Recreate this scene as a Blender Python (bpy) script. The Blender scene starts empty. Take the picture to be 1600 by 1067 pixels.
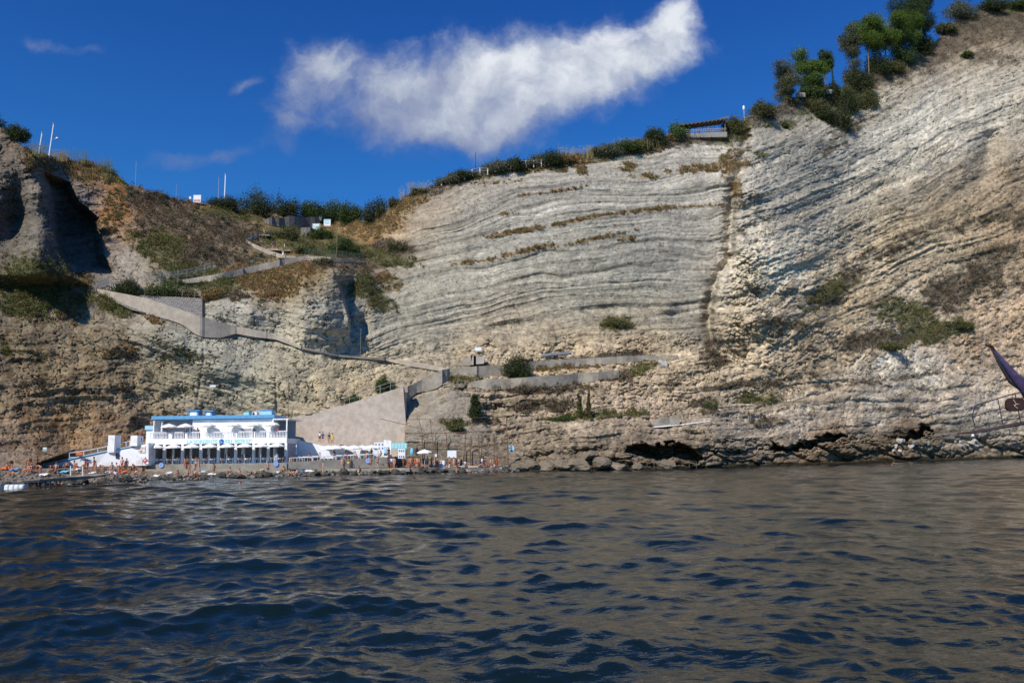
import bpy, bmesh, math, random
import numpy as np
from mathutils import Vector, Matrix

S = bpy.context.scene
C = S.collection
RNG = random.Random(7)
NR = np.random.RandomState(11)

# ------------------------------------------------------------------ camera
F_PX, CX, CY = 1244.4, 800.0, 533.5          # photograph's pixels (1600 x 1067)
CAM_H, PITCH, ROLL = 3.0, math.atan(174.5/1244.4), math.atan(0.012)
fwd = np.array([0, math.cos(PITCH), math.sin(PITCH)])
u0 = np.array([0, -math.sin(PITCH), math.cos(PITCH)])
r0 = np.array([1.0, 0, 0])
cr = r0*math.cos(ROLL)-u0*math.sin(ROLL)
cu = u0*math.cos(ROLL)+r0*math.sin(ROLL)
cam_d = bpy.data.cameras.new('camera'); cam = bpy.data.objects.new('camera', cam_d); C.objects.link(cam)
cam_d.sensor_width = 36.0; cam_d.lens = 28.0; cam_d.clip_start = 0.2; cam_d.clip_end = 6000
cam.matrix_world = Matrix(((cr[0], cu[0], -fwd[0], 0), (cr[1], cu[1], -fwd[1], 0), (cr[2], cu[2], -fwd[2], CAM_H), (0, 0, 0, 1)))
S.camera = cam

def ray(px, py):
    a = (np.asarray(px, float)-CX)/F_PX; b = (CY-np.asarray(py, float))/F_PX
    return [cr[i]*a+cu[i]*b+fwd[i] for i in range(3)]
def at(px, py, Y):
    """world point seen at photograph pixel (px, py), Y metres out to sea line"""
    d = ray(px, py); k = Y/d[1]
    return Vector((float(d[0]*k), float(Y), float(CAM_H+d[2]*k)))
def water_at(px, py):
    d = ray(px, py); k = -CAM_H/d[2]
    return Vector((float(d[0]*k), float(d[1]*k), 0.0))
def mpp(Y): return Y/F_PX                     # metres per photograph pixel

# ------------------------------------------------------------------ light
S.view_settings.view_transform = 'Standard'; S.view_settings.look = 'None'
S.view_settings.exposure = 0.0; S.view_settings.gamma = 1.0
SUN_EL = math.radians(43); SUN_DIR = Vector((-0.55, -0.835, 0)).normalized()*math.cos(SUN_EL)+Vector((0, 0, math.sin(SUN_EL)))
sd = bpy.data.lights.new('sun', 'SUN'); sun = bpy.data.objects.new('sun', sd); C.objects.link(sun)
sd.energy = 4.9; sd.angle = math.radians(0.5); sd.color = (1.0, 0.94, 0.85)
sun.rotation_euler = SUN_DIR.to_track_quat('Z', 'Y').to_euler(); sun.location = (-60, -60, 120)

class NT:
    def __init__(s, tree): s.t = tree; s.n = tree.nodes; s.l = tree.links
    def new(s, typ, **kw):
        nd = s.n.new(typ)
        for k, v in kw.items():
            if k.startswith('_'): setattr(nd, k[1:], v)
            else: nd.inputs[k.replace('__', ' ')].default_value = v
        return nd
    def put(s, sock, v):
        if hasattr(v, 'links') or isinstance(v, bpy.types.NodeSocket): s.l.new(v, sock)
        else: sock.default_value = v
    def m(s, op, a, b=0.0, c=0.0, clamp=False):
        nd = s.n.new('ShaderNodeMath'); nd.operation = op; nd.use_clamp = clamp
        for i, v in enumerate((a, b, c)):
            if i < len(nd.inputs): s.put(nd.inputs[i], v)
        return nd.outputs[0]
    def vm(s, op, a, b=(0, 0, 0), sc=None):
        nd = s.n.new('ShaderNodeVectorMath'); nd.operation = op
        s.put(nd.inputs[0], a); s.put(nd.inputs[1], b)
        if sc is not None: s.put(nd.inputs[3], sc)
        return nd.outputs['Value'] if op in ('DOT_PRODUCT', 'LENGTH') else nd.outputs[0]
    def noise(s, vec, scale, detail=5, rough=0.55, dist=0.0, lac=2.0, col=False):
        nd = s.n.new('ShaderNodeTexNoise'); s.l.new(vec, nd.inputs['Vector'])
        nd.inputs['Scale'].default_value = scale; nd.inputs['Detail'].default_value = detail
        nd.inputs['Roughness'].default_value = rough; nd.inputs['Distortion'].default_value = dist; nd.inputs['Lacunarity'].default_value = lac
        return nd.outputs['Color' if col else 'Fac']
    def ramp(s, v, stops, interp='LINEAR'):
        nd = s.n.new('ShaderNodeValToRGB'); s.put(nd.inputs[0], v); cr_ = nd.color_ramp; cr_.interpolation = interp
        while len(cr_.elements) < len(stops): cr_.elements.new(0.5)
        for e, (p, c) in zip(cr_.elements, stops):
            e.position = p; e.color = (c, c, c, 1) if isinstance(c, (int, float)) else (*c, 1)
        return nd.outputs[0]
    def mix(s, f, a, b, mode='MIX'):
        nd = s.n.new('ShaderNodeMix'); nd.data_type = 'RGBA'; nd.blend_type = mode
        s.put(nd.inputs[0], f)
        for i, v in ((6, a), (7, b)):
            if isinstance(v, tuple): nd.inputs[i].default_value = (*v, 1) if len(v) == 3 else v
            else: s.put(nd.inputs[i], v)
        return nd.outputs[2]
    def smooth(s, v, a, b):
        nd = s.n.new('ShaderNodeMapRange'); nd.interpolation_type = 'SMOOTHSTEP'
        s.put(nd.inputs[0], v); nd.inputs[1].default_value = a; nd.inputs[2].default_value = b
        return nd.outputs[0]
    def comb(s, x, y, z):
        nd = s.n.new('ShaderNodeCombineXYZ'); s.put(nd.inputs[0], x); s.put(nd.inputs[1], y); s.put(nd.inputs[2], z); return nd.outputs[0]

# ------------------------------------------------------------------ sky with its one cloud
w = bpy.data.worlds.new('World'); S.world = w; w.use_nodes = True
w.node_tree.nodes.clear(); N = NT(w.node_tree)
sky = N.n.new('ShaderNodeTexSky'); sky.sky_type = 'NISHITA'; sky.sun_disc = False
sky.sun_elevation = SUN_EL; sky.sun_rotation = math.atan2(SUN_DIR.x, SUN_DIR.y)
sky.air_density = 1.0; sky.dust_density = 0.3; sky.ozone_density = 2.0
tc = N.n.new('ShaderNodeTexCoord'); sp = N.n.new('ShaderNodeSeparateXYZ'); N.l.new(tc.outputs['Generated'], sp.inputs[0])
skyc = N.mix(1.0, sky.outputs[0], N.mix(N.smooth(sp.outputs[2], 0.62, 0.9), N.mix(N.smooth(sp.outputs[2], 0.2, 0.62), (0.19, 0.69, 1.26), (0.115, 0.47, 1.16)), (0.14, 0.40, 0.80)), 'MULTIPLY')
dy = N.m('MAXIMUM', sp.outputs[1], 0.05)
U = N.m('DIVIDE', sp.outputs[0], dy); V = N.m('DIVIDE', sp.outputs[2], dy)
def uv(px, py):
    d = ray(px, py); return float(d[0]/d[1]), float(d[2]/d[1])
UV = N.comb(U, V, 0.0)
wn = N.noise(UV, 4.0, 3, 0.5, col=True)
warp = N.vm('SCALE', N.vm('SUBTRACT', wn, (0.5, 0.5, 0.5)), sc=0.10)
wn2 = N.noise(UV, 22.0, 5, 0.6, col=True)
warp2 = N.vm('SCALE', N.vm('SUBTRACT', wn2, (0.5, 0.5, 0.5)), sc=0.035)
UVw = N.vm('ADD', N.vm('ADD', UV, warp), warp2)
# lobes of the cloud: centre, half length, half height (px of the photograph), tilt (deg), weight
lobes = [(820, 132, 168, 64, -14, 1.15), (700, 155, 115, 62, 5, .98), (945, 88, 108, 44, -16, 1.1), (1045, 55, 42, 38, -10, .85),
         (590, 122, 105, 46, 12, .70), (500, 90, 42, 32, 30, .72), (462, 145, 66, 40, -50, .62), (438, 208, 56, 32, -60, .58),
         (560, 182, 85, 32, -10, .42), (710, 200, 85, 26, 0, .8), (1000, 90, 70, 26, -25, .6), (380, 135, 38, 13, -35, .62), (330, 250, 90, 14, -8, .36), (1060, 20, 30, 26, -60, .6),
         (100, 62, 60, 12, 5, .42), (345, 260, 60, 12, -10, .33)]
mask = None
for (cx_, cy_, a_, b_, th, wt) in lobes:
    c0 = uv(cx_, cy_); t = math.radians(th)
    e1 = uv(cx_+a_*math.cos(t), cy_+a_*math.sin(t)); e2 = uv(cx_-b_*math.sin(t), cy_+b_*math.cos(t))
    A = np.array([[e1[0]-c0[0], e2[0]-c0[0]], [e1[1]-c0[1], e2[1]-c0[1]]]); B = np.linalg.inv(A)
    d = N.vm('SUBTRACT', UVw, (c0[0], c0[1], 0))
    p = N.vm('DOT_PRODUCT', d, (B[0, 0], B[0, 1], 0)); q = N.vm('DOT_PRODUCT', d, (B[1, 0], B[1, 1], 0))
    r2 = N.m('ADD', N.m('MULTIPLY', p, p), N.m('MULTIPLY', q, q))
    g = N.m('MULTIPLY', N.m('EXPONENT', N.m('MULTIPLY', r2, -1.0)), wt)
    mask = g if mask is None else N.m('ADD', mask, N.m('MULTIPLY', g, N.m('SUBTRACT', 1.0, N.m('MULTIPLY', mask, 0.6), clamp=True)))
n1 = N.noise(UVw, 9.0, 8, 0.60); n2 = N.noise(UVw, 3.5, 4, 0.55)
dens = N.m('ADD', mask, N.m('MULTIPLY', N.m('SUBTRACT', n1, 0.5), 1.5))
dens = N.m('ADD', dens, N.m('MULTIPLY', N.m('SUBTRACT', n2, 0.5), 0.9))
n4 = N.noise(UVw, 30.0, 6, 0.65)
dens = N.m('ADD', dens, N.m('MULTIPLY', N.m('SUBTRACT', n4, 0.5), 0.36))
alpha = N.m('MULTIPLY', N.smooth(dens, 0.10, 1.0), N.smooth(mask, 0.05, 0.22))
up = N.vm('ADD', UVw, (0.02, -0.028, 0)); n3 = N.noise(up, 9.0, 5, 0.55)
relief = N.m('SUBTRACT', n1, n3)  # shifted noise puts sunlit and shaded sides into the cloud's colour
vb = N.m('SUBTRACT', V, N.m('ADD', N.m('MULTIPLY', U, 0.16), 0.445))   # lower edge is the greyer one
tone = N.m('ADD', N.m('ADD', N.m('MULTIPLY', vb, 3.2), N.m('MULTIPLY', relief, 1.25)), N.m('ADD', N.m('MULTIPLY', dens, 0.42), 0.10))
tone = N.m('ADD', tone, N.m('MULTIPLY', U, 1.1))
ccol = N.ramp(tone, [(0.0, (0.20, 0.25, 0.42)), (0.4, (0.33, 0.38, 0.53)), (0.68, (0.52, 0.57, 0.67)), (1.0, (0.82, 0.85, 0.90))])
bg1 = N.new('ShaderNodeBackground', Strength=0.1); N.l.new(skyc, bg1.inputs[0])
bg2 = N.new('ShaderNodeBackground', Strength=1.0); N.l.new(ccol, bg2.inputs[0])
front = N.smooth(sp.outputs[1], 0.1, 0.25)
mx = N.n.new('ShaderNodeMixShader'); N.l.new(N.m('MULTIPLY', N.m('MULTIPLY', alpha, front), 0.95), mx.inputs[0])
N.l.new(bg1.outputs[0], mx.inputs[1]); N.l.new(bg2.outputs[0], mx.inputs[2])
wo = N.n.new('ShaderNodeOutputWorld'); N.l.new(mx.outputs[0], wo.inputs[0])

# ------------------------------------------------------------------ helpers
def lerp(a, b, t): return a+(b-a)*t
def sstep(x, a, b):
    t = np.clip((x-a)/(b-a), 0, 1); return t*t*(3-2*t)
def perlin(x, y, seed=0):
    x = np.asarray(x, float); y = np.asarray(y, float)
    rs = np.random.RandomState(seed); perm = rs.permutation(512); ang = rs.rand(512)*2*np.pi
    gx, gy = np.cos(ang), np.sin(ang)
    xi = np.floor(x).astype(int); yi = np.floor(y).astype(int); xf = x-xi; yf = y-yi
    u = xf*xf*xf*(xf*(xf*6-15)+10); v = yf*yf*yf*(yf*(yf*6-15)+10)
    def g(ix, iy, dx, dy_):
        h = perm[(perm[ix & 511]+iy) & 511]; return gx[h]*dx+gy[h]*dy_
    a = g(xi, yi, xf, yf); b = g(xi+1, yi, xf-1, yf); c = g(xi, yi+1, xf, yf-1); d = g(xi+1, yi+1, xf-1, yf-1)
    return (a+(b-a)*u)*(1-v)+(c+(d-c)*u)*v
def fbm(x, y, octv=5, seed=0, rough=0.5):
    s = 0; a = 1.0; f = 1.0
    for i in range(octv):
        s = s+a*perlin(x*f+i*17.3, y*f-i*9.1, seed+i); a *= rough; f *= 2.03
    return s
def tag(o, label=None, cat=None, group=None, kind=None):
    if label: o['label'] = label
    if cat: o['category'] = cat
    if group: o['group'] = group
    if kind: o['kind'] = kind
    return o
def mesh_np(name, verts, faces, mat, smooth=False, cols=None, parent=None):
    me = bpy.data.meshes.new(name)
    v = np.asarray(verts, np.float32).reshape(-1, 3); f = np.asarray(faces, np.int32)
    n = f.shape[1]
    me.vertices.add(len(v)); me.vertices.foreach_set('co', v.ravel())
    me.loops.add(f.size); me.loops.foreach_set('vertex_index', f.ravel())
    me.polygons.add(len(f)); me.polygons.foreach_set('loop_start', np.arange(0, f.size, n, dtype=np.int32))
    me.polygons.foreach_set('loop_total', np.full(len(f), n, np.int32))
    if smooth: me.polygons.foreach_set('use_smooth', np.ones(len(f), bool))
    me.update(calc_edges=True)
    if cols is not None:
        for k, c in cols.items():
            at_ = me.color_attributes.new(k, 'FLOAT_COLOR', 'POINT')
            cc = np.ones((len(v), 4), np.float32); cc[:, :c.shape[1]] = c; at_.data.foreach_set('color', cc.ravel())
    me.materials.append(mat)
    o = bpy.data.objects.new(name, me); C.objects.link(o)
    if parent: o.parent = parent
    return o
MATS = {}
def mat(name, col, rough=0.7, var=0.12, scale=3.0, bump=0.0, metal=0.0, emit=None, spec=0.3, bscale=None, stain=None):
    """procedural paint / stone / metal: base colour broken up by noise, optional bump and stains"""
    if name in MATS: return MATS[name]
    m = bpy.data.materials.new(name); m.use_nodes = True; n = NT(m.node_tree); b = n.n['Principled BSDF']
    tcn = n.n.new('ShaderNodeTexCoord'); v = tcn.outputs['Object']
    f = n.smooth(n.noise(v, scale, 7, 0.65), 0.32, 0.68)
    c = n.mix(f, tuple(x*(1-var) for x in col), tuple(min(1, x*(1+var)) for x in col))
    if stain:
        s_ = n.smooth(n.noise(v, scale*0.35, 8, 0.68), 0.5, 0.72); c = n.mix(n.m('MULTIPLY', s_, 0.7), c, stain)
    n.l.new(c, b.inputs['Base Color']); b.inputs['Roughness'].default_value = rough; b.inputs['Metallic'].default_value = metal
    b.inputs['Specular IOR Level'].default_value = spec
    if bump:
        bn = n.n.new('ShaderNodeBump'); bn.inputs['Strength'].default_value = 0.8; bn.inputs['Distance'].default_value = bump
        n.l.new(n.noise(v, bscale or scale*3, 6, 0.6), bn.inputs['Height']); n.l.new(bn.outputs[0], b.inputs['Normal'])
    MATS[name] = m; return m
# ------------------------------------------------------------------ terrain: cliffs, gullies, beach
WL = [(-900, 790), (-400, 775), (-150, 766), (0, 762), (110, 758), (220, 753.5), (290, 750.5), (400, 746.5), (600, 742), (700, 740), (800, 738), (900, 736), (1000, 734), (1100, 731.5), (1200, 728), (1300, 725), (1450, 720), (1600, 716), (1750, 714), (2000, 712), (2500, 710)]
SKL = [(-900, 120), (-400, 160), (-150, 180), (0, 198), (15, 210), (35, 228), (60, 240), (100, 249), (150, 256), (175, 268), (200, 288), (250, 303), (290, 314), (330, 319), (380, 328), (430, 332), (480, 340), (520, 346), (560, 346), (590, 340), (612, 322), (640, 306), (680, 290), (740, 272), (800, 262), (860, 255), (900, 244), (950, 235), (1000, 226), (1050, 215), (1130, 207), (1150, 192), (1165, 183), (1210, 168), (1250, 152), (1300, 143), (1330, 128), (1380, 112), (1420, 92), (1460, 68), (1480, 44), (1500, 27), (1540, 16), (1600, 8), (1700, -30), (2000, -120), (2500, -200)]
wlx, wly = np.array(WL, float).T; skx, sky_ = np.array(SKL, float).T
CT = {-900: {770: 60, 740: 68, 700: 78, 500: 104, 300: 124, 130: 140},  # columns left of frame: unseen cliff added nearer to shade the rock tower
 -400: {740: 78, 700: 90, 500: 122, 300: 140, 165: 150},
 -150: {740: 90, 705: 99, 500: 126, 300: 140, 185: 148},
 0: {740: 96, 715: 104, 690: 107, 600: 117, 500: 128, 450: 135, 400: 140, 300: 147, 205: 152},
 55: {450: 137, 400: 142, 300: 150, 250: 156},
 110: {735: 103, 700: 119, 600: 126, 500: 135, 450: 141, 420: 150, 350: 162, 250: 176},
 170: {735: 106, 700: 122, 600: 129, 500: 137, 460: 142, 440: 152, 400: 158, 300: 172, 265: 180},
 220: {735: 108, 722: 124, 690: 129, 600: 134, 480: 142, 440: 152, 350: 166, 296: 180},
 300: {735: 112, 722: 132, 640: 135, 560: 138, 490: 142, 440: 154, 400: 162, 340: 180, 316: 188},
 400: {735: 116, 722: 132, 640: 135, 560: 139, 500: 143, 430: 158, 400: 166, 350: 186, 331: 205},
 450: {735: 118, 722: 129, 650: 132, 600: 134, 550: 141, 480: 147, 430: 153, 410: 166, 380: 178, 336: 214},
 520: {735: 120, 700: 129, 650: 134, 600: 139, 560: 146, 480: 149, 430: 153, 405: 168, 375: 188, 346: 222},
 600: {735: 121, 700: 128, 650: 136, 600: 145, 570: 152, 500: 161, 450: 168, 400: 177, 330: 198},
 700: {730: 125, 700: 131, 650: 136, 600: 142, 570: 152, 550: 160, 450: 169, 350: 181, 287: 190},
 800: {715: 134, 690: 137, 600: 147, 560: 156, 530: 165, 400: 177, 264: 190},
 900: {715: 133, 680: 137, 600: 150, 560: 160, 520: 169, 400: 179, 300: 187, 245: 192},
 1000: {715: 136, 680: 139, 600: 155, 560: 165, 520: 172, 400: 181, 300: 189, 228: 196},
 1120: {710: 143, 680: 146, 600: 161, 520: 176, 400: 186, 300: 194, 208: 202},
 1180: {690: 154, 600: 166, 500: 173, 400: 180, 300: 190, 178: 204},
 1300: {690: 168, 600: 182, 500: 194, 400: 204, 300: 214, 200: 226, 143: 240},
 1450: {680: 194, 600: 204, 500: 214, 400: 222, 300: 230, 200: 240, 100: 258, 72: 270},
 1600: {680: 214, 600: 218, 500: 224, 400: 232, 300: 240, 200: 248, 100: 262, 10: 290},
 1750: {600: 212, 400: 225, 100: 255, -50: 300}, 2000: {600: 200, 400: 215, 100: 250, -110: 300}, 2500: {600: 180, 400: 200, -190: 300}}
pts = [(x, y, Y) for x, dct in CT.items() for y, Y in dct.items()]
for x in list(CT)+[350, 500, 560, 650, 750, 850, 950, 1050, 1240, 1380, 1520]:
    y = float(np.interp(x, wlx, wly)); pts.append((x, y, water_at(x, y).y))
pts = np.array(pts, float)
def rbf_fit(P, val, sx=1.0, sy=1.0, reg=1e-3):
    X = P*np.array([sx, sy]); d = np.sqrt(((X[:, None]-X[None])**2).sum(-1))
    n = len(X); A = np.zeros((n+1, n+1)); A[:n, :n] = -d+np.eye(n)*reg*100; A[:n, n] = 1; A[n, :n] = 1
    v = np.zeros((n+1,)+val.shape[1:]); v[:n] = val
    w_ = np.linalg.solve(A, v)
    def ev(px, py):
        q = np.stack([np.ravel(px)*sx, np.ravel(py)*sy], -1); out = []
        for i in range(0, len(q), 20000):
            dd = np.sqrt(((q[i:i+20000, None]-X[None])**2).sum(-1)); out.append(-dd@w_[:n]+w_[n])
        o = np.concatenate(out); return o.reshape(np.shape(px)+val.shape[1:])
    return ev
fY = rbf_fit(pts[:, :2], pts[:, 2], 1.0, 1.3)
# grid of columns, dense inside the frame
cols = np.concatenate([np.arange(-900, -30, 10), np.arange(-30, 1630, 1.25), np.arange(1630, 2500, 10)]).astype(float)
NRW = 560
tt = np.linspace(0, 1, NRW)
yw = np.interp(cols, wlx, wly)+3.5; ys = np.interp(cols, skx, sky_)
ys = ys+np.where((cols > -60) & (cols < 1700), fbm(cols/16, cols*0+3, 3, 5)*5.0, 0)
PX = np.repeat(cols[:, None], NRW, 1); PY = yw[:, None]+(ys-yw)[:, None]*tt[None]
# coarse evaluation then bilinear
cgx = np.concatenate([np.arange(-900, -40, 30), np.arange(-40, 1640, 10), np.arange(1640, 2520, 40)]).astype(float); cgy = np.arange(-210, 800, 8).astype(float)
GX, GY = np.meshgrid(cgx, cgy, indexing='ij'); G = fY(GX, GY)
def bil(G_, px, py):
    i = np.clip(np.searchsorted(cgx, px)-1, 0, len(cgx)-2); j = np.clip(((py-cgy[0])/8).astype(int), 0, len(cgy)-2)
    u = np.clip((px-cgx[i])/(cgx[i+1]-cgx[i]), 0, 1); v = np.clip((py-cgy[j])/8.0, 0, 1)
    if G_.ndim == 3: u = u[..., None]; v = v[..., None]
    return (G_[i, j]*(1-u)+G_[i+1, j]*u)*(1-v)+(G_[i, j+1]*(1-u)+G_[i+1, j+1]*u)*v
def gauss(px, py, cx_, cy_, sx, sy, th=0.0):
    t = math.radians(th); dx = px-cx_; dy_ = py-cy_
    a = dx*math.cos(t)+dy_*math.sin(t); b = -dx*math.sin(t)+dy_*math.cos(t)
    return np.exp(-(a/sx)**2-(b/sy)**2)
def poly_mask(px, py, P, soft=4.0):
    """1 inside polygon, softened by distance to its edges"""
    P = np.array(P, float); inside = np.zeros(px.shape, bool); dmin = np.full(px.shape, 1e9)
    for k in range(len(P)):
        x1, y1 = P[k]; x2, y2 = P[(k+1) % len(P)]
        c = ((y1 > py) != (y2 > py)) & (px < (x2-x1)*(py-y1)/((y2-y1) or 1e-9)+x1); inside ^= c
        L2 = (x2-x1)**2+(y2-y1)**2; t = np.clip(((px-x1)*(x2-x1)+(py-y1)*(y2-y1))/L2, 0, 1)
        dmin = np.minimum(dmin, np.hypot(px-x1-t*(x2-x1), py-y1-t*(y2-y1)))
    sd_ = np.where(inside, dmin, -dmin); return np.clip(sd_/soft+0.5, 0, 1)
def worley(x, y, seed=0):
    rs = np.random.RandomState(seed); R = rs.rand(3, 4096); xi = np.floor(x).astype(int); yi = np.floor(y).astype(int)
    f1 = np.full(x.shape, 9.0); f2 = np.full(x.shape, 9.0); idv = np.zeros(x.shape)
    for i in (-1, 0, 1):
        for j in (-1, 0, 1):
            h = (((xi+i)*73+(yi+j)*1291) & 4095); d = np.hypot(xi+i+R[0][h]-x, yi+j+R[1][h]-y)
            c = d < f1; f2 = np.where(c, f1, np.minimum(f2, d)); idv = np.where(c, R[2][h], idv); f1 = np.where(c, d, f1)
    return f1, f2, idv
def strat(px, py):
    """stratigraphic coordinate: follows the dip of the beds seen in each cliff"""
    gk = [(-900, .12), (0, .10), (190, .16), (215, -.30), (430, -.34), (470, -.05), (560, .12), (620, .26), (800, .20), (950, .08), (1100, .02), (1140, .08), (1165, .45), (1350, .50), (1500, .42), (1600, .38), (2500, .3)]
    gx_, gv = np.array(gk).T; xs = np.arange(-900, 2501, 5.0); I = np.concatenate([[0], np.cumsum(np.interp(xs[:-1]+2.5, gx_, gv)*5)])
    hi = np.interp(px, xs, I)-np.interp(900, xs, I)
    low = 0.085*(px-900)
    w_ = sstep(py, 520, 640)*sstep(px, 620, 760)
    warp_ = fbm(px/210, py/130, 3, 40)*22+fbm(px/60, py/40, 2, 44)*3
    return py+hi*(1-w_)+low*w_+warp_
def edge(py, P):
    P = sorted(P); return np.interp(py, [p[0] for p in P], [p[1] for p in P])
CAVES = [[(978, 706), (985, 696), (1003, 691), (1022, 699), (1040, 691), (1062, 692), (1085, 703), (1097, 716), (1088, 722), (1060, 716), (1030, 717), (1000, 712)],
         [(1204, 703), (1208, 692), (1214, 697), (1238, 698), (1264, 693), (1280, 683), (1302, 676), (1322, 681), (1306, 688), (1284, 692), (1266, 701), (1236, 704)],
         [(1408, 690), (1417, 677), (1440, 664), (1452, 667), (1440, 677), (1436, 684), (1424, 686), (1416, 692)]]
def build_depth(px, py):
    Y = bil(G, px, py)
    n = fbm(px/140, py/110, 3, 60); n2 = fbm(px/46, py/40, 4, 70, .55); n3 = fbm(px/12, py/9, 4, 80, .55)
    S_ = strat(px, py)
    yw_ = np.interp(px, wlx, wly)
    cliffy = sstep(yw_-py, 22, 60)                                  # 0 on the beach
    right = sstep(px, 790, 850)
    cliffy = np.maximum(cliffy, right*sstep(yw_-py, 3, 10)*0.55)
    bed = 0
    for k, (wl_, am, sdv) in enumerate(((34, 1.2, 90), (13, .8, 91), (6.0, .42, 92))):
        s_ = perlin(S_/wl_+0*px, px/(wl_*34)+k*7.7, sdv); bed = bed+am*(np.abs(s_)*2.2-0.5)+am*0.8*np.sin(6.0*s_)*0.4
    bedamt = .55+.45*sstep(fbm(px/90, py/60, 2, 97), -.4, .4)
    mid = sstep(px, 560, 640)*(1-sstep(px, 1110, 1150))*sstep(-py, -560, -510)
    calm = 1-.6*mid; lefty = 1-sstep(px, 560, 620); mid = mid+0
    Y = Y+cliffy*(n*2.5*calm+n2*1.45*calm*(1-.42*lefty)+n3*0.36*(1-.55*mid-.45*lefty)+bed*bedamt*(.72-.15*mid-.42*lefty-.16*sstep(px, 1160, 1220)))
    Y = Y+(1-cliffy)*(n3*0.25)
    # drainage gullies down the main face, ribs
    rid = 1-np.abs(perlin((px+0.25*py)/60, py/420, 101))*2
    # left rock tower stands in front of the shaded recess
    te = edge(py, [(190, 40), (240, 52), (280, 62), (300, 69), (336, 80), (360, 84), (400, 92), (430, 112), (450, 150), (480, 230)])+fbm(py/14, px*0, 3, 110)*4
    tw = (1-sstep(px, te-2.5, te+2.5))*sstep(-py, -452, -425)
    Y = Y-tw*(2+6*sstep(px, -60, 60))
    Y = Y+8*gauss(px, py, 24, 345, 26, 62, 8)                       # hollow in the tower
    Y = Y-4.5*gauss(px, py, 62, 388, 17, 38)                        # spire
    Y = Y+9*poly_mask(px, py, [(70, 275), (105, 290), (120, 320), (150, 345), (155, 400), (175, 425), (120, 420), (95, 400), (85, 340)], 14)
    # grey buttress with a straight dark right edge
    be = edge(py, [(400, 512), (430, 524), (450, 531), (480, 540), (500, 546), (530, 545), (560, 542)])
    bw_ = sstep(px, 445, 478)*(1-sstep(px, be-1.5, be+1.5))*sstep(py, 408, 432)*(1-sstep(py, 505, 555))
    Y = Y-3.2*bw_
    Y = Y+5*sstep(px, be-1, be+3)*(1-sstep(px, be+16, be+42))*sstep(py, 425, 450)*(1-sstep(py, 500, 540))
    Y = Y-3.5*gauss(px, py, 555, 492, 12, 22)
    # the rounded grey bosses on the left
    Y = Y-4.5*gauss(px, py, 375, 475, 52, 30, 8)-4.5*gauss(px, py, 275, 530, 60, 28, 25)-3.0*gauss(px, py, 360, 575, 60, 24, 20)-2.5*gauss(px, py, 235, 505, 30, 26)
    # crack in the left grey cliff
    ck = edge(py, [(480, 318), (560, 318), (640, 306)]); Y = Y+.3*np.exp(-((px-ck)/2.0)**2)*sstep(py, 500, 515)*(1-sstep(py, 620, 640))
    ck = edge(py, [(560, 432), (600, 431), (650, 433)]); Y = Y+.45*np.exp(-((px-ck)/2.2)**2)*sstep(py, 560, 575)*(1-sstep(py, 640, 655))
    # pale mass to the right of the fold, edge runs down from the ridge
    fe = edge(py, [(150, 1175), (240, 1168), (300, 1150), (340, 1146), (400, 1146), (440, 1122), (480, 1112), (540, 1112), (570, 1090)])+fbm(py/16, px*0+9, 3, 120)*5
    fw = sstep(px, fe-3, fe+5)*(1-sstep(px, fe+60, fe+200))*sstep(py, 170, 230)*(1-sstep(py, 500, 580))
    Y = Y-5.0*fw+3.0*np.exp(-((px-fe+5)/9)**2)*sstep(py, 180, 230)*(1-sstep(py, 500, 560))
    # knob and block in the main face
    Y = Y-3.0*gauss(px, py, 1043, 478, 16, 14)-2.5*gauss(px, py, 1130, 285, 38, 20)
    # undercut brow above the shore rocks, caves
    for P_ in CAVES: Y = Y+8*poly_mask(px+n2*9+n3*7, py+n2*5+n3*5, P_, 4.0)
    ckx = fbm(px/34, py/9, 4, 160, .6)+(py-701+(px-1200)*.05)/16*0.35; Y = Y+sstep(px, 960, 1000)*(1-sstep(px, 1440, 1480))*np.exp(-(ckx/.05)**2)*2.2*np.exp(-((py-(704-(px-1000)*.045))/14)**2)
    lowS = (py+.105*(px-1200)+fbm(px/110, py/40, 3, 163)*17)/21.0; fr_ = lowS-np.floor(lowS); lz = sstep(px, 1130, 1220)*(1-sstep(px, 1500, 1545))*sstep(py, 575, 600)*(1-sstep(py, 668, 684)); Y = Y+lz*(.25+.75*sstep(fbm(px/70, py/30, 3, 164), -.35, .3))*(.95*(1-sstep(fr_, .0, .75))+.4*sstep(fr_, .75, .98))
    # right: big overhanging beds
    Y = Y+sstep(px, 1180, 1260)*(1-sstep(px, 1560, 1640))*np.clip(perlin(S_/24, px/300, 130), 0, 1)*1.2*(1-sstep(py, 330, 420))
    # folded recess near the right edge
    Y = Y+5*gauss(px, py, 1545, 235, 16, 44, 12)-3*gauss(px, py, 1575, 250, 24, 40)
    # loose scree texture: cream zone
    sc = sstep(py, 300, 420)*sstep(px, 1080, 1160)*(1-sstep(py, 560, 640))+sstep(py, 510, 540)*sstep(px, 700, 760)*(1-sstep(px, 1180, 1250))*(1-sstep(py, 640, 670))
    sc = np.clip(sc, 0, 1)*(.35+.65*sstep(fbm(px/60, py/34, 3, 145), -.25, .3))*(1-.4*sstep(px, 1160, 1240))
    wx_, wy_ = px+n3*5, py+n3*4
    for (a1, a2, amp, sd_) in ((15, 9, 1.3, 140), (7.5, 5, .9, 141), (4, 3.2, .45, 142)):
        f1, f2, idv = worley(wx_/a1, wy_/a2, sd_); Y = Y+sc*.55*amp*((idv-.5)*1.1+np.exp(-((f2-f1)/.16)**2)*.9+f1*.5)
    # boulders and blocks along the foot of the cliff on the right
    ft = sstep(px, 800, 850)*(1-sstep(yw_-py, 26, 44))*sstep(yw_-py, 2, 5)
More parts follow.
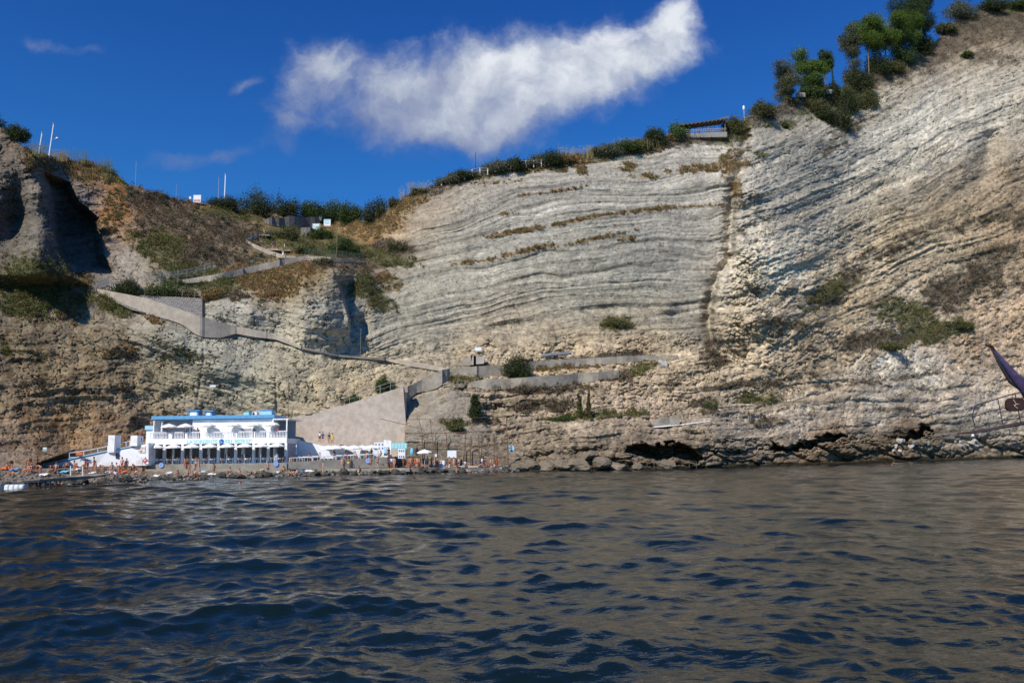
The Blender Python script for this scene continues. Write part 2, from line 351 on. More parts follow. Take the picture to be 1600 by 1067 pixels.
    for (a1, a2, amp, sd_) in ((70, 22, 1.8, 150), (24, 11, .8, 151)):
        f1, f2, idv = worley((px+n2*14+n3*5)/a1, (py+n2*6+n3*3)/a2, sd_); Y = Y+ft*amp*((idv-.5)*.9+np.exp(-((f2-f1)/.10)**2)*.7+f1**2*1.1-.3)
    # big blocks broken from the cream beds and rough pockets everywhere
    f1, f2, idv = worley((px+n2*18)/26, (py+n2*10+.25*px)/13, 155); rg = sstep(fbm(px/80, py/60, 3, 156), .0, .4)*cliffy*(1-.85*mid)*(1-.8*lefty)*(1-.6*sstep(-py, -360, -300))*(1-.5*sstep(px, 1160, 1240))
    Y = Y+rg*((idv-.5)*.55+np.exp(-((f2-f1)/.09)**2)*.35)
    lcr = fbm(px/30+3, py/26, 4, 157, .6); Y = Y+cliffy*np.exp(-(lcr/.022)**2)*.6*(1-mid)
    rp_ = poly_mask(px, py, [(637, 612), (700, 606), (740, 622), (755, 645), (765, 672), (745, 690), (637, 690)], 10); Yr_ = bil(G, px, py); Y = Y*(1-.75*rp_)+.75*rp_*(Yr_+.3*n2)
    # keep a flat shelf for the buildings
    for P_, Ym in (([(60, 724), (105, 708), (160, 674), (236, 655), (236, 732), (215, 729.5), (100, 731), (60, 731)], 121.0), ([(230, 640), (456, 640), (456, 723), (230, 723)], 131.5),
                   ([(452, 656), (540, 635), (628, 608), (632, 608), (632.5, 716), (605, 713), (449, 720)], 137.5), ([(600, 733), (600, 694), (640, 690), (800, 690), (800, 732)], 131.0)):
        if Ym == 121.0: Ym = 121.0-np.clip(214-px, 0, 160)*.03
        mk = poly_mask(px, py, P_, 2.0); Y = np.where(mk > 0, Y*(1-mk)+np.maximum(Y, Ym)*mk, Y)
    mk = poly_mask(px, py, [(224, 748), (224, 727), (620, 726), (800, 731), (800, 740)], 2.0)*(py < 741); lo = 118.8+np.clip((px-449)/350, 0, 1)*12; Y = np.where((mk > 0) & (py < 735.5), np.maximum(Y, lo), Y)
    return Y, S_, n, n2, n3
DY, ST, N1, N2, N3 = build_depth(PX, PY)
d_ = ray(PX, PY); K = DY/d_[1]
VX = d_[0]*K; VY = DY; VZ = CAM_H+d_[2]*K
# under water and behind the skyline
ext = []
zs = VZ[:, -1]; dirx = VX[:, -1]/VY[:, -1]
for k, bk in enumerate((1.5, 5, 12, 30, 70, 160, 320, 700)):
    yy = VY[:, -1]+bk; ext.append((dirx*yy, yy, zs-0.06*bk-0.3))
low_ = [(VX[:, 0]*0.90, VY[:, 0]*0.90, VZ[:, 0]*0-3.0)]
AX = np.concatenate([low_[0][0][:, None], VX]+[e[0][:, None] for e in ext], 1)
AY = np.concatenate([low_[0][1][:, None], VY]+[e[1][:, None] for e in ext], 1)
AZ = np.concatenate([low_[0][2][:, None], VZ]+[e[2][:, None] for e in ext], 1)
nr = AX.shape[1]; ncol = AX.shape[0]
idx = np.arange(ncol*nr).reshape(ncol, nr)
quads = np.stack([idx[:-1, :-1], idx[1:, :-1], idx[1:, 1:], idx[:-1, 1:]], -1).reshape(-1, 4)

def T(px, py, lift=0.0):
    """terrain point under photograph pixel"""
    i = int(np.clip(np.searchsorted(cols, px), 1, len(cols)-1)); a = (px-cols[i-1])/(cols[i]-cols[i-1])
    out = []
    for c in (i-1, i):
        r = (py-yw[c])/(ys[c]-yw[c])*(NRW-1); r = min(max(r, 0), NRW-1.001); j = int(r); f = r-j
        out.append([A_[c, j]*(1-f)+A_[c, j+1]*f for A_ in (VX, VY, VZ)])
    p = [out[0][k]*(1-a)+out[1][k]*a for k in range(3)]
    return Vector((float(p[0]), float(p[1]), float(p[2])+lift))

# --- rock colour (on the left tower and its recess, shade is mixed in)
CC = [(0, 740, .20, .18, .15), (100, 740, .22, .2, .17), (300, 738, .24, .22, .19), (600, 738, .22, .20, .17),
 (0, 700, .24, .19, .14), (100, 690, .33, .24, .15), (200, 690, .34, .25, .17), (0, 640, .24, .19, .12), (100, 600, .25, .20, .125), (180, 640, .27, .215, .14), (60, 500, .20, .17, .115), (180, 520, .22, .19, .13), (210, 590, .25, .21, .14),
 (20, 300, .15, .14, .12), (60, 380, .2, .185, .15), (120, 350, .14, .13, .115), (0, 450, .16, .14, .11),  # shadow on the rock tower and recess darkened into these colours
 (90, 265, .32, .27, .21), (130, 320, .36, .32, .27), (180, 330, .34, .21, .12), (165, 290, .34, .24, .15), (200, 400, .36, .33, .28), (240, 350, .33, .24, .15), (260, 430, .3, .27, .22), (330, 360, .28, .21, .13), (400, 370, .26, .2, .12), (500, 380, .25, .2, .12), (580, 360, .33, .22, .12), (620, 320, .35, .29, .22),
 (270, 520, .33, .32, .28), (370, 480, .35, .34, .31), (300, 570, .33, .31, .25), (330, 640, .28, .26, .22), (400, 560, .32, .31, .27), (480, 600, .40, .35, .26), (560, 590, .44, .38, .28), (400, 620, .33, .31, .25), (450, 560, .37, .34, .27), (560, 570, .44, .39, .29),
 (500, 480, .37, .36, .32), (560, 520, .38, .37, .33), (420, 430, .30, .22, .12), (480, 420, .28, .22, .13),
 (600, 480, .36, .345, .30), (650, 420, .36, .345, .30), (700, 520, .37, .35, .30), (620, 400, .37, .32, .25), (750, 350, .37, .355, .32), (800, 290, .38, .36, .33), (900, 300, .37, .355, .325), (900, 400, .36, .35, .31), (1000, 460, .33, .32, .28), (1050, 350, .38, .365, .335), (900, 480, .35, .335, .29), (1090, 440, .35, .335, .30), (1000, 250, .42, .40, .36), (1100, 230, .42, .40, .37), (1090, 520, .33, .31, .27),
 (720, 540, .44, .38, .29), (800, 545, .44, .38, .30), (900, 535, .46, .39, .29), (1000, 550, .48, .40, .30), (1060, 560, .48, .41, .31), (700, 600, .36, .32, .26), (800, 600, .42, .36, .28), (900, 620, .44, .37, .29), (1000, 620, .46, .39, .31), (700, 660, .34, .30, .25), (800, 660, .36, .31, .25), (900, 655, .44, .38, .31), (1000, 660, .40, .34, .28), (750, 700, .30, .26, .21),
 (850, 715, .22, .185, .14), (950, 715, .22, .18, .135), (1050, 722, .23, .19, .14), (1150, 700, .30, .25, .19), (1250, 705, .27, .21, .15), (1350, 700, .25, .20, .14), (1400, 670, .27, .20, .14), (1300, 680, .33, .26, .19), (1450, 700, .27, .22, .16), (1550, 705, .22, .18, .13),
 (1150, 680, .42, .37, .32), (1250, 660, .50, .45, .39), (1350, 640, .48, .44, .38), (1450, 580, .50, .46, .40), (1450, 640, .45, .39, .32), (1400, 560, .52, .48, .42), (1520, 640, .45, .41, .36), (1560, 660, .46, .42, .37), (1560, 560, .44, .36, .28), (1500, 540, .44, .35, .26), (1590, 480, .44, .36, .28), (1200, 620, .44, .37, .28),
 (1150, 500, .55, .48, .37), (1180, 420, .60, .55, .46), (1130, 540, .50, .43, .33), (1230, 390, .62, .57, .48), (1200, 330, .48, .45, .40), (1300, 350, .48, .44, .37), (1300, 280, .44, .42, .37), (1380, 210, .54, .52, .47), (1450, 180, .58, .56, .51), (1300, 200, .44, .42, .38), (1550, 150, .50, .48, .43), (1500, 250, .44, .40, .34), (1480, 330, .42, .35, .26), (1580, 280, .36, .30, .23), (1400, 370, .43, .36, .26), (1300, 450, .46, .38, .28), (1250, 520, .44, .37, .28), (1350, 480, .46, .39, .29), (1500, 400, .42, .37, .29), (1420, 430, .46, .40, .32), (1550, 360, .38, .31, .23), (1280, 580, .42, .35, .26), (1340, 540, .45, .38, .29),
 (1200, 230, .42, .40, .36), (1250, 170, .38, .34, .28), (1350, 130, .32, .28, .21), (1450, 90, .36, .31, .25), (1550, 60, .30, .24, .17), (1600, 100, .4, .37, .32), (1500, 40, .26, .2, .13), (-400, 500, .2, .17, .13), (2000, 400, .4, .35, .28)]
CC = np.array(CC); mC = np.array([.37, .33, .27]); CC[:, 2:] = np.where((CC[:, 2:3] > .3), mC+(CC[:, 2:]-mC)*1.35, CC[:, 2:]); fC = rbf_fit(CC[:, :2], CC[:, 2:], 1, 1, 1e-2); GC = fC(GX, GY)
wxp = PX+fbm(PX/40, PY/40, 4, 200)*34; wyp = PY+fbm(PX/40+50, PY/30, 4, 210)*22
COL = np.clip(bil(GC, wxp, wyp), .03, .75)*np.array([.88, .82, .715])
s1 = perlin(ST/3.1, PX/230, 220); s2 = perlin(ST/9, PX/420, 221); s3 = perlin(ST/1.6, PX/110, 222)
bedw = ((0.45+.55*sstep(fbm(PX/90, PY/60, 3, 230), -.3, .5))*(1-.5*(1-sstep(PX, 560, 620))))[..., None]
up_ = (1-sstep(PY, 690, 715))[..., None]
COL = COL*(1+up_*bedw*(0.55*s1+0.60*s2+0.40*s3+.45*perlin(ST/18, PX/330, 224))[..., None]+0.22*N2[..., None]+0.20*N3[..., None])
f1, f2, idv = worley((PX+N3*5)/7.5, (PY+N3*4)/5, 141); COL = COL*(1+.30*(idv-.5)*sstep(PX, 700, 760)*sstep(PY, 300, 500))[..., None] if False else COL*(1+(.34*(idv-.5)*np.clip(sstep(PY, 300, 520)*sstep(PX, 640, 760), 0, 1)+.10*(idv-.5))[..., None])
mot = fbm(PX/7, PY/5, 3, 262, .6); COL = COL*(1+.28*mot)[..., None]
smu = sstep(fbm(PX/5.5, PY/3.2, 3, 263, .65), .22, .5)[..., None]; COL = COL*(1-(.45-.27*(sstep(PX, 560, 640)*(1-sstep(PX, 1110, 1150))*sstep(-PY, -560, -510))[..., None])*smu*(.4+.6*sstep(fbm(PX/50, PY/40, 2, 264), -.2, .3))[..., None])
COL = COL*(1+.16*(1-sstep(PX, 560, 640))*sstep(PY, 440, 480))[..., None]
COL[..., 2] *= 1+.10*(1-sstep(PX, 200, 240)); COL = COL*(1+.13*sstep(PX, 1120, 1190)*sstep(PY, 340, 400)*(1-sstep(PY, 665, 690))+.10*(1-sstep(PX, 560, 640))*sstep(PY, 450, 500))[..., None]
# thin dark weathered bands and pale ash bands
dk = (sstep(s2, .22, .40)*sstep(fbm(PX/60, PY/20, 3, 240), -.05, .35))[..., None]*up_; COL = COL*(1-.32*dk)
# dark speckle
spk = sstep(perlin(PX/2.6, PY/2.4, 250)+.3*fbm(PX/60, PY/60, 2, 251), .38, .55)[..., None]; COL = COL*(1-.42*spk)
f1, f2, idv = worley((PX+N3*3)/8.0, (PY+N3*3)/6.0, 252); f1b, _, idb = worley(PX/4.6, PY/3.8, 253); dens_ = sstep(fbm(PX/55, PY/38, 3, 254), -.35, .35)
sp2 = np.maximum((1-sstep(f1, .10, .20))*(idv > .45), (1-sstep(f1b, .14, .26))*(idb > .62)*dens_)*(1-.3*(1-sstep(PX, 560, 640))); COL = COL*(1-.58*sp2[..., None]*np.array([1, 1, .95]))
ocl = np.exp(-((((ST/27.0) % 1)-.5)/.035)**2)*sstep(fbm(PX/44, PY/20, 3, 258), -.05, .3)*sstep(PX, 600, 680)*(1-sstep(PX, 1120, 1150))*(1-sstep(PY, 470, 520)); COL = COL*(1-.6*ocl[..., None])+.6*ocl[..., None]*np.array([.20, .145, .065])
# brown veining on the left cliff
lf = (1-sstep(PX, 205+fbm(PY/30, PX*0, 3, 255)*18, 240))*sstep(PY, 430, 470); vn = sstep(fbm(PX/26, PY/15, 4, 256), -.1, .45)*lf
COL = COL*(1-.38*vn[..., None]*np.array([.8, .95, 1.1]))
# the face behind the rusty frame was once rendered: smoother and greyer, patchy
rp = poly_mask(PX+N3*4, PY+N2*6, [(637, 612), (700, 606), (740, 622), (755, 645), (765, 672), (745, 690), (637, 690)], 5)*sstep(fbm(PX/22, PY/16, 3, 257), -.42, -.1)
COL = COL*(1-.75*rp[..., None])+.75*rp[..., None]*np.array([.30, .26, .205])*(1+.25*mot+.2*N2)[..., None]
# concrete render on the walls cut into the rock is separate; tide mark at the water
yw2 = np.interp(PX, wlx, wly); tide = 1-sstep(yw2-PY+N3*5, 2.5, 9.0); COL = COL*(1-.82*tide[..., None])+np.array([.0, .004, .0])*tide[..., None]
SOIL = np.array([.27, .185, .095])
# --- where scrub grows: centre, half axes, tilt, amount, kind (0 dry gold, 1 olive, 2 dark green, 3 grey-mauve brush)
VEG = [(60, 450, 60, 45, 20, 1, 1), (30, 480, 50, 20, 0, .7, 1), (100, 470, 40, 30, 30, .7, 0), (175, 478, 40, 14, 25, .9, 1), (120, 440, 30, 15, 0, .8, 0),
 (60, 255, 30, 12, 0, .8, 0), (90, 240, 45, 14, 8, 1, 0), (135, 262, 50, 22, 10, 1, 0), (170, 270, 40, 14, 30, .9, 1), (185, 320, 24, 50, 10, .5, 0), (170, 350, 26, 40, 5, .45, 0),
 (240, 315, 60, 20, 12, .9, 3), (280, 345, 70, 30, 20, .9, 3), (330, 355, 70, 35, 10, .9, 3), (260, 385, 60, 28, 15, .95, 1), (320, 400, 70, 30, 5, .95, 3), (230, 370, 24, 40, -20, .6, 3), (380, 370, 50, 24, 0, .8, 3), (300, 420, 60, 22, -5, .8, 1),
 (350, 335, 80, 16, 2, .8, 1), (440, 350, 60, 12, 0, .6, 0), (470, 375, 80, 22, 6, 1, 1), (520, 390, 50, 18, 4, 1, 1), (560, 350, 50, 22, 5, .9, 0), (600, 345, 34, 22, -30, .9, 0), (640, 315, 50, 14, -32, 1, 0), (680, 296, 60, 10, -22, .9, 3), (590, 400, 60, 16, 10, 1, 1), (610, 390, 40, 18, 10, .9, 3), (560, 400, 50, 12, 4, .9, 3),
 (400, 435, 80, 24, 5, 1, 0), (350, 440, 50, 22, 0, 1, 1), (460, 420, 50, 18, -10, 1, 0), (430, 455, 40, 18, 0, .8, 0), (500, 410, 40, 12, 0, .9, 3), (560, 415, 50, 14, 0, .8, 3), (570, 445, 26, 22, 0, .9, 1), (590, 470, 30, 16, 20, .8, 1), (300, 440, 40, 14, 0, .9, 2), (600, 440, 30, 16, 10, .6, 0),
 (370, 462, 20, 10, 0, .8, 3), (240, 500, 18, 8, 20, .6, 0), (290, 555, 40, 10, 20, .35, 1), (100, 470, 60, 20, 0, .5, 1), (30, 545, 60, 14, 0, .35, 1), (180, 550, 60, 14, -5, .35, 0), (60, 600, 70, 12, 0, .3, 3), (200, 560, 30, 14, 0, .4, 3), (120, 635, 90, 8, -5, .3, 3),
 (700, 287, 50, 8, -20, .9, 3), (760, 270, 60, 8, -8, 1, 1), (830, 260, 60, 10, -5, 1, 0), (890, 250, 60, 14, -10, 1, 0), (950, 238, 60, 12, -10, 1, 1), (1010, 228, 50, 12, -8, 1, 0), (1080, 220, 60, 10, -4, 1, 3), (1150, 205, 40, 18, -30, 1, 1), (1190, 180, 40, 14, -30, .9, 3),
 (1230, 168, 50, 16, -20, .9, 3), (1280, 158, 50, 22, -20, .9, 1), (1320, 150, 30, 36, 20, .95, 2), (1350, 130, 50, 20, -30, .8, 3), (1400, 110, 60, 22, -30, .85, 3), (1460, 80, 70, 26, -25, .9, 3), (1520, 45, 70, 26, -15, 1, 3), (1580, 40, 60, 30, 0, .95, 3), (1550, 90, 60, 14, 10, .6, 3), (1440, 70, 50, 14, -35, 1, 0), (1590, 15, 40, 12, 0, 1, 1),
 (1380, 170, 26, 8, 0, .4, 1), (1300, 230, 26, 20, 0, .45, 3), (1200, 195, 12, 6, 0, .7, 1), (1230, 195, 14, 9, 0, .8, 1), (1190, 245, 12, 7, 0, .8, 1), (1330, 200, 50, 10, -25, .5, 3),
 (1110, 262, 70, 7, -6, .8, 0), (1140, 255, 16, 26, 10, .7, 0), (1150, 300, 10, 26, 0, .7, 0), (1010, 275, 30, 6, 0, .6, 0), (1000, 330, 60, 3.5, -6, .8, 0), (900, 345, 60, 3.5, -12, .8, 0), (810, 362, 46, 4, -10, .9, 0), (1100, 322, 60, 3, -3, .5, 0), (930, 373, 60, 3.5, -12, .7, 0), (830, 390, 60, 4, -12, .8, 0), (980, 375, 20, 6, 0, .6, 0), (790, 335, 30, 3, -5, .4, 0), (740, 410, 46, 3.5, -6, .6, 0), (860, 300, 60, 3.5, -8, .5, 0), (985, 262, 20, 8, 0, .6, 0), (910, 268, 9, 9, 0, .8, 0), (780, 285, 60, 4, -3, .4, 0), (1160, 360, 8, 12, 0, .6, 3),
 (960, 507, 26, 9, -8, 1, 1), (790, 505, 30, 5, -10, .4, 3),
 (830, 575, 80, 6, -3, .95, 0), (900, 572, 40, 5, -2, .9, 0), (960, 556, 60, 6, -6, .8, 3), (1000, 578, 30, 8, -20, .9, 1), (970, 590, 20, 10, 0, .8, 3), (830, 610, 70, 7, 0, .9, 3), (900, 605, 40, 6, 0, .7, 3), (720, 592, 30, 6, 0, .8, 1), (860, 635, 40, 10, 0, .8, 3), (820, 640, 26, 7, 0, .8, 3), (920, 650, 60, 6, -4, .9, 1), (990, 645, 20, 7, 0, .9, 1), (1110, 550, 14, 26, 20, .8, 3), (1120, 560, 22, 20, 10, .7, 3), (710, 662, 20, 6, 0, .9, 1), (760, 660, 40, 6, 0, .6, 3), (1050, 600, 30, 14, -20, .4, 3), (1100, 630, 26, 8, 0, .9, 3), (1140, 605, 60, 5, -4, .6, 3), (1180, 625, 40, 8, 0, .8, 1), (1200, 660, 30, 8, 0, .7, 3), (1110, 640, 16, 10, 0, .7, 3),
 (1300, 455, 50, 16, -35, .95, 1), (1320, 440, 36, 12, -35, .9, 3), (1290, 470, 24, 10, 0, .8, 3), (1200, 505, 24, 10, 0, .7, 3), (1180, 450, 22, 10, 30, .6, 3), (1240, 510, 60, 14, -10, .45, 3), (1420, 490, 50, 22, 10, .9, 1), (1450, 520, 60, 18, -10, 1, 1), (1380, 530, 60, 14, 0, .95, 3), (1340, 535, 50, 14, -10, .8, 3), (1480, 460, 50, 30, -20, .8, 3), (1530, 430, 50, 26, -20, .8, 3), (1560, 400, 50, 18, -20, .7, 3), (1480, 515, 30, 12, 0, 1, 2), (1590, 340, 40, 22, 0, .6, 3), (1520, 350, 60, 12, -20, .5, 3), (1400, 390, 60, 9, -25, .6, 3), (1350, 400, 40, 8, -30, .5, 3), (1440, 360, 60, 8, -20, .5, 3), (1560, 440, 60, 30, -10, .5, 3),
 (1150, 545, 20, 12, 0, .5, 3), (1250, 590, 60, 6, -8, .5, 3), (1420, 590, 80, 4, -10, .5, 3), (1330, 600, 80, 4, -6, .5, 3), (1200, 600, 40, 5, 0, .6, 3), (1400, 640, 50, 5, 0, .5, 3), (1150, 600, 30, 5, 0, .8, 3)]
VM = np.zeros(PX.shape); VK = np.zeros(PX.shape, int)
nz = fbm(PX/18, PY/11, 4, 300, .6)
for (cx_, cy_, a_, b_, th, am, kd) in VEG:
    R_ = max(a_, b_)*1.7; ci = np.where((cols > cx_-R_) & (cols < cx_+R_))[0]
    if len(ci) == 0: continue
    sl = slice(ci[0], ci[-1]+1); g = gauss(PX[sl], PY[sl], cx_, cy_, a_, b_, th)*am*1.25
    v = np.clip(g+nz[sl]*0.75*np.minimum(1, g*2.2), 0, 1.2); sel = v > VM[sl]; VK[sl] = np.where(sel, kd, VK[sl]); VM[sl] = np.maximum(VM[sl], v)
VMs = sstep(VM, .28, .62)
GR = np.array([[.24, .165, .075], [.13, .12, .055], [.09, .09, .04], [.15, .12, .085]])
COL = COL*(1-.78*VMs[..., None])+(GR[VK]*(1+.5*N3[..., None]))*.78*VMs[..., None]
COL = np.clip(COL, .012, .8)
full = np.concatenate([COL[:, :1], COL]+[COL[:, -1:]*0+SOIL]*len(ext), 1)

mr = bpy.data.materials.new('cliff_rock'); mr.use_nodes = True; n = NT(mr.node_tree); b = n.n['Principled BSDF']
a_ = n.n.new('ShaderNodeAttribute'); a_.attribute_name = 'rock_colour'; tcn = n.n.new('ShaderNodeTexCoord'); v = tcn.outputs['Object']
mp = n.n.new('ShaderNodeMapping'); mp.inputs['Scale'].default_value = (.35, .35, 2.2); n.l.new(v, mp.inputs[0])
f1 = n.noise(mp.outputs[0], 1.1, 8, .62, .4); f2 = n.noise(v, 3.2, 6, .6); 
c = n.mix(1.0, a_.outputs['Color'], n.ramp(f1, [(.3, .85), (.5, 1.0), (.7, 1.13)]), 'MULTIPLY')
c = n.mix(1.0, c, n.ramp(f2, [(.3, .78), (.5, 1.0), (.72, 1.2)]), 'MULTIPLY')
n.l.new(c, b.inputs['Base Color']); b.inputs['Roughness'].default_value = .95; b.inputs['Specular IOR Level'].default_value = .1
bn = n.n.new('ShaderNodeBump'); bn.inputs['Strength'].default_value = 1.0; bn.inputs['Distance'].default_value = .26
hh = n.m('ADD', n.noise(v, 1.6, 9, .68), n.m('MULTIPLY', f1, 1.1)); n.l.new(hh, bn.inputs['Height']); n.l.new(bn.outputs[0], b.inputs['Normal'])
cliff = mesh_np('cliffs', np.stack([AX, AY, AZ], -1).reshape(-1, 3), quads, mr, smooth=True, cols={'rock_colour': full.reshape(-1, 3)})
cliff['kind'] = 'structure'
# sea bed
mb_ = mat('seabed_rock', (.05, .06, .05), .9)
sb = mesh_np('seabed', [(-900, -300, -5), (900, -300, -5), (900, 400, -5), (-900, 400, -5)], [(0, 1, 2, 3)], mb_); sb['kind'] = 'structure'

# ------------------------------------------------------------------ sea
rows_ = [4.5]
while rows_[-1] < 260: rows_.append(rows_[-1]*1.0046+0.004)
rows_ = np.array(rows_); ang = np.linspace(-0.80, 0.80, 1150)
WX = np.outer(rows_, ang); WY = np.repeat(rows_[:, None], len(ang), 1)
def sea(WX, WY, step):
    Z = np.zeros(WX.shape); DX = np.zeros(WX.shape); DYY = np.zeros(WX.shape); rs = np.random.RandomState(4)
    main = math.radians(258)
    for k in range(96):
        lam = 0.15*(1.052**k)*1.0
        if lam > 9: lam = rs.uniform(1.2, 6)
        spread = 1.0 if lam < 1.5 else .6
        th = main+rs.normal(0, spread); kx, ky = math.cos(th)*2*math.pi/lam, math.sin(th)*2*math.pi/lam
        amp = 0.0052*lam**0.95*(1.35 if lam < 1 else .95 if lam < 2.2 else .62); ph = rs.uniform(0, 6.28)
        fade = sstep(lam/step, 2.2, 5.0)
        grp = .55+.9*sstep(perlin(WX/(lam*5)+k, WY/(lam*5)-k, 500+k), -.5, .5)
        a = WX*kx+WY*ky+ph; s_ = np.sin(a); A_ = amp*fade*grp*(1.12-.34*sstep(WX/WY, -.2, .35))*(1+(.7*sstep(WY, 30, 110) if lam > 2 else 0))
        Z += A_*s_; q = .75; DX += -q*A_*np.cos(a)*math.cos(th)*-1; DYY += q*A_*np.cos(a)*math.sin(th)
    return Z, DX, DYY
stepw = np.repeat((rows_*0.0046+.004)[:, None], len(ang), 1)*1.2
Z, dx, dyy = sea(WX, WY, stepw)
gst = 1-0.2*sstep(WY, 60, 140)
mw = bpy.data.materials.new('sea_water'); mw.use_nodes = True; n = NT(mw.node_tree); b = n.n['Principled BSDF']
b.inputs['Base Color'].default_value = (.004, .010, .013, 1); b.inputs['Roughness'].default_value = .04; b.inputs['IOR'].default_value = 1.43; b.inputs['Specular Tint'].default_value = (1.0, .93, .45, 1)
tcn = n.n.new('ShaderNodeTexCoord'); v = tcn.outputs['Object']; mp = n.n.new('ShaderNodeMapping'); mp.inputs['Scale'].default_value = (.55, 1.0, 1); n.l.new(v, mp.inputs[0])
bn = n.n.new('ShaderNodeBump'); bn.inputs['Strength'].default_value = 1.0; bn.inputs['Distance'].default_value = .027
hh = n.m('ADD', n.m('ADD', n.noise(mp.outputs[0], 2.4, 4, .55, .6), n.m('MULTIPLY', n.noise(mp.outputs[0], 7.0, 3, .55, .5), .55)), n.m('MULTIPLY', n.noise(mp.outputs[0], .8, 3, .5, .4), 2.6)); n.l.new(hh, bn.inputs['Height']); n.l.new(bn.outputs[0], b.inputs['Normal'])
id_ = np.arange(WX.size).reshape(WX.shape); q_ = np.stack([id_[:-1, :-1], id_[:-1, 1:], id_[1:, 1:], id_[1:, :-1]], -1).reshape(-1, 4)
wv = np.stack([WX+dx*gst, WY+dyy*gst, Z*gst], -1).reshape(-1, 3)
# skirts joining the near and side waters to the same sheet
base = len(wv); R0 = [(-900, -300, 0), (900, -300, 0), (900, 270, 0), (-900, 270, 0)]
fl = id_[0, 0]; fr = id_[0, -1]; bl = id_[-1, 0]; br = id_[-1, -1]
wv = np.concatenate([wv, np.array(R0)]); n0, n1_ = WX.shape
tri = []
for j in range(0, n1_-1): tri.append((base if j < n1_//2 else base+1, id_[0, j+1], id_[0, j]))
tri.append((base, base+1, id_[0, n1_//2]))
for i in range(n0-1):
    tri.append((base+3, id_[i, 0], id_[i+1, 0])); tri.append((base+2, id_[i+1, -1], id_[i, -1]))
tri += [(base, id_[0, 0], base+3), (base+1, base+2, id_[0, -1])]
me = bpy.data.meshes.new('sea'); allv = wv.astype(np.float32)
q_ = q_.astype(np.int32); tri = np.array(tri, np.int32)
me.vertices.add(len(allv)); me.vertices.foreach_set('co', allv.ravel())
lp = np.concatenate([q_.ravel(), tri.ravel()]); me.loops.add(len(lp)); me.loops.foreach_set('vertex_index', lp)
me.polygons.add(len(q_)+len(tri)); me.polygons.foreach_set('loop_start', np.concatenate([np.arange(len(q_))*4, len(q_)*4+np.arange(len(tri))*3]).astype(np.int32))
me.polygons.foreach_set('loop_total', np.concatenate([np.full(len(q_), 4), np.full(len(tri), 3)]).astype(np.int32))
me.polygons.foreach_set('use_smooth', np.ones(len(q_)+len(tri), bool)); me.update(calc_edges=True); me.materials.append(mw)
sea_o = bpy.data.objects.new('sea', me); C.objects.link(sea_o); sea_o['kind'] = 'structure'
# ------------------------------------------------------------------ shape collector
class MB:
    def __init__(s): s.v = []; s.f = []
    def quad(s, *p):
        b = len(s.v); s.v += [tuple(q) for q in p]; s.f.append(tuple(range(b, b+len(p))))
    def box(s, x0, x1, y0, y1, z0, z1):
        b = len(s.v); s.v += [(x0, y0, z0), (x1, y0, z0), (x1, y1, z0), (x0, y1, z0), (x0, y0, z1), (x1, y0, z1), (x1, y1, z1), (x0, y1, z1)]
        s.f += [tuple(b+i for i in q) for q in ((3, 2, 1, 0), (4, 5, 6, 7), (0, 1, 5, 4), (1, 2, 6, 5), (2, 3, 7, 6), (3, 0, 4, 7))]
    def tube(s, pts, r, n=6, cap=True):
        pts = [Vector(p) for p in pts]; rs = r if isinstance(r, (list, tuple)) else [r]*len(pts); b = len(s.v)
        for i, p in enumerate(pts):
            d = (pts[min(i+1, len(pts)-1)]-pts[max(i-1, 0)]).normalized()
            a = d.orthogonal().normalized() if abs(d.z) > .9 else d.cross(Vector((0, 0, 1))).normalized(); c = d.cross(a)
            for k in range(n): t = 2*math.pi*k/n; s.v.append(tuple(p+(a*math.cos(t)+c*math.sin(t))*rs[i]))
        for i in range(len(pts)-1):
            for k in range(n): q = b+i*n; s.f.append((q+k, q+(k+1) % n, q+n+(k+1) % n, q+n+k))
        if cap:
            s.f.append(tuple(b+k for k in range(n))[::-1]); s.f.append(tuple(b+(len(pts)-1)*n+k for k in range(n)))
    def lathe(s, prof, n=12, c=(0, 0, 0)):
        b = len(s.v)
        for (r, z) in prof:
            for k in range(n): t = 2*math.pi*k/n; s.v.append((c[0]+r*math.cos(t), c[1]+r*math.sin(t), c[2]+z))
        for i in range(len(prof)-1):
            for k in range(n): q = b+i*n; s.f.append((q+k, q+(k+1) % n, q+n+(k+1) % n, q+n+k))
    def prism(s, front, back):
        b = len(s.v); n = len(front); s.v += [tuple(p) for p in front]+[tuple(p) for p in back]
        s.f.append(tuple(range(b, b+n))[::-1]); s.f.append(tuple(range(b+n, b+2*n)))
        for k in range(n): s.f.append((b+k, b+(k+1) % n, b+n+(k+1) % n, b+n+k))
    def build(s, name, m, parent=None, smooth=False, bevel=0, tri=False):
        me = bpy.data.meshes.new(name); me.from_pydata(s.v, [], s.f); me.update()
        bm = bmesh.new(); bm.from_mesh(me)
        if tri: bmesh.ops.triangulate(bm, faces=[f for f in bm.faces if len(f.verts) > 4])
        bmesh.ops.recalc_face_normals(bm, faces=bm.faces)
        if bevel: bmesh.ops.bevel(bm, geom=bm.edges[:], offset=bevel, segments=1, affect='EDGES')
        bm.to_mesh(me); bm.free()
        if smooth: me.polygons.foreach_set('use_smooth', np.ones(len(me.polygons), bool))
        me.materials.append(m); o = bpy.data.objects.new(name, me); C.objects.link(o)
        if parent: o.parent = parent
        return o
def empty(name, loc, rz=0.0):
    o = bpy.data.objects.new(name, None); C.objects.link(o); o.location = loc; o.rotation_euler = (0, 0, rz); o.empty_display_size = .2; return o
KIDS = {}
def kids(o): return [c for c in bpy.data.objects if c.parent == o]
def copy_tree(o, parent=None, ch=None):
    c = o.copy(); C.objects.link(c); c.parent = parent
    for k in kids(o): copy_tree(k, c)
    return c

def ridge(px): return float(np.interp(px, cols, ys))
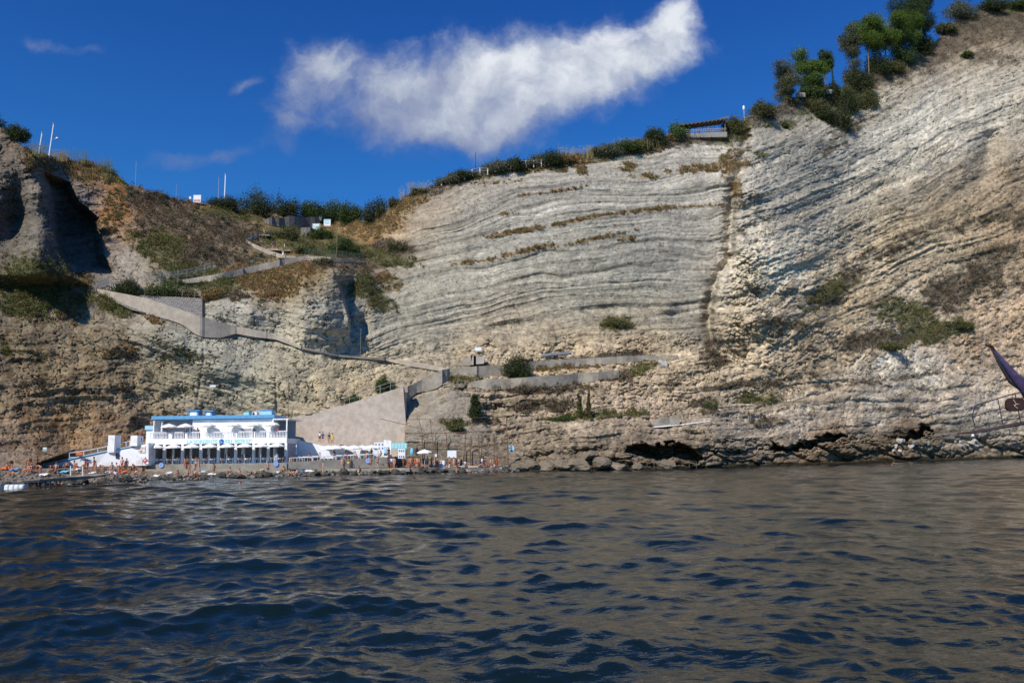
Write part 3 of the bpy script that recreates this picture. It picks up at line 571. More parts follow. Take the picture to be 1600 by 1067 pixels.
# ------------------------------------------------------------------ leaves
def leaf_mat(name, rough=.7):
    m = bpy.data.materials.new(name); m.use_nodes = True; n = NT(m.node_tree); b = n.n['Principled BSDF']
    a = n.n.new('ShaderNodeAttribute'); a.attribute_name = 'leaf_colour'; g = n.n.new('ShaderNodeNewGeometry')
    tc_ = n.n.new('ShaderNodeTexCoord'); f = n.noise(tc_.outputs['Object'], 5.0, 3)
    c = n.mix(1.0, a.outputs['Color'], n.ramp(f, [(.3, .7), (.7, 1.3)]), 'MULTIPLY'); n.l.new(c, b.inputs['Base Color'])
    b.inputs['Roughness'].default_value = rough; b.inputs['Specular IOR Level'].default_value = .15
    tr = n.n.new('ShaderNodeBsdfTranslucent'); n.l.new(c, tr.inputs[0]); mx_ = n.n.new('ShaderNodeMixShader'); mx_.inputs[0].default_value = .22
    out = n.n['Material Output']; n.l.new(b.outputs[0], mx_.inputs[1]); n.l.new(tr.outputs[0], mx_.inputs[2]); n.l.new(mx_.outputs[0], out.inputs[0]); return m
LEAF = leaf_mat('leaves')
BARK = mat('bark', (.16, .12, .085), .9, .3, 6, .02)
def leaves(cen, nrm_bias, size, col, rs, aspect=.5, up=0.0):
    """one small pointed leaf face (two triangles) per centre"""
    n = len(cen); a = rs.normal(size=(n, 3)); a[:, 2] += up; a /= np.linalg.norm(a, axis=1)[:, None]
    b = np.cross(a, rs.normal(size=(n, 3))); b /= np.linalg.norm(b, axis=1)[:, None]+1e-9
    sz = size*rs.uniform(.6, 1.4, n)[:, None]; P = np.stack([cen-a*sz, cen+b*sz*aspect, cen+a*sz, cen-b*sz*aspect], 1).reshape(-1, 3)
    F_ = np.arange(4*n).reshape(n, 4); return P, F_, np.repeat(col, 4, 0)
def crown(name, lobes_, nl, size, base, rs, parent=None, up=0.0, var=.3, shell=.55, aspect=.5, spread=.2):
    """leaves spread through a set of ellipsoid lobes (centre, radii), denser near the surface, in clumps"""
    spread_ = spread; vol = np.array([l[1][0]*l[1][1]*l[1][2] for l in lobes_])**.66; cnt = (nl*vol/vol.sum()).astype(int)+3
    P = []; Cc = []
    for (c, r), k in zip(lobes_, cnt):
        nc = max(4, k//14); d = rs.normal(size=(nc, 3)); d /= np.linalg.norm(d, axis=1)[:, None]; rad = rs.uniform(shell, 1.0, nc)**.6
        cc = np.array(c)+d*rad[:, None]*np.array(r); pick = rs.randint(0, nc, k)
        spread = np.array(r)*spread_; pos = cc[pick]+rs.normal(size=(k, 3))*spread
        tint = 1+rs.uniform(-var, var, nc)[pick][:, None]*np.array([1.2, 1, .8])+rs.normal(size=(k, 1))*.10
        P.append(pos); Cc.append(np.clip(np.array(base)*tint, .005, .6))
    P = np.concatenate(P); Cc = np.concatenate(Cc); v, f, c = leaves(P, 0, size, Cc, rs, aspect, up)
    return mesh_np(name, v, f, LEAF, cols={'leaf_colour': c}, parent=parent)
DARK, GREEN, OLIVE, GREYG, PINE, DRY = (.055, .070, .028), (.065, .095, .026), (.115, .115, .045), (.13, .14, .085), (.105, .16, .026), (.26, .18, .075)
def shrub(px, py, w_, h_, base, label, cat='bush', group=None, kind='shrub', seed=0, back=0.0, dens=1.0, sz=None, name=None):
    rs = np.random.RandomState(seed+int(px*3+py)); low = ridge(px)+1.5
    if py < low: h_ += low-py; py = low
    if 690 < px < 1010 and py < 300: h_ *= .74; w_ *= 1.15
    p = T(px, py)
    if back and py < low+6: p = T(px, py+2)
    m_ = mpp(p.y); W, H = w_*m_/2, h_*m_
    root = empty(name or kind, p); lobes_ = []
    k = max(3, int(w_/9))
    for i in range(k):
        u = (i+.5)/k*2-1; hh = H*(1-.45*u*u)*rs.uniform(.75, 1.05)
        lobes_.append(((u*W*.8+rs.normal()*.1*W, rs.normal()*W*.18, hh*.48), (W*.42*rs.uniform(.8, 1.2), W*.4, hh*.5)))
        if rs.rand() < .6: lobes_.append(((u*W*.6, rs.normal()*W*.3, hh*.32), (W*.35, W*.35, hh*.3)))
    crown('foliage', lobes_, int(min(7000, 7.5*w_*h_*dens+60)), sz or max(.10, 1.1*m_), base, rs, root, spread=.34)
    mb = MB()
    for i in range(5):
        x_ = rs.uniform(-.6, .6)*W; mb.tube([(x_*.2, 0, -.5), (x_*.6, rs.normal()*.1, H*.35), (x_, rs.normal()*.2, H*.75)], [.10*H*.25+.02, .03+.01*H, .015], 4)
    mb.build('stem', BARK, root); tag(root, label, cat, group); return root

# --- ground scrub that nobody could count
def scatter(name, kinds, n_t, leaves_per, rad, size, palette, up, label, seed, th=.35):
    rs = np.random.RandomState(seed); inb = np.isin(VK, kinds) & (VM > th) & (PX > -60) & (PX < 1680)
    wgt = (VM*inb)*((yw-ys)[:, None])*np.gradient(cols)[:, None]; wgt = wgt.ravel(); wgt /= wgt.sum()
    pk = rs.choice(len(wgt), n_t, p=wgt); P0 = np.stack([VX.ravel()[pk], VY.ravel()[pk], VZ.ravel()[pk]], 1); P0[:, 1] -= .15
    kk = VK.ravel()[pk]; s_ = rs.uniform(.5, 1.35, n_t)*(1+.5*(VM.ravel()[pk] > .9))*(P0[:, 1]/160)
    base = np.array([palette[k] for k in range(4)])[kk]*(1+rs.normal(size=(n_t, 3))*np.array([.16, .13, .16]))*rs.uniform(.55, 1.45, n_t)[:, None]
    i = np.repeat(np.arange(n_t), leaves_per); d = rs.normal(size=(len(i), 3)); d /= np.linalg.norm(d, axis=1)[:, None]; d[:, 2] = np.abs(d[:, 2])*1.1
    pos = P0[i]+d*(rad*s_[i]*rs.uniform(.2, 1, len(i)))[:, None]
    v, f, c = leaves(pos, 0, size, np.clip(base[i], .01, .6), rs, .42, up)
    o = mesh_np(name, v, f, LEAF, cols={'leaf_colour': c}); o['kind'] = 'stuff'; o['label'] = label; o['category'] = 'ground cover'
PAL = [(.22, .15, .065), (.125, .12, .04), (.055, .075, .025), (.12, .095, .06)]
scatter('scrub', [1, 2, 3], 13000, 24, .8, .14, PAL, 0.3, 'low brown and olive scrub growing in patches over the cliffs', 21)
scatter('dry_grass', [0], 6500, 22, .42, .135, PAL, 2.2, 'golden dry grass on the ledges and upper slopes', 22)
# sparse tufts on the bare rock, nobody could count them
mask_keep = VM.copy(); VM = np.where((PY > 300) & (np.abs(PX-800) < 780), sstep(fbm(PX/46, PY/26, 4, 310), .18, .6)*(.12+.88*sstep(PX, 1130, 1200)+.4*(PX < 520))*sstep(np.interp(PX, wlx, wly)-PY, 40, 70), 0)
VKs = VK.copy(); VK = np.where(fbm(PX/30, PY/30, 2, 311) > .1, 1, 3); scatter('sparse_tufts', [1, 3], 3000, 10, .42, .12, PAL, 0.4, 'small dry tufts dotted over the bare pale rock', 23, .05); VM = mask_keep; VK = VKs

# --- bushes and trees one can tell apart
RB = [(348, 321, 46, 22, DARK, 'low dark bush under the white pole on the left ridge'), (402, 332, 54, 44, DARK, 'tallest dark tree-like bush on the saddle above the path, left of the stone wall'),
 (447, 336, 52, 36, DARK, 'dark rounded bush on the saddle straight above the basalt wall'), (487, 334, 40, 32, GREEN, 'small green bush behind the lamp on the basalt wall'),
 (521, 341, 50, 36, GREEN, 'light green rounded bush behind the thin pole at the saddle'), (549, 342, 36, 30, GREEN, 'green bush at the low point of the ridge'), (586, 340, 44, 38, DARK, 'dark bush where the ridge starts climbing right of the saddle'),
 (617, 318, 22, 14, OLIVE, 'small olive bush beside the pale dry reeds'), (655, 300, 30, 12, OLIVE, 'flat olive bush on the climbing ridge left of the fence posts'),
 (703, 283, 40, 20, GREYG, 'small grey green bush on the ridge just left of the dark pole'), (727, 276, 40, 22, DARK, 'dark bush at the foot of the thin dark ridge pole'),
 (778, 266, 46, 32, GREYG, 'broad grey green olive bush behind the first fence posts'), (808, 262, 30, 26, DARK, 'dark olive bush between the fence posts on the ridge'), (837, 257, 34, 28, GREYG, 'grey olive bush behind the last tall fence post'),
 (862, 254, 36, 28, DARK, 'dark bush where the ridge fence ends'), (885, 251, 30, 26, DRY, 'straw coloured bush left of the reed bed on the ridge'), (945, 240, 46, 28, GREYG, 'pale grey green bush in the middle of the ridge'),
 (978, 234, 42, 28, GREEN, 'green bush left of the dark ridge tree'), (1025, 226, 44, 34, DARK, 'dark tree on the ridge left of the timber pergola'), (1000, 230, 36, 26, OLIVE, 'olive bush half in front of the dark ridge tree'), (1052, 216, 22, 14, DRY, 'dry ochre bush under the left end of the pergola'),
 (1145, 205, 28, 26, OLIVE, 'olive brown bush hiding the right end of the pergola'), (1192, 180, 40, 22, OLIVE, 'brown bush on the ridge right of the white post'),
 (198, 462, 46, 30, DARK, 'dark bush above the white meter box by the gate'), (252, 463, 62, 26, GREEN, 'wide green bush behind the fence on the stone wall'), (296, 466, 30, 16, OLIVE, 'olive bush at the right end of the fenced stone wall'), (332, 466, 34, 22, DRY, 'rounded straw bush on top of the grey boss right of the stone wall'),
 (808, 586, 46, 34, DARK, 'big dark round bush on the concrete terrace below the ruined hut'), (962, 510, 44, 14, OLIVE, 'olive bush on a ledge in the middle of the grey cliff'),
 (526, 639, 26, 22, DARK, 'dark bush on the stairway at its second landing'), (553, 631, 24, 18, GREEN, 'green bush on the stairway wall, next up from the second landing'), (603, 612, 32, 26, GREEN, 'topmost green bush beside the beige stairway'), (463, 652, 26, 26, OLIVE, 'bush at the foot of the stairway behind the beach club roof'),
 (712, 670, 26, 12, OLIVE, 'yellow green bush above the rusty frame'), (1110, 637, 20, 10, GREEN, 'small green bush above the white path on the right'), (1500, 513, 40, 16, OLIVE, 'olive bush at the right end of the long scrub ledge'), (1385, 545, 50, 14, OLIVE, 'russet bush at the left of the long scrub ledge'),
 (448, 372, 40, 20, OLIVE, 'olive bush above the white dressed walkers'), (500, 372, 36, 18, GREEN, 'green bush below the information boards'), (540, 396, 46, 26, GREEN, 'dark green bush left of the end of the upper path'), (478, 395, 30, 16, OLIVE, 'olive bush right of the walkers'), (620, 390, 30, 16, OLIVE, 'olive bush on the pale slope right of the upper path'), (505, 412, 30, 12, OLIVE, 'low bush on top of the grey buttress'),
 (1510, 88, 24, 10, GREEN, 'small bright green bush on bare rock near the top right'), (1225, 198, 20, 8, GREEN, 'small bright green bush on bare rock below the ridge pines'), (880, 655, 40, 7, GREEN, 'low green bush on the lowest rock ledge')]
for i, (px, py, w_, h_, c_, lb) in enumerate(RB): shrub(px, py+2, w_, h_, c_, lb, seed=i, back=1.0 if py < 345 else 0, group='bushes on the ridge and ledges')
# hanging creeper and two small cypresses on the terraces
def upright(px, py, w_, h_, lb, name, cat, base=OLIVE):
    p = T(px, py); m_ = mpp(p.y); rs = np.random.RandomState(int(px)); root = empty(name, p+Vector((0, -.4, 0))); W, H = w_*m_/2, h_*m_
    crown('foliage', [((rs.normal()*.12*W, rs.normal()*.12*W, H*t), (W*(1-.62*t)*.8, W*.7*(1-.6*t), H*.14)) for t in np.linspace(.12, .9, 8)], int(w_*h_*6), .14, base, rs, root)
    mb = MB(); mb.tube([(0, 0, -.6), (0, 0, H*.9)], [.12, .03], 5); mb.build('trunk', BARK, root); tag(root, lb, cat)
upright(906, 652, 12, 36, 'left and fuller of two narrow dark cypresses on the terrace', 'cypress_tree', 'cypress')
upright(920, 652, 9, 40, 'thin half bare cypress, right hand one of the pair', 'cypress_tree', 'cypress', (.12, .10, .05))
upright(743, 652, 26, 34, 'ivy hanging in a dark clump over the grey terrace wall', 'ivy_clump', 'ivy', DARK)
# pines on the top right ridge
def pine(px, py, h_, w_, top, lb, base=PINE, lean=0.0, seed=1, flat=1.0, kind='pine_tree', cl=6):
    low = ridge(px)+3
    if py < low: h_ += low-py; py = low
    p = T(px, py); m_ = mpp(p.y); rs = np.random.RandomState(seed); root = empty(kind, p); H, W = h_*m_, w_*m_/2
    mb = MB(); L = lean*H; trunk = [(0, 0, -1.5), (L*.2, 0, H*.25), (L*.55, .2, H*.55), (L, 0, H*.9)]; mb.tube(trunk, [.26, .2, .15, .05], 7)
    lb_ = []
    for i in range(cl*2):
        t = top+(1-top)*rs.rand()*.95; a_ = rs.uniform(0, 6.28); r_ = W*(.2+.65*rs.rand())*(1-.5*abs(t-(top+1)/2)/(1-top))
        c = (L*t+math.cos(a_)*r_, math.sin(a_)*r_*.8, H*t); z0 = max(.2, t-.16); mb.tube([(L*z0, 0, H*z0), (lerp(L*z0, c[0], .6), c[1]*.6, H*(t-.05)), c], [.12, .07, .02], 4)
        lb_.append((c, (W*.52*rs.uniform(.6, 1.2), W*.5, H*.075*flat*rs.uniform(.7, 1.3))))
    mb.build('trunk', BARK, root); crown('crown', lb_, int(w_*h_*4.6), .21, base, rs, root, up=.5, var=.55, shell=.3, aspect=.28); tag(root, lb, 'pine', 'pines on the right hand ridge')
pine(1236, 150, 52, 58, .22, 'grey and partly bare pine, leftmost on the right hand ridge', (.12, .125, .06), -.1, 3, 1.6)
pine(1264, 142, 68, 54, .28, 'bright green pine above the wooden railing', PINE, .05, 4, 1.5)
pine(1291, 140, 76, 30, .5, 'slim tall pine beside the white chimney post', (.055, .09, .025), .0, 5, 1.2)
pine(1338, 120, 82, 44, .25, 'thin grey pine left of the bright group of pines', (.10, .11, .06), -.1, 6, 1.3)
pine(1358, 110, 96, 62, .55, 'bright green umbrella pine with bare trunk, left of the tallest', PINE, .05, 7, 1.1)
pine(1384, 98, 90, 60, .5, 'bright green pine with two bare limbs, middle of the group', PINE, .08, 8, 1.2)
pine(1408, 90, 78, 62, .35, 'bright green pine hanging over the slope below the dark pines', (.07, .12, .022), .12, 9, 1.3)
pine(1424, 72, 92, 66, .4, 'tallest dark pine cut by the top edge of the view', (.045, .072, .024), .02, 10, 1.5)
pine(1443, 62, 80, 44, .35, 'dark pine on the right side of the tall group', (.04, .06, .022), .1, 12, 1.5)
for i, (px, py, w_, h_, c_, lb) in enumerate([(1322, 172, 44, 44, DARK, 'large dark evergreen bush in the gully below the pines'), (1345, 140, 40, 40, DARK, 'dark evergreen bush at the foot of the thin grey pine'), (1262, 148, 40, 18, GREEN, 'green bush under the wooden railing'), (1300, 150, 30, 20, DARK, 'dark bush below the white chimney post'), (1392, 112, 50, 24, OLIVE, 'olive brown bush below the bright pines'), (1290, 186, 34, 20, DARK, 'dark bush below the gully evergreen'), (1235, 158, 30, 16, OLIVE, 'brown bush left of the wooden railing'),
   (1338, 128, 34, 34, OLIVE, 'olive undergrowth between the trunks of the left pines'), (1372, 108, 40, 34, DARK, 'dark undergrowth at the foot of the two bright pines'), (1410, 88, 44, 34, (.06, .09, .025), 'mid green undergrowth beneath the pine hanging over the slope'), (1440, 68, 36, 30, DARK, 'dark undergrowth beneath the darkest pines'), (1272, 140, 40, 30, OLIVE, 'olive undergrowth behind the wooden railing'),
   (1312, 200, 56, 46, (.055, .068, .03), 'wide dark scrub bush low in the gully below the pines'), (1275, 176, 50, 26, OLIVE, 'wide olive bush on the slope under the left pines'), (1352, 168, 46, 34, OLIVE, 'olive brown bush right of the dark gully bush'),
   (1500, 22, 50, 22, GREYG, 'grey green bush on the crest at the top right'), (1550, 14, 46, 20, DARK, 'dark bush on the crest near the right edge'), (1588, 12, 40, 20, GREEN, 'green bush on the crest at the right edge'), (1480, 48, 40, 18, OLIVE, 'brown bush on the crest right of the pines'), (20, 205, 40, 18, DARK, 'dark bush on top of the left rock tower'), (-20, 198, 50, 30, DARK, 'dark bush at the left edge above the rock tower')]):
    shrub(px, py+2, w_, h_, c_, lb, seed=50+i, back=.8, group='bushes on the ridge and ledges')
# reeds
def reeds(px, py, w_, h_, col, lb, n_=90):
    p = T(px, py); m_ = mpp(p.y); rs = np.random.RandomState(int(px)); root = empty('reed_clump', p); mb = MB(); W, H = w_*m_/2, h_*m_
    P = []; 
    for i in range(n_):
        x_ = rs.uniform(-W, W); y_ = rs.normal()*.5; hh = H*rs.uniform(.55, 1.05); P.append([(x_, y_, -.6), (x_+.07, y_, -.6), (x_+rs.normal()*.25, y_, hh)])
        a = rs.uniform(.4, .95); s_ = rs.choice([-1, 1]); P.append([(x_, y_, hh*a), (x_, y_, hh*a+.1), (x_+s_*rs.uniform(.3, .7), y_, hh*a+rs.uniform(-.1, .5))])
    v = np.array(P).reshape(-1, 3); f = np.arange(len(v)).reshape(-1, 3); c = np.repeat(np.clip(np.array(col)*rs.uniform(.6, 1.4, (len(P), 1)), 0, 1), 3, 0)
    mesh_np('canes', v, f, LEAF, cols={'leaf_colour': c}, parent=root); tag(root, lb, 'reeds', 'reed clumps along the ridges')
reeds(50, 240, 44, 22, (.17, .16, .06), 'green reeds around the left pair of white poles'); reeds(115, 252, 50, 24, (.13, .14, .05), 'tall green reeds right of the white poles'); reeds(160, 266, 34, 24, (.12, .13, .045), 'green reeds where the left ridge drops'); reeds(90, 243, 30, 16, (.25, .18, .08), 'dry brown grass clump behind the white pole')
reeds(628, 312, 8, 24, (.34, .32, .24), 'tall bleached reeds standing alone against the sky', 22); reeds(655, 299, 40, 20, (.33, .29, .15), 'pale yellow reeds on the climbing ridge'); reeds(598, 322, 24, 20, (.3, .28, .2), 'thin bleached reeds behind the ridge bush', 26)
reeds(715, 279, 40, 10, (.24, .18, .08), 'low dry grass clump beside the dark ridge pole', 70); reeds(795, 263, 60, 10, (.22, .17, .08), 'low dry grass between the fence posts', 90); reeds(855, 254, 40, 12, (.26, .19, .08), 'low golden grass at the end of the ridge fence', 80); reeds(940, 240, 50, 14, (.27, .22, .10), 'straw coloured grass right of the yellow reed bed', 90); reeds(1012, 228, 40, 14, (.26, .19, .09), 'golden grass below the dark ridge tree', 70)
reeds(900, 247, 60, 24, (.34, .29, .13), 'yellow reed bed in the middle of the ridge', 130); reeds(985, 232, 60, 20, (.28, .26, .12), 'yellow green reed bed left of the dark ridge tree', 120)
# agaves
AG = mat('agave_leaf', (.16, .19, .13), .6, .25, 2); agm = None
def agave_mesh():
    rs = np.random.RandomState(5); v = []; f = []
    for i in range(30):
        a_ = i*2.399; el = math.radians(12+68*(i/30.)); L = rs.uniform(.8, 1.1); b = len(v)
        for t, wd in ((0, .07), (.45, .11), (1.0, 0.004)):
            r = L*t*math.cos(el)+.05; z = L*t*math.sin(el)-.12*t*t*(1-i/30.)
            c_, s_ = math.cos(a_), math.sin(a_); v += [(r*c_-wd*s_, r*s_+wd*c_, z+wd*.5), (r*c_, r*s_, z), (r*c_+wd*s_, r*s_-wd*c_, z+wd*.5)]
        for k in range(2): q = b+k*3; f += [(q, q+1, q+4, q+3), (q+1, q+2, q+5, q+4)]
    return v, f
v_, f_ = agave_mesh(); ag0 = None
for i, (px, py, s_) in enumerate([(205, 306, 12), (215, 303, 10), (232, 308, 12), (245, 306, 13), (258, 309, 12), (272, 314, 10), (262, 322, 9), (304, 346, 11), (318, 350, 9), (348, 344, 12), (356, 352, 13), (344, 356, 10), (330, 392, 14), (320, 400, 9), (344, 396, 10), (383, 394, 11), (408, 402, 14), (575, 342, 11), (588, 338, 12), (481, 384, 12), (508, 374, 13), (456, 384, 9)]):
    if ag0 is None:
        o = mesh_np('agave_plant', v_, f_, AG); ag0 = o
    else: o = ag0.copy(); C.objects.link(o)
    p = T(px, py); k = s_*mpp(p.y)/1.5; o.location = p+Vector((0, -.3, .05)); o.scale = (k, k, k); o.rotation_euler = (.15, .1*(i % 3), i*1.3)
    tag(o, 'blue green agave rosette, one of many spiky agaves scattered on the left hill slope', 'agave', 'agaves on the left hill')
# ------------------------------------------------------------------ materials
WHITE = mat('white_paint', (.86, .86, .86), .55, .05, 1.2, .004, stain=(.55, .53, .48)); WHITE2 = mat('white_enamel', (.78, .79, .80), .45, .04, 3)
BLUE = mat('blue_paint', (.12, .33, .56), .5, .12, 2, .004); LBLUE = mat('pale_blue_paint', (.38, .62, .74), .5, .10, 2); TURQ = mat('turquoise_paint', (.28, .66, .68), .5, .06, 3)
NAVY = mat('navy_paint', (.03, .07, .20), .5, .1, 3); INNER = mat('shaded_plaster', (.34, .33, .36), .8, .1, 2); SHADE_KERB = mat('shade_and_kerb_grey', (.42, .41, .44), .8, .08, 1.5)  # building shade put into both plaster colours; the path kerb is plain grey
CONC = mat('concrete', (.27, .25, .215), .9, .16, .9, .02, stain=(.14, .13, .11)); CONC2 = mat('pale_concrete', (.40, .355, .30), .9, .14, .5, .03, stain=(.28, .235, .19)); CONC3 = mat('grey_concrete', (.345, .30, .235), .92, .25, .5, .08, bscale=1.6, stain=(.19, .165, .13))
PINKC = mat('beige_render', (.50, .42, .34), .92, .15, 1.0, .05, bscale=2.5, stain=(.40, .315, .24)); PATHC = mat('path_render', (.385, .33, .265), .92, .16, .8, .06, bscale=2, stain=(.27, .225, .175))
DARKM = mat('dark_metal', (.03, .03, .035), .5, .2, 4); RUST = mat('rusty_iron', (.16, .085, .05), .85, .35, 5); WOOD = mat('weathered_wood', (.20, .145, .10), .8, .25, 4, .005); WOODP = mat('pale_wood', (.45, .38, .29), .8, .2, 4)
STEEL = mat('galvanised_steel', (.42, .43, .44), .45, .1, 4, metal=.3); CANVAS = mat('white_canvas', (.82, .82, .80), .85, .04, 3); GREENM = mat('green_mesh', (.07, .11, .08), .8, .2, 5)
ORANGE = mat('orange_plastic', (.75, .16, .04), .45, .1, 3); REDP = mat('red_paint', (.55, .05, .04), .5, .1, 3); SKYP = mat('sky_blue_plastic', (.18, .55, .78), .45, .1, 3); YEL = mat('yellow_towel', (.75, .66, .12), .9, .1, 5); PINK = mat('pink_towel', (.72, .35, .36), .9, .1, 5)
BLACK = mat('black_cloth', (.02, .02, .022), .9, .2, 5); BLUET = mat('blue_towel', (.10, .28, .58), .9, .15, 5); GREENT = mat('green_board', (.25, .42, .33), .6, .1, 3)
ROCKD = mat('wet_dark_rock', (.065, .062, .05), .7, .4, 1.2, .15, bscale=2.0); ROCKG = mat('grey_boulder', (.20, .185, .16), .95, .3, .8, .12, bscale=2.2, stain=(.11, .1, .085)); ROCKB = mat('brown_boulder', (.20, .16, .115), .95, .25, .4, .2, bscale=1.4, stain=(.17, .14, .11)); ROCKW = mat('pale_boulder', (.40, .37, .33), .95, .2, .6, .12, bscale=2)
# blocks of dark basalt bedded in pale mortar
def masonry(name, c1, c2, mortar, bw_, bh_):
    m = bpy.data.materials.new(name); m.use_nodes = True; n = NT(m.node_tree); b = n.n['Principled BSDF']; tc_ = n.n.new('ShaderNodeTexCoord'); sp_ = n.n.new('ShaderNodeSeparateXYZ'); n.l.new(tc_.outputs['Object'], sp_.inputs[0])
    v = n.comb(n.m('ADD', sp_.outputs[0], n.m('MULTIPLY', sp_.outputs[1], .6)), sp_.outputs[2], 0.0); nz_ = n.noise(tc_.outputs['Object'], 2.5, 3, col=True); v = n.vm('ADD', v, n.vm('SCALE', nz_, sc=.12))
    br = n.n.new('ShaderNodeTexBrick'); n.l.new(v, br.inputs[0]); br.inputs['Color1'].default_value = (*c1, 1); br.inputs['Color2'].default_value = (*c2, 1); br.inputs['Mortar'].default_value = (*mortar, 1)
    br.inputs['Scale'].default_value = 1; br.inputs['Brick Width'].default_value = bw_; br.inputs['Row Height'].default_value = bh_; br.inputs['Mortar Size'].default_value = .035; br.inputs['Bias'].default_value = 0
    c = n.mix(1.0, br.outputs[0], n.ramp(n.noise(tc_.outputs['Object'], 4, 5), [(.3, .7), (.7, 1.3)]), 'MULTIPLY'); n.l.new(c, b.inputs['Base Color']); b.inputs['Roughness'].default_value = .9
    bn_ = n.n.new('ShaderNodeBump'); bn_.inputs['Distance'].default_value = .05; n.l.new(br.outputs['Fac'], bn_.inputs['Height']); bn_.invert = True; n.l.new(bn_.outputs[0], b.inputs['Normal']); return m
STONE = masonry('basalt_masonry', (.085, .08, .078), (.15, .145, .14), (.34, .31, .27), .75, .42); RUBBLE = masonry('rubble_masonry', (.12, .10, .10), (.24, .20, .18), (.30, .26, .21), .45, .36)

def face_Y(P, off=0.0):
    """plane Y = a + b px + c py fitted to the ground behind a wall's outline"""
    A = np.array([[1, x, y] for x, y in P]); t = np.array([T(x, y).y for x, y in P]); co = np.linalg.lstsq(A, t, rcond=None)[0]
    d = (t-A@co).min(); return lambda x, y: float(co[0]+co[1]*x+co[2]*y+min(d, 0)-off)
def wall(name, P, m, label, cat='wall', off=.4, thick=2.5, Yf=None, kind=None, parent=None, push=(0, 1, 0), rough=0):
    f = Yf or face_Y(P, off)
    if rough:
        rs = np.random.RandomState(int(P[0][0]+P[0][1])); Q = []
        for k in range(len(P)):
            a, b_ = P[k], P[(k+1) % len(P)]; n_ = max(1, int(math.hypot(b_[0]-a[0], b_[1]-a[1])/5)); Q.append(a)
            for j in range(1, n_): Q.append((lerp(a[0], b_[0], j/n_)+rs.normal()*rough, lerp(a[1], b_[1], j/n_)+rs.normal()*rough))
        P = Q
    fr = [at(x, y, f(x, y)) for x, y in P]; bk = [p+Vector(push)*thick for p in fr]
    mb = MB(); mb.prism(fr, bk); o = mb.build(name, m, parent, tri=True)
    if label: tag(o, label, cat)
    if kind: o['kind'] = kind
    return o, f
# ------------------------------------------------------------------ quay, walkway, retaining walls
def zbox(name, xpx0, xpx1, Y0, Y1, z0, z1, m, kind='structure', bevel=.03, label=None, cat=None):
    mb = MB(); mb.box(at(xpx0, 700, Y0).x, at(xpx1, 700, Y0).x, Y0, Y1, z0, z1); o = mb.build(name, m, bevel=bevel)
    if kind: o['kind'] = kind
    if label: tag(o, label, cat)
    return o
Q1 = zbox('quay', 224, 449, 118.5, 131, .2, 2.0, CONC)
fr = [at(449, 733, 118.7), at(605, 730, 123.5), at(605, 714.5, 123.5), at(449, 721.8, 118.7)]
mb = MB(); mb.prism(fr, [p+Vector((0, 11, 0)) for p in fr]); q2 = mb.build('quay_extension', CONC, tri=True); q2['kind'] = 'structure'
fr = [at(215, 737, 116.6), at(640, 736.5, 121.5), at(640, 731.5, 121.5), at(215, 733.2, 116.6)]
mb = MB(); mb.prism(fr, [p+Vector((0, 4, 0)) for p in fr]); q3 = mb.build('shore_walkway', CONC3, tri=True); q3['kind'] = 'structure'
fr = [at(632, 737, 121.8), at(800, 735, 130), at(800, 731.5, 130), at(632, 731.5, 121.8)]
mb = MB(); mb.prism(fr, [p+Vector((0, 6, 0)) for p in fr]); q4 = mb.build('sun_platform', CONC, tri=True); q4['kind'] = 'structure'

YB = lambda x, y: 131.2+(x-455)*.019+(700-y)*.012
wall('retaining_wall', [(452, 653), (540, 632), (630, 604), (634, 660), (637, 712), (452, 722)], PINKC, 'large blank beige retaining wall under the stairway, right of the beach club', off=0, Yf=YB, thick=3)
# the stairway on top of it
st = empty('stairway', at(455, 655, 134)); mbs = MB(); mbr = MB()
for i in range(22):
    x0 = 447+i*8.6; x1 = x0+9.4; y0 = np.interp(x0, [447, 540, 630, 694], [657, 633, 604, 577]); Yy = YB(x0, y0)+.3; a = at(x0, y0+1.2, Yy)-st.location; b_ = at(x1, y0+1.2, Yy)-st.location
    mbs.box(a.x, b_.x, 0+a.y, a.y+2.4, a.z-.8, a.z+.25)
for i in range(12):
    x0 = 450+i*16; y0 = np.interp(x0, [447, 540, 630, 694], [656, 632, 603, 576]); a = at(x0, y0, YB(x0, y0)+2.2)-st.location; mbr.tube([a, a+Vector((0, 0, 1.4))], .035, 4)
    if i: mbr.tube([pv+Vector((0, 0, 1.35)), a+Vector((0, 0, 1.35))], .03, 4); mbr.tube([pv+Vector((0, 0, .7)), a+Vector((0, 0, .7))], .02, 4)
    pv = a
mbs.build('steps', PATHC, st); mbr.build('railing', STEEL, st); tag(st, 'long flight of concrete steps with thin metal railing climbing above the beige wall', 'stairs')
wall('ledge', [(1022, 668), (1062, 664.5), (1110, 658.5), (1110, 656.8), (1070, 661.4), (1022, 666)], mat('whitewashed_concrete', (.6, .58, .54), .8, .15, 1.5), 'white painted ledge on the right hand path above the sea caves', 'ledge', off=.3, thick=.6)
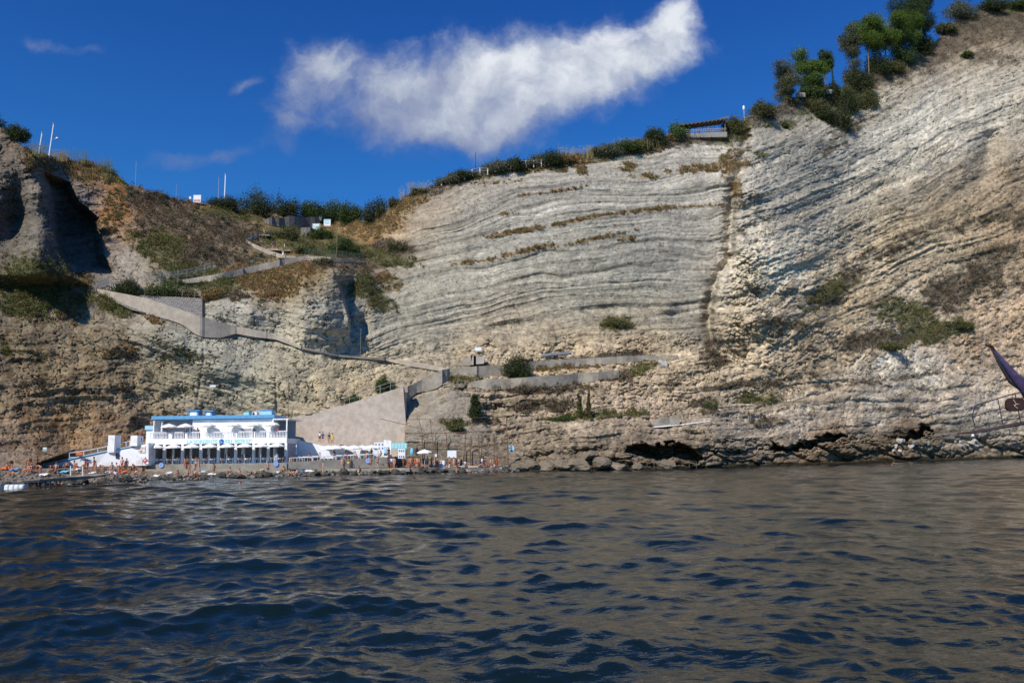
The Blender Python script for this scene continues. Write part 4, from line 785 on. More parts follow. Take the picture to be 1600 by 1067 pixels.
# diagonal ramp with its beige parapet
RAMP = [(152, 451), (230, 466), (316, 495), (370, 510), (418, 519), (470, 540), (527, 553), (603, 559), (660, 567), (700, 575), (692, 581), (640, 571), (600, 564), (545, 560), (527, 558), (470, 548), (430, 535), (400, 527), (367, 522), (345, 527), (318, 526), (300, 517), (285, 506), (262, 498), (240, 493), (225, 490), (197, 482), (160, 460)]
def strip_wall(name, TOP, BOT, m, label, off=.6, thick=2.2, cat='wall'):
    """wall following an uneven line: columns between a top and a lower line"""
    xs = np.unique(np.concatenate([np.arange(TOP[0][0], TOP[-1][0], 8.0), [TOP[-1][0]], [p[0] for p in TOP]])); tx, ty = np.array(TOP, float).T; bx, by = np.array(BOT, float).T
    yt = np.interp(xs, tx, ty); yb = np.interp(xs, bx, by); Yr = np.array([min(T(x, t+1).y, T(x, (t+b)/2).y, T(x, b).y) for x, t, b in zip(xs, yt, yb)])
    kk = np.array([1, 2, 3, 2, 1.])/9; Yr = np.convolve(np.pad(Yr, 2, 'edge'), kk, 'valid')-off; mb = MB(); n_ = len(xs)
    rows = [[at(x, t, Y)+Vector((0, thick, 0)) for x, t, Y in zip(xs, yt, Yr)], [at(x, t, Y) for x, t, Y in zip(xs, yt, Yr)], [at(x, b, Y) for x, b, Y in zip(xs, yb, Yr)], [at(x, b, Y)+Vector((0, thick, 0)) for x, b, Y in zip(xs, yb, Yr)]]
    for r in rows: mb.v += [tuple(p) for p in r]
    for r in range(4):
        for i in range(n_-1): a = r*n_+i; b2 = ((r+1) % 4)*n_+i; mb.f.append((a, a+1, b2+1, b2))
    mb.f.append((0, n_, 2*n_, 3*n_)); mb.f.append((n_-1, 2*n_-1, 3*n_-1, 4*n_-1)); o = mb.build(name, m)
    tag(o, label, cat); return o
strip_wall('terrace_wall', [(635, 606), (665, 589), (692, 577.5), (702, 576)], [(635, 637), (641, 622), (652, 613), (668, 611), (685, 606), (702, 592)], CONC3, 'grey rendered wall at the head of the beige stairway, with broken lower edge', off=.5, thick=1.2)
strip_wall('terrace_wall', [(700, 577), (745, 572), (790, 570), (860, 562), (930, 559), (975, 556), (1060, 555)], [(700, 582), (745, 590), (790, 587), (812, 581), (860, 575), (905, 573), (978, 567), (1060, 560)], CONC3, 'uppermost grey concrete terrace wall below the ruined hut', off=.15, thick=.8)
strip_wall('terrace_wall', [(735, 597), (760, 592), (800, 591), (900, 584), (968, 578)], [(735, 604), (765, 609), (800, 607), (850, 605), (900, 600), (968, 590)], CONC3, 'second grey concrete terrace wall, under the big dark bush', off=.15, thick=.8)
strip_wall('terrace_wall', [(1022, 655), (1044, 651), (1062, 650)], [(1022, 667), (1044, 665), (1062, 664)], CONC3, 'short grey wall stub at the left end of the white path on the right', off=.1, thick=.6)
strip_wall('ramp_wall', [(152, 451), (230, 466), (316, 495), (370, 510), (418, 519), (470, 541), (527, 554), (603, 560), (660, 567), (700, 576)], [(152, 455), (197, 482), (240, 494), (262, 499), (285, 507), (305, 522), (318, 527), (345, 528), (367, 521), (400, 527), (430, 530), (470, 545), (527, 557), (560, 560), (600, 563), (640, 572), (700, 582)], PATHC, 'long beige parapet of the diagonal ramp descending from the gate to the terraces')
wall('stone_wall', [(160, 455), (200, 462.5), (232, 470), (228, 489), (205, 484), (180, 472)], STONE, 'dark basalt block infill under the top of the ramp, with pale mortar', off=1.0, thick=1)
sw = wall('stone_wall', [(213, 461), (316, 466), (316, 495), (262, 478)], STONE, 'dark block wall with pale mortar below the timber fence and blue box', off=1.3, thick=2.5)
strip_wall('path_wall', [(285, 437), (330, 430), (380, 419), (440, 405), (480, 400), (520, 402), (570, 408)], [(285, 443), (330, 440), (380, 430), (440, 416), (480, 407), (520, 410), (570, 411)], PATHC, 'beige parapet of the upper path, where the people in white walk', off=.7, thick=1.5)
strip_wall('path_wall', [(385, 375), (400, 383), (420, 391), (445, 399), (470, 401)], [(385, 379), (400, 389), (420, 398), (445, 405), (470, 403)], PATHC, 'beige parapet of the short switchback bend above the upper path', off=.5, thick=1.5)
strip_wall('path_wall', [(385, 373), (400, 368), (425, 363), (440, 362)], [(385, 377), (400, 373), (425, 366), (440, 364)], SHADE_KERB, 'grey kerb of the highest bend of the path, below the basalt wall', off=.4, thick=1.2)
strip_wall('rubble_wall', [(412, 345), (425, 338), (440, 341), (452, 337), (475, 340), (497, 339)], [(412, 348), (425, 353), (460, 358), (497, 356)], RUBBLE, 'dark rubble stone wall holding the saddle above the path', off=.8, thick=2)
strip_wall('rubble_wall', [(470, 356), (485, 355), (500, 362), (515, 364)], [(470, 370), (485, 372), (500, 368), (515, 367)], RUBBLE, 'lower and shorter rubble wall under the green information board', off=.6, thick=1.5)

# ------------------------------------------------------------------ beach club
bc = empty('beach_club', (at(340, 722, 121).x, 121, 2.0)); BX = bc.location.x
def X_(px, Y=121.): return at(px, 700, Y).x-BX
def Z_(py, Y=121., px=340): return at(px, py, Y).z-2.0
def part(mb, name, m, parent=None, bevel=.015): return mb.build(name, m, parent or bc, bevel=bevel)
xl, xr = X_(232), X_(448); z1, z2, z3, z4 = 2.92, 3.66, 6.65, 7.2
mb = MB(); mb.box(xl-.3, xr, 0-.003, 7.5, z1, z2); part(mb, 'balcony_slab', WHITE)
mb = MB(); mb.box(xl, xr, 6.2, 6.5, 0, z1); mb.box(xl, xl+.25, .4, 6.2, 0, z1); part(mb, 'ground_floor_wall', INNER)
for i, px in enumerate([234, 256.5, 285, 313.5, 341, 368, 396, 419, 446.5]):
    c = X_(px); mb = MB(); mb.box(c-.2 if i else c-.3, c+.2, 0, .4, 0, z1-.002); mb.box(c-.26, c+.26, -.04, .44, 0, .12); part(mb, 'column', WHITE)
    if 0 < i < 8:
        mb = MB(); mb.box(c-.18, c+.18, 3.2, 3.5, 0, z1-.002); part(mb, 'column', WHITE)
mb = MB(); mb.box(xr-.2, xr+.003, .4, 7.5, 0, z1-.003); part(mb, 'side_wall', SHADE_KERB)
# upper floor
xs_ = X_(293); mb = MB(); mb.box(xl+.2, xs_, 4.4, 4.7, z2, z3); part(mb, 'recessed_wall', SHADE_KERB)
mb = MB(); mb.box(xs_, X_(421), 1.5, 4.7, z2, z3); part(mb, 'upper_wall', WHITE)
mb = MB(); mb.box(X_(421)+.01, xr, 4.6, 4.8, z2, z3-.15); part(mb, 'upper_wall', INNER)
for px in (372, 386): pass
dk_ = MB(); dk_.box(X_(371), X_(387), 1.485, 1.54, z2, z2+1.55); part(dk_, 'doorway', INNER, bevel=0)
for a_, b__ in ((275, 280), (283, 288)):
    d = MB(); d.box(X_(a_), X_(b__), 4.37, 4.41, z2, z2+2.0); dd_ = part(d, 'door', DARKM, bevel=0); d = MB(); d.box(X_(a_)+.08, X_(b__)-.08, 4.345, 4.368, z2+.9, z2+1.9); d.build('pane', WHITE2, dd_)
mb = MB(); mb.box(xl-.1, X_(423), 1.2, 7.6, z3, z3+.1); mb.box(xl-.25, X_(423)+.1, 1.0, 7.8, z3+.1, z3+.62); part(mb, 'roof', BLUE)
mb = MB(); mb.box(X_(423)+.12, xr+.1, .2, 7.4, z3-.2, z3-.02)
part(mb, 'side_roof', WHITE)
for px in (424.5, 446.5): mb = MB(); mb.box(X_(px)-.1, X_(px)+.1, .2, .4, z2, z3-.2); part(mb, 'post', WHITE)
mb = MB(); mb.box(xl, xl+.18, 1.2, 4.4, z2, z3); part(mb, 'end_wall', WHITE)
# roof boxes
for (a_, b__, h_, m_) in ((277, 298, .95, BLUE), (303.5, 320, .85, BLUE)):
    mb = MB(); x0, x1 = X_(a_), X_(b__); mb.box(x0+.25, x1-.25, 3, 4.6, z3+.62, z3+.62+h_-.15); mb.box(x0, x1, 2.8, 4.8, z3+.62+h_-.15, z3+.62+h_); r = part(mb, 'roof_cabin', m_)
    d = MB(); d.box(x0+.5, x1-.5, 2.97, 2.998, z3+.66, z3+.62+h_-.25); d.build('louvre', WHITE2, r)
mb = MB(); mb.box(X_(394), X_(413.5), 3, 4.8, z3+.62, z3+1.4); rcb = part(mb, 'roof_cabin', LBLUE); mb = MB(); mb.box(X_(392), X_(415), 2.9, 4.9, z3+1.402, z3+1.5); mb.build('cabin_roof', BLUE, rcb)
mb = MB(); mb.box(X_(368), X_(377), 3, 4, z3+.62, z3+1.15); part(mb, 'roof_hatch', TURQ)
mb = MB(); mb.box(X_(383), X_(391), 2.6, 3.0, z3+.62, z3+1.15); ac = part(mb, 'air_conditioner', WHITE2)
mb = MB(); mb.lathe([(.02, 0), (.2, 0), (.2, .02)], 14); fan = mb.build('fan', DARKM, ac); fan.rotation_euler = (math.pi/2, 0, 0); fan.location = (X_(385.5), 2.59, z3+.88)
mb = MB(); mb.tube([(X_(335), 4, z3+.6), (X_(335), 4, z3+1.3)], .03, 5); mb.tube([(X_(330), 4, z3+1.15), (X_(347), 4, z3+1.2)], .02, 5); mb.tube([(X_(347), 4, z3+.6), (X_(347), 4, z3+1.25)], .02, 5); part(mb, 'aerial', DARKM, bevel=0)
# balustrade: rails, solid panels and balusters
solid = [(262, 268), (288, 291), (312, 321), (367, 370), (396, 398), (415, 420)]
mb = MB(); mb.box(xl, xr, .02, .2, z2+1.0, z2+1.12); mb.box(xl, xr, .02, .2, z2, z2+.12); part(mb, 'balustrade_rail', WHITE)
for a_, b__ in solid: mb = MB(); mb.box(X_(a_), X_(b__), .03, .19, z2+.12, z2+1.0); part(mb, 'balustrade_panel', WHITE, bevel=0)
px = 233.5; nb = 0
while px < 447.5 and nb < 99:
    if not any(a_-1 < px < b__+1 for a_, b__ in solid):
        mb = MB(); x = X_(px); mb.lathe([(.055, .12), (.085, .3), (.05, .55), (.06, .8), (.075, 1.0)], 6, (x, .11, z2)); part(mb, 'baluster', WHITE, bevel=0); nb += 1
    px += 2.35
for i, (a_, b__) in enumerate(zip([236, 258.5, 287, 315, 343, 370, 398, 421], [254.5, 283, 311.5, 339, 366, 394, 417, 444.5])):
    mb = MB(); mb.box(X_(a_), X_(b__), .1, .17, .44, .50); mb.box(X_(a_), X_(b__), .1, .17, .2, .25); part(mb, 'blue_rail', BLUE, bevel=0)
sgn = MB(); sgn.box(X_(291), X_(393), -.05, -.006, z1+.05, z2-.02); sp0 = part(sgn, 'sign_panel', WHITE2, bevel=0)
def text_mesh(name, txt, size, m, loc, parent, width=None, thick=.01, rot=(math.pi/2, 0, 0)):
    cu_ = bpy.data.curves.new(name, 'FONT'); cu_.body = txt; cu_.size = size; cu_.extrude = thick; cu_.align_x = 'LEFT'
    o = bpy.data.objects.new(name+'_tmp', cu_); C.objects.link(o); bpy.context.view_layer.update(); dg = bpy.context.evaluated_depsgraph_get(); me = bpy.data.meshes.new_from_object(o.evaluated_get(dg)); bpy.data.objects.remove(o)
    xs = [v.co.x for v in me.vertices]; k = (width/(max(xs)-min(xs))) if width else 1
    for v in me.vertices: v.co.x = (v.co.x-min(xs))*k
    me.materials.clear(); me.materials.append(m); q = bpy.data.objects.new(name, me); C.objects.link(q); q.parent = parent; q.location = loc; q.rotation_euler = rot; return q
TQ = mat('turquoise_lettering', (.12, .62, .60), .5, .03, 3)
text_mesh('sign_lettering', 'LA SORGENTE', .74, TQ, (X_(292.5), -.06, z1+.12), sp0, X_(339.5)-X_(292.5)); text_mesh('sign_lettering', '081 907837', .74, TQ, (X_(351), -.06, z1+.12), sp0, X_(391.5)-X_(351))
mb = MB(); mb.lathe([(.0, .0), (.37, 0), (.37, .02), (0, .02)], 24); ph = mb.build('phone_disc', mat('sign_blue', (.02, .14, .38), .5, .05, 2), sp0); ph.rotation_euler = (math.pi/2, 0, 0); ph.location = (X_(346), -.055, z1+.36)
mb = MB(); arc = [(.22*math.cos(a)+.06, .22*math.sin(a)+.06, .035) for a in np.linspace(math.pi*.95, math.pi*1.55, 7)]; mb.tube(arc, [.06, .045, .035, .03, .035, .045, .06], 6); rcv = mb.build('phone_receiver', WHITE2, ph)
# stairs tower at the left
mb = MB(); mb.box(X_(220), X_(231.4), 1.5, 4, 0, 5.2); part(mb, 'stair_tower', WHITE); mb = MB(); mb.box(X_(218.5), X_(231.3), 1.3, 4.2, 5.2, 5.85); part(mb, 'tower_cap', LBLUE)
tag(bc, 'white two storey beach restaurant with blue roof, balcony and telephone number sign', 'building')
# left white ramp
lr = empty('entrance_ramp', (at(140, 722, 117.5).x, 117.5, 1.2)); o_ = lr.location
def L(px, py, Y=117.5): return at(px, py, Y-max(0, min(160, 214-px))*.03)-o_
fr = [L(62, 729), L(100, 729), L(150, 728.5), (L(232, 727)), L(232, 692), L(214, 697.5), L(168, 706)]; mb = MB(); mb.prism(fr, [p+Vector((0, 2.2, 0)) for p in fr]); mb.build('ramp_wall', WHITE, lr, tri=True)
fr = [L(62, 727.5, 117.4), L(168, 705, 117.4), L(214, 696.5, 117.4), L(214, 694.8, 117.4), L(168, 703, 117.4), L(66, 725, 117.4)]; mb = MB(); mb.prism(fr, [p+Vector((0, 2.4, 0)) for p in fr]); mb.build('coping', LBLUE, lr, tri=True)
for (a_, b__, y0, y1, nm) in ((168, 182.5, 680, 707, 'white_block'), (203.5, 217, 680.5, 697, 'white_block')):
    p, q = L(a_, y1, 117.3), L(b__, y0, 117.3); mb = MB(); mb.box(p.x, q.x, p.y-.05, p.y+1.8, p.z, q.z); mb.build(nm, WHITE, lr, bevel=.03)
mb = MB(); p, q = L(180.6, 716, 117.3), L(186, 708, 117.3); mb.box(p.x, q.x, p.y, p.y+.3, p.z, q.z); mb.build('window', DARKM, lr)
mb = MB(); tp = [(108.5, 707.5), (131, 704.5), (153, 700.5), (168, 697)]; tp2 = [(183, 693), (197, 690.5), (203, 688.5)]
for tt_ in (tp, tp2):
    mb.tube([L(x, y, 118) for x, y in tt_], .045, 5)
    for x, y in tt_: p = L(x, y, 118); mb.tube([p, L(x, 728-(x-62)*.2, 118)], .045, 5)
mb.tube([L(108.5, 714, 118), L(120, 714, 118)], .03, 4); mb.build('railing', WHITE2, lr)
p, q = L(215, 707.5, 117.42), L(227, 697, 117.42); mb = MB(); mb.box(p.x, q.x, -.1, -.02, p.z, q.z); bp = mb.build('wall_board', mat('cream_board', (.78, .74, .66), .6, .05, 3), lr)
for i, (w_, t_) in enumerate(((.85, .42), (.6, .42))):
    mb = MB(); rs = np.random.RandomState(i); z0 = lerp(p.z, q.z, .68-.42*i); pts_ = [(p.x+.15+w_*k/9., -.12, z0+rs.normal()*.09) for k in range(10)]; mb.tube(pts_, .04, 4); mb.build('red_script', mat('faded_red', (.62, .27, .2), .6, .05, 3), bp)
tag(lr, 'white entrance ramp with pale blue coping and railing, left of the beach club', 'ramp')
# right white terrace
rt = empty('white_terrace', (at(520, 715, 123).x, 123, 2.2)); o_ = rt.location
def TL(x0, y0, Y0, x1, y1, Y1, b0, b1, th, nm, m):
    fr = [at(x0, b0, Y0)-o_, at(x1, b1, Y1)-o_, at(x1, y1, Y1)-o_, at(x0, y0, Y0)-o_]; mb = MB(); mb.prism(fr, [p+Vector((0, th, 0)) for p in fr]); return mb.build(nm, m, rt)
TL(456, 684.8, 127, 520, 700, 127.5, 717, 716, .3, 'sloping_wall', WHITE); TL(520, 700, 127.5, 612, 694, 129, 716, 714, .3, 'back_wall', WHITE)
TL(500, 702, 124.5, 538, 699.5, 125, 716.5, 716, .25, 'low_wall', WHITE)
TL(600, 687, 127.8, 611.6, 688, 127.8, 712, 711, .4, 'white_panel', WHITE)
for (x0, x1, y0, y1, m_) in ((585, 600, 691, 703, WHITE2), (600, 607, 698, 708, LBLUE), (612, 636, 692, 701, TURQ), (622, 633, 701, 716, WHITE2)):
    o2 = TL(x0, y0, 125, x1, y0-.2, 125, y1, y1, .06, 'notice_board', m_)
    rs = np.random.RandomState(int(x0)); mb = MB()
    for k in range(5 if m_ is TURQ else 3):
        for r_ in range(2): xx = lerp(x0+1.5, x1-3.2, k/(4. if m_ is TURQ else 2.)); yy = lerp(y0+2, y1-4, r_); a = at(xx, yy+2.2, 124.94)-o_; b2 = at(xx+1.6, yy, 124.94)-o_; mb.box(a.x, b2.x, a.y, a.y+.05, a.z, b2.z)
    mb.build('board_panels', WHITE2 if m_ in (TURQ, LBLUE) else NAVY, o2)
mb = MB(); pr = None
for x in np.arange(452, 604, 12):
    Yr = 119.0+(x-449)*.031; yb = 721.5-(x-449)*.047; a = at(x, yb, Yr)-o_; mb.tube([a, a+Vector((0, 0, .55))], .035, 4)
    if pr is not None: mb.tube([pr+Vector((0, 0, .55)), a+Vector((0, 0, .55))], .05, 4)
    pr = a
mb.build('railing', WHITE2, rt); tag(rt, 'white walled dining terrace with turquoise notice boards, right of the beach club', 'terrace')

# ------------------------------------------------------------------ parasols, tables, chairs
def parasol_proto(open_=True, R_=1.15, pole=2.25, m=CANVAS):
    root = empty('parasol', (0, 0, 0)); mb = MB(); mb.tube([(0, 0, 0), (0, 0, pole+.12)], .028, 6); mb.build('pole', WHITE2, root)
    mb = MB(); mb.lathe([(0, 0), (.28, 0), (.28, .06), (.06, .1)], 10); mb.build('base', CONC, root)
    mb = MB(); n = 8; top = (0, 0, pole); 
    if open_:
        b = 0; prof = [(.02, pole), (R_*.35, pole-.10), (R_*.7, pole-.26), (R_, pole-.48)]; mb.lathe(prof, 8); b = len(mb.v)
        for k in range(8):
            t0, t1 = 2*math.pi*k/8, 2*math.pi*(k+1)/8; a = (R_*math.cos(t0), R_*math.sin(t0), pole-.48); c = (R_*math.cos(t1), R_*math.sin(t1), pole-.48); mb.quad(a, c, (c[0], c[1], c[2]-.14), (a[0], a[1], a[2]-.14))
    else: mb.lathe([(.02, pole), (.09, pole-.2), (.13, pole-.9), (.16, pole-1.45), (.06, pole-1.5)], 8)
    mb.build('canopy', m, root)
    if open_:
        mb = MB()
        for k in range(8): t0 = 2*math.pi*k/8; mb.tube([(.03, 0, pole-.6) if False else (.03*math.cos(t0), .03*math.sin(t0), pole-.62), (R_*.55*math.cos(t0), R_*.55*math.sin(t0), pole-.24)], .012, 4)
        mb.build('struts', WHITE2, root)
    return root
par = {}
def parasol(px, Y, z, R_, pole, lb, grp, open_=True):
    k = (R_, pole, open_)
    if k not in par: par[k] = o = parasol_proto(open_, R_, pole)
    else: o = copy_tree(par[k])
    o.location = (at(px, 700, Y).x, Y, z); o.rotation_euler = (0, 0, px); tag(o, lb, 'parasol', grp); return o
ORD = ['leftmost', 'second', 'third', 'fourth', 'fifth', 'sixth', 'seventh', 'rightmost']
for i, px in enumerate([243, 271, 299.5, 327.5, 355, 382.5, 408, 432.5]):
    parasol(px, 119.6, 2.0, 1.22, 2.95, ORD[i]+' of the open white parasols in front of the ground floor arcade'+('' if i in (0, 7) else ' from the left'), 'parasols before the arcade')
for i, px in enumerate([262.5, 288.5, 323.5, 363, 396, 424]):
    parasol(px, 121.3, 2+z2, 1.2, 2.4 if i < 2 else 2.5, (['leftmost', 'second', 'third', 'fourth', 'fifth', 'rightmost'][i])+' of the open white parasols on the upper balcony'+('' if i in (0, 5) else ' from the left'), 'parasols on the balcony')
parasol(251.5, 122.4, 2+z2, 1.21, 2.7, 'folded white parasol standing at the left end of the upper balcony', 'parasols on the balcony', False)
for i, (px, Y) in enumerate([(513, 125.8), (524, 124.2), (538, 126.4), (553, 125.2), (566, 126.8), (580, 125.6), (591, 126.2)]):
    parasol(px, Y, 2.3, 1.35, 2.25, ORD[i if i < 6 else 7]+' of the white parasols crowded over the right hand dining terrace'+('' if i in (0, 6) else ' from the left'), 'parasols on the dining terrace')
parasol(463, 123.5, 2.1, 1.22, 2.6, 'folded white parasol beside the shadowed end wall of the beach club', 'parasols on the dining terrace', False)
parasol(663.5, 124.5, 1.3, 1.25, 2.45, 'single white parasol over the sunbathers on the concrete platform', 'beach parasol')
def table_proto():
    r = empty('dining_table', (0, 0, 0)); mb = MB(); mb.box(-.4, .4, -.4, .4, .71, .75); mb.build('tabletop', BLUE, r, bevel=.01)
    mb = MB(); mb.box(-.43, .43, -.43, .43, .752, .757)
    for s_ in (-1, 1): mb.box(s_*.43-.003, s_*.43+.003, -.43, .43, .55, .757); mb.box(-.43, .43, s_*.43-.003, s_*.43+.003, .55, .757)
    mb.build('cloth', WHITE2, r)
    for a in (-1, 1):
        for b2 in (-1, 1): mb = MB(); mb.tube([(a*.34, b2*.34, 0), (a*.34, b2*.34, .71)], .025, 5); mb.build('leg', WHITE2, r)
    return r
def chair_proto():
    r = empty('plastic_chair', (0, 0, 0)); mb = MB(); mb.box(-.23, .23, -.22, .22, .42, .46); mb.build('seat', WHITE2, r, bevel=.012); mb = MB(); mb.prism([(-.22, .2, .46), (.22, .2, .46), (.2, .29, .86), (-.2, .29, .86)], [(-.22, .225, .46), (.22, .225, .46), (.2, .315, .86), (-.2, .315, .86)]); mb.build('backrest', WHITE2, r)
    for a in (-1, 1):
        for b2 in (-1, 1): mb = MB(); mb.tube([(a*.24, b2*.23, 0), (a*.2, b2*.19, .43)], .022, 5); mb.build('leg', WHITE2, r)
        mb = MB(); mb.tube([(a*.25, -.2, .43), (a*.26, -.18, .65), (a*.25, .22, .67)], .02, 5); mb.build('armrest', WHITE2, r)
    return r
tb = table_proto(); ch_ = chair_proto(); ft = [True, True]
def put(proto, i, x, y, z, rz, lb, cat, grp):
    o = proto if ft[i] else copy_tree(proto); ft[i] = False; o.location = (x, y, z); o.rotation_euler = (0, 0, rz); tag(o, lb, cat, grp)
for i, px in enumerate([247, 271, 299, 327, 355, 382, 408, 433]):
    x = at(px, 700, 122.6).x; w_ = 'in the '+(ORD[i])+' arcade bay'+('' if i in (0, 7) else ' from the left')
    put(tb, 0, x, 122.7, 2.0, 0, 'white clothed table '+w_, 'table', 'tables in the arcade')
    for k, (dx_, rz) in enumerate(((-.68, math.pi/2), (.68, -math.pi/2))): put(ch_, 1, x+dx_, 122.7, 2.0, rz, 'white chair '+('left' if k == 0 else 'right')+' of the table '+w_, 'chair', 'chairs in the arcade')
for i, px in enumerate([480, 495, 512, 530, 548, 566, 584]):
    x = at(px, 700, 123.6).x; zz = 2.15+.05*i; w_ = 'on the dining terrace, '+ORD[i if i < 6 else 7]+' in its row'
    put(tb, 0, x, 122.6+.3*i, zz, .2, 'white clothed table '+w_, 'table', 'tables on the dining terrace')
    put(ch_, 1, x-.7, 122.7+.3*i, zz, math.pi/2, 'white chair left of the table '+w_, 'chair', 'chairs on the dining terrace')
for k in range(4): put(ch_, 1, at(431, 700, 119.6).x, 119.9, 2.0+.16*k, 0, ('lowest', 'second lowest', 'third', 'topmost')[k]+' white chair in the stack by the right end of the arcade', 'chair', 'stacked white chairs')
for i, px in enumerate([241, 244]): put(ch_, 1, at(px, 700, 119.4).x, 119.6, 2.0, .3*i, 'white plastic chair at the left end of the quay, '+('left' if i == 0 else 'right')+' one of two', 'chair', 'chairs on the quay')
# round blue emblem on the quay face
for (px, py, Y, lb) in ((252, 726.5, 118.44, 'round blue and white disc on the quay wall below the leftmost parasols'), (431.5, 724.5, 118.44, 'round blue and white disc on the quay wall near the right end of the arcade'), (575, 719.8, 122.5, 'round blue and white disc on the quay wall under the dining terrace')):
    r = empty('quay_disc', at(px, py, Y-.05)); mb = MB(); mb.lathe([(.0, 0), (.36, 0), (.36, .04), (0, .04)], 22); d = mb.build('disc', mat('disc_blue', (.18, .30, .66), .5, .05, 3), r); d.rotation_euler = (math.pi/2, 0, 0)
    mb = MB()
    for k in range(12): t = math.pi*k/6; mb.box(.25*math.cos(t)-.03, .25*math.cos(t)+.03, .25*math.sin(t)-.03, .25*math.sin(t)+.03, .045, .055)
    s_ = mb.build('emblem_dots', WHITE2, r); s_.rotation_euler = (math.pi/2, 0, 0); tag(r, lb, 'disc sign', 'round discs on the quay wall')
# ------------------------------------------------------------------ people
SKIN = [mat('tanned_skin', (.42, .19, .105), .6, .1, 8), mat('fair_skin', (.52, .30, .21), .6, .1, 8), mat('deep_tan_skin', (.25, .11, .06), .6, .1, 8)]
HAIR = [mat('dark_hair', (.02, .015, .012), .7, .2, 10), mat('brown_hair', (.09, .05, .03), .7, .2, 10)]
CLO = {'white': WHITE2, 'black': BLACK, 'blue': BLUET, 'red': REDP, 'teal': SKYP, 'pink': PINK, 'yellow': YEL, 'orange': ORANGE, 'navy': NAVY}
def skin_mesh(name, joints, edges, radii, lv=1):
    me = bpy.data.meshes.new(name+'_skel'); me.from_pydata(joints, edges, []); o = bpy.data.objects.new(name+'_skel', me); C.objects.link(o)
    md = o.modifiers.new('s', 'SKIN'); md.use_smooth_shade = True
    for i, r in enumerate(radii): me.skin_vertices[0].data[i].radius = (r, r) if not isinstance(r, tuple) else r
    me.skin_vertices[0].data[0].use_root = True; sb_ = o.modifiers.new('b', 'SUBSURF'); sb_.levels = lv; sb_.render_levels = lv
    bpy.context.view_layer.update(); out = bpy.data.meshes.new_from_object(o.evaluated_get(bpy.context.evaluated_depsgraph_get())); bpy.data.objects.remove(o); out.name = name; return out
def P3(a, b, t): return tuple(lerp(a[i], b[i], t) for i in range(3))
POSES = {   # hip height, torso top, head, knees, ankles, elbows, wrists  (metres, figure faces -y)
 'stand': dict(hip=(0, 0, .93), ch=(0, .01, 1.28), nk=(0, 0, 1.47), hd=(0, -.02, 1.60), kn=[(-.1, -.01, .5), (.1, -.01, .5)], an=[(-.11, .03, .08), (.11, .03, .08)], el=[(-.27, .02, 1.12), (.27, .02, 1.12)], wr=[(-.27, -.07, .88), (.27, -.07, .88)]),
 'walk': dict(hip=(0, 0, .91), ch=(0, -.02, 1.27), nk=(0, -.03, 1.46), hd=(0, -.06, 1.59), kn=[(-.1, -.16, .52), (.1, .02, .48)], an=[(-.1, -.2, .10), (.1, .3, .13)], el=[(-.26, .14, 1.14), (.26, -.12, 1.13)], wr=[(-.25, .06, .9), (.24, -.28, .98)]),
 'akimbo': dict(hip=(0, 0, .93), ch=(0, .0, 1.28), nk=(0, 0, 1.47), hd=(.03, -.03, 1.60), kn=[(-.12, 0, .5), (.12, 0, .5)], an=[(-.16, .03, .08), (.16, .03, .08)], el=[(-.42, .06, 1.18), (.42, .06, 1.18)], wr=[(-.21, -.04, 1.0), (.21, -.04, 1.0)]),
 'lean': dict(hip=(0, .2, .93), ch=(0, -.05, 1.24), nk=(0, -.14, 1.40), hd=(0, -.22, 1.50), kn=[(-.1, .1, .5), (.1, .15, .5)], an=[(-.11, .25, .08), (.11, .2, .08)], el=[(-.34, -.22, 1.18), (.34, -.22, 1.18)], wr=[(-.4, -.42, 1.06), (.4, -.42, 1.06)]),
 'bend': dict(hip=(0, .15, .88), ch=(0, -.18, 1.06), nk=(0, -.34, 1.08), hd=(0, -.47, 1.06), kn=[(-.11, .02, .5), (.11, .04, .5)], an=[(-.12, .12, .08), (.12, .12, .08)], el=[(-.22, -.34, .82), (.22, -.3, .82)], wr=[(-.16, -.4, .56), (.16, -.38, .58)]),
 'sit': dict(hip=(0, .1, .12), ch=(0, .16, .46), nk=(0, .14, .65), hd=(0, .1, .78), kn=[(-.15, -.3, .42), (.16, -.34, .36)], an=[(-.14, -.48, .07), (.18, -.62, .07)], el=[(-.26, .1, .36), (.26, .12, .34)], wr=[(-.2, -.16, .36), (.26, .3, .08)]),
 'seat': dict(hip=(0, .1, .5), ch=(0, .14, .84), nk=(0, .12, 1.03), hd=(0, .08, 1.16), kn=[(-.13, -.32, .5), (.13, -.32, .5)], an=[(-.12, -.34, .08), (.14, -.3, .08)], el=[(-.27, .04, .74), (.27, .04, .74)], wr=[(-.16, -.22, .68), (.16, -.22, .7)]),
 'lie': dict(hip=(0, 0, .13), ch=(.36, .02, .17), nk=(.54, 0, .2), hd=(.67, 0, .25), kn=[(-.42, -.08, .14), (-.38, .1, .30)], an=[(-.8, -.1, .07), (-.6, .1, .07)], el=[(.28, -.26, .1), (.5, .3, .12)], wr=[(.04, -.3, .08), (.7, .2, .1)]),
 'swim': dict(hip=(0, .5, -.55), ch=(0, .2, -.22), nk=(0, .05, -.02), hd=(0, -.02, .12), kn=[(-.1, .8, -.75), (.1, .8, -.75)], an=[(-.1, 1.1, -.9), (.1, 1.1, -.9)], el=[(-.36, -.1, -.12), (.36, -.05, -.12)], wr=[(-.5, -.35, -.04), (.45, -.35, -.06)])}
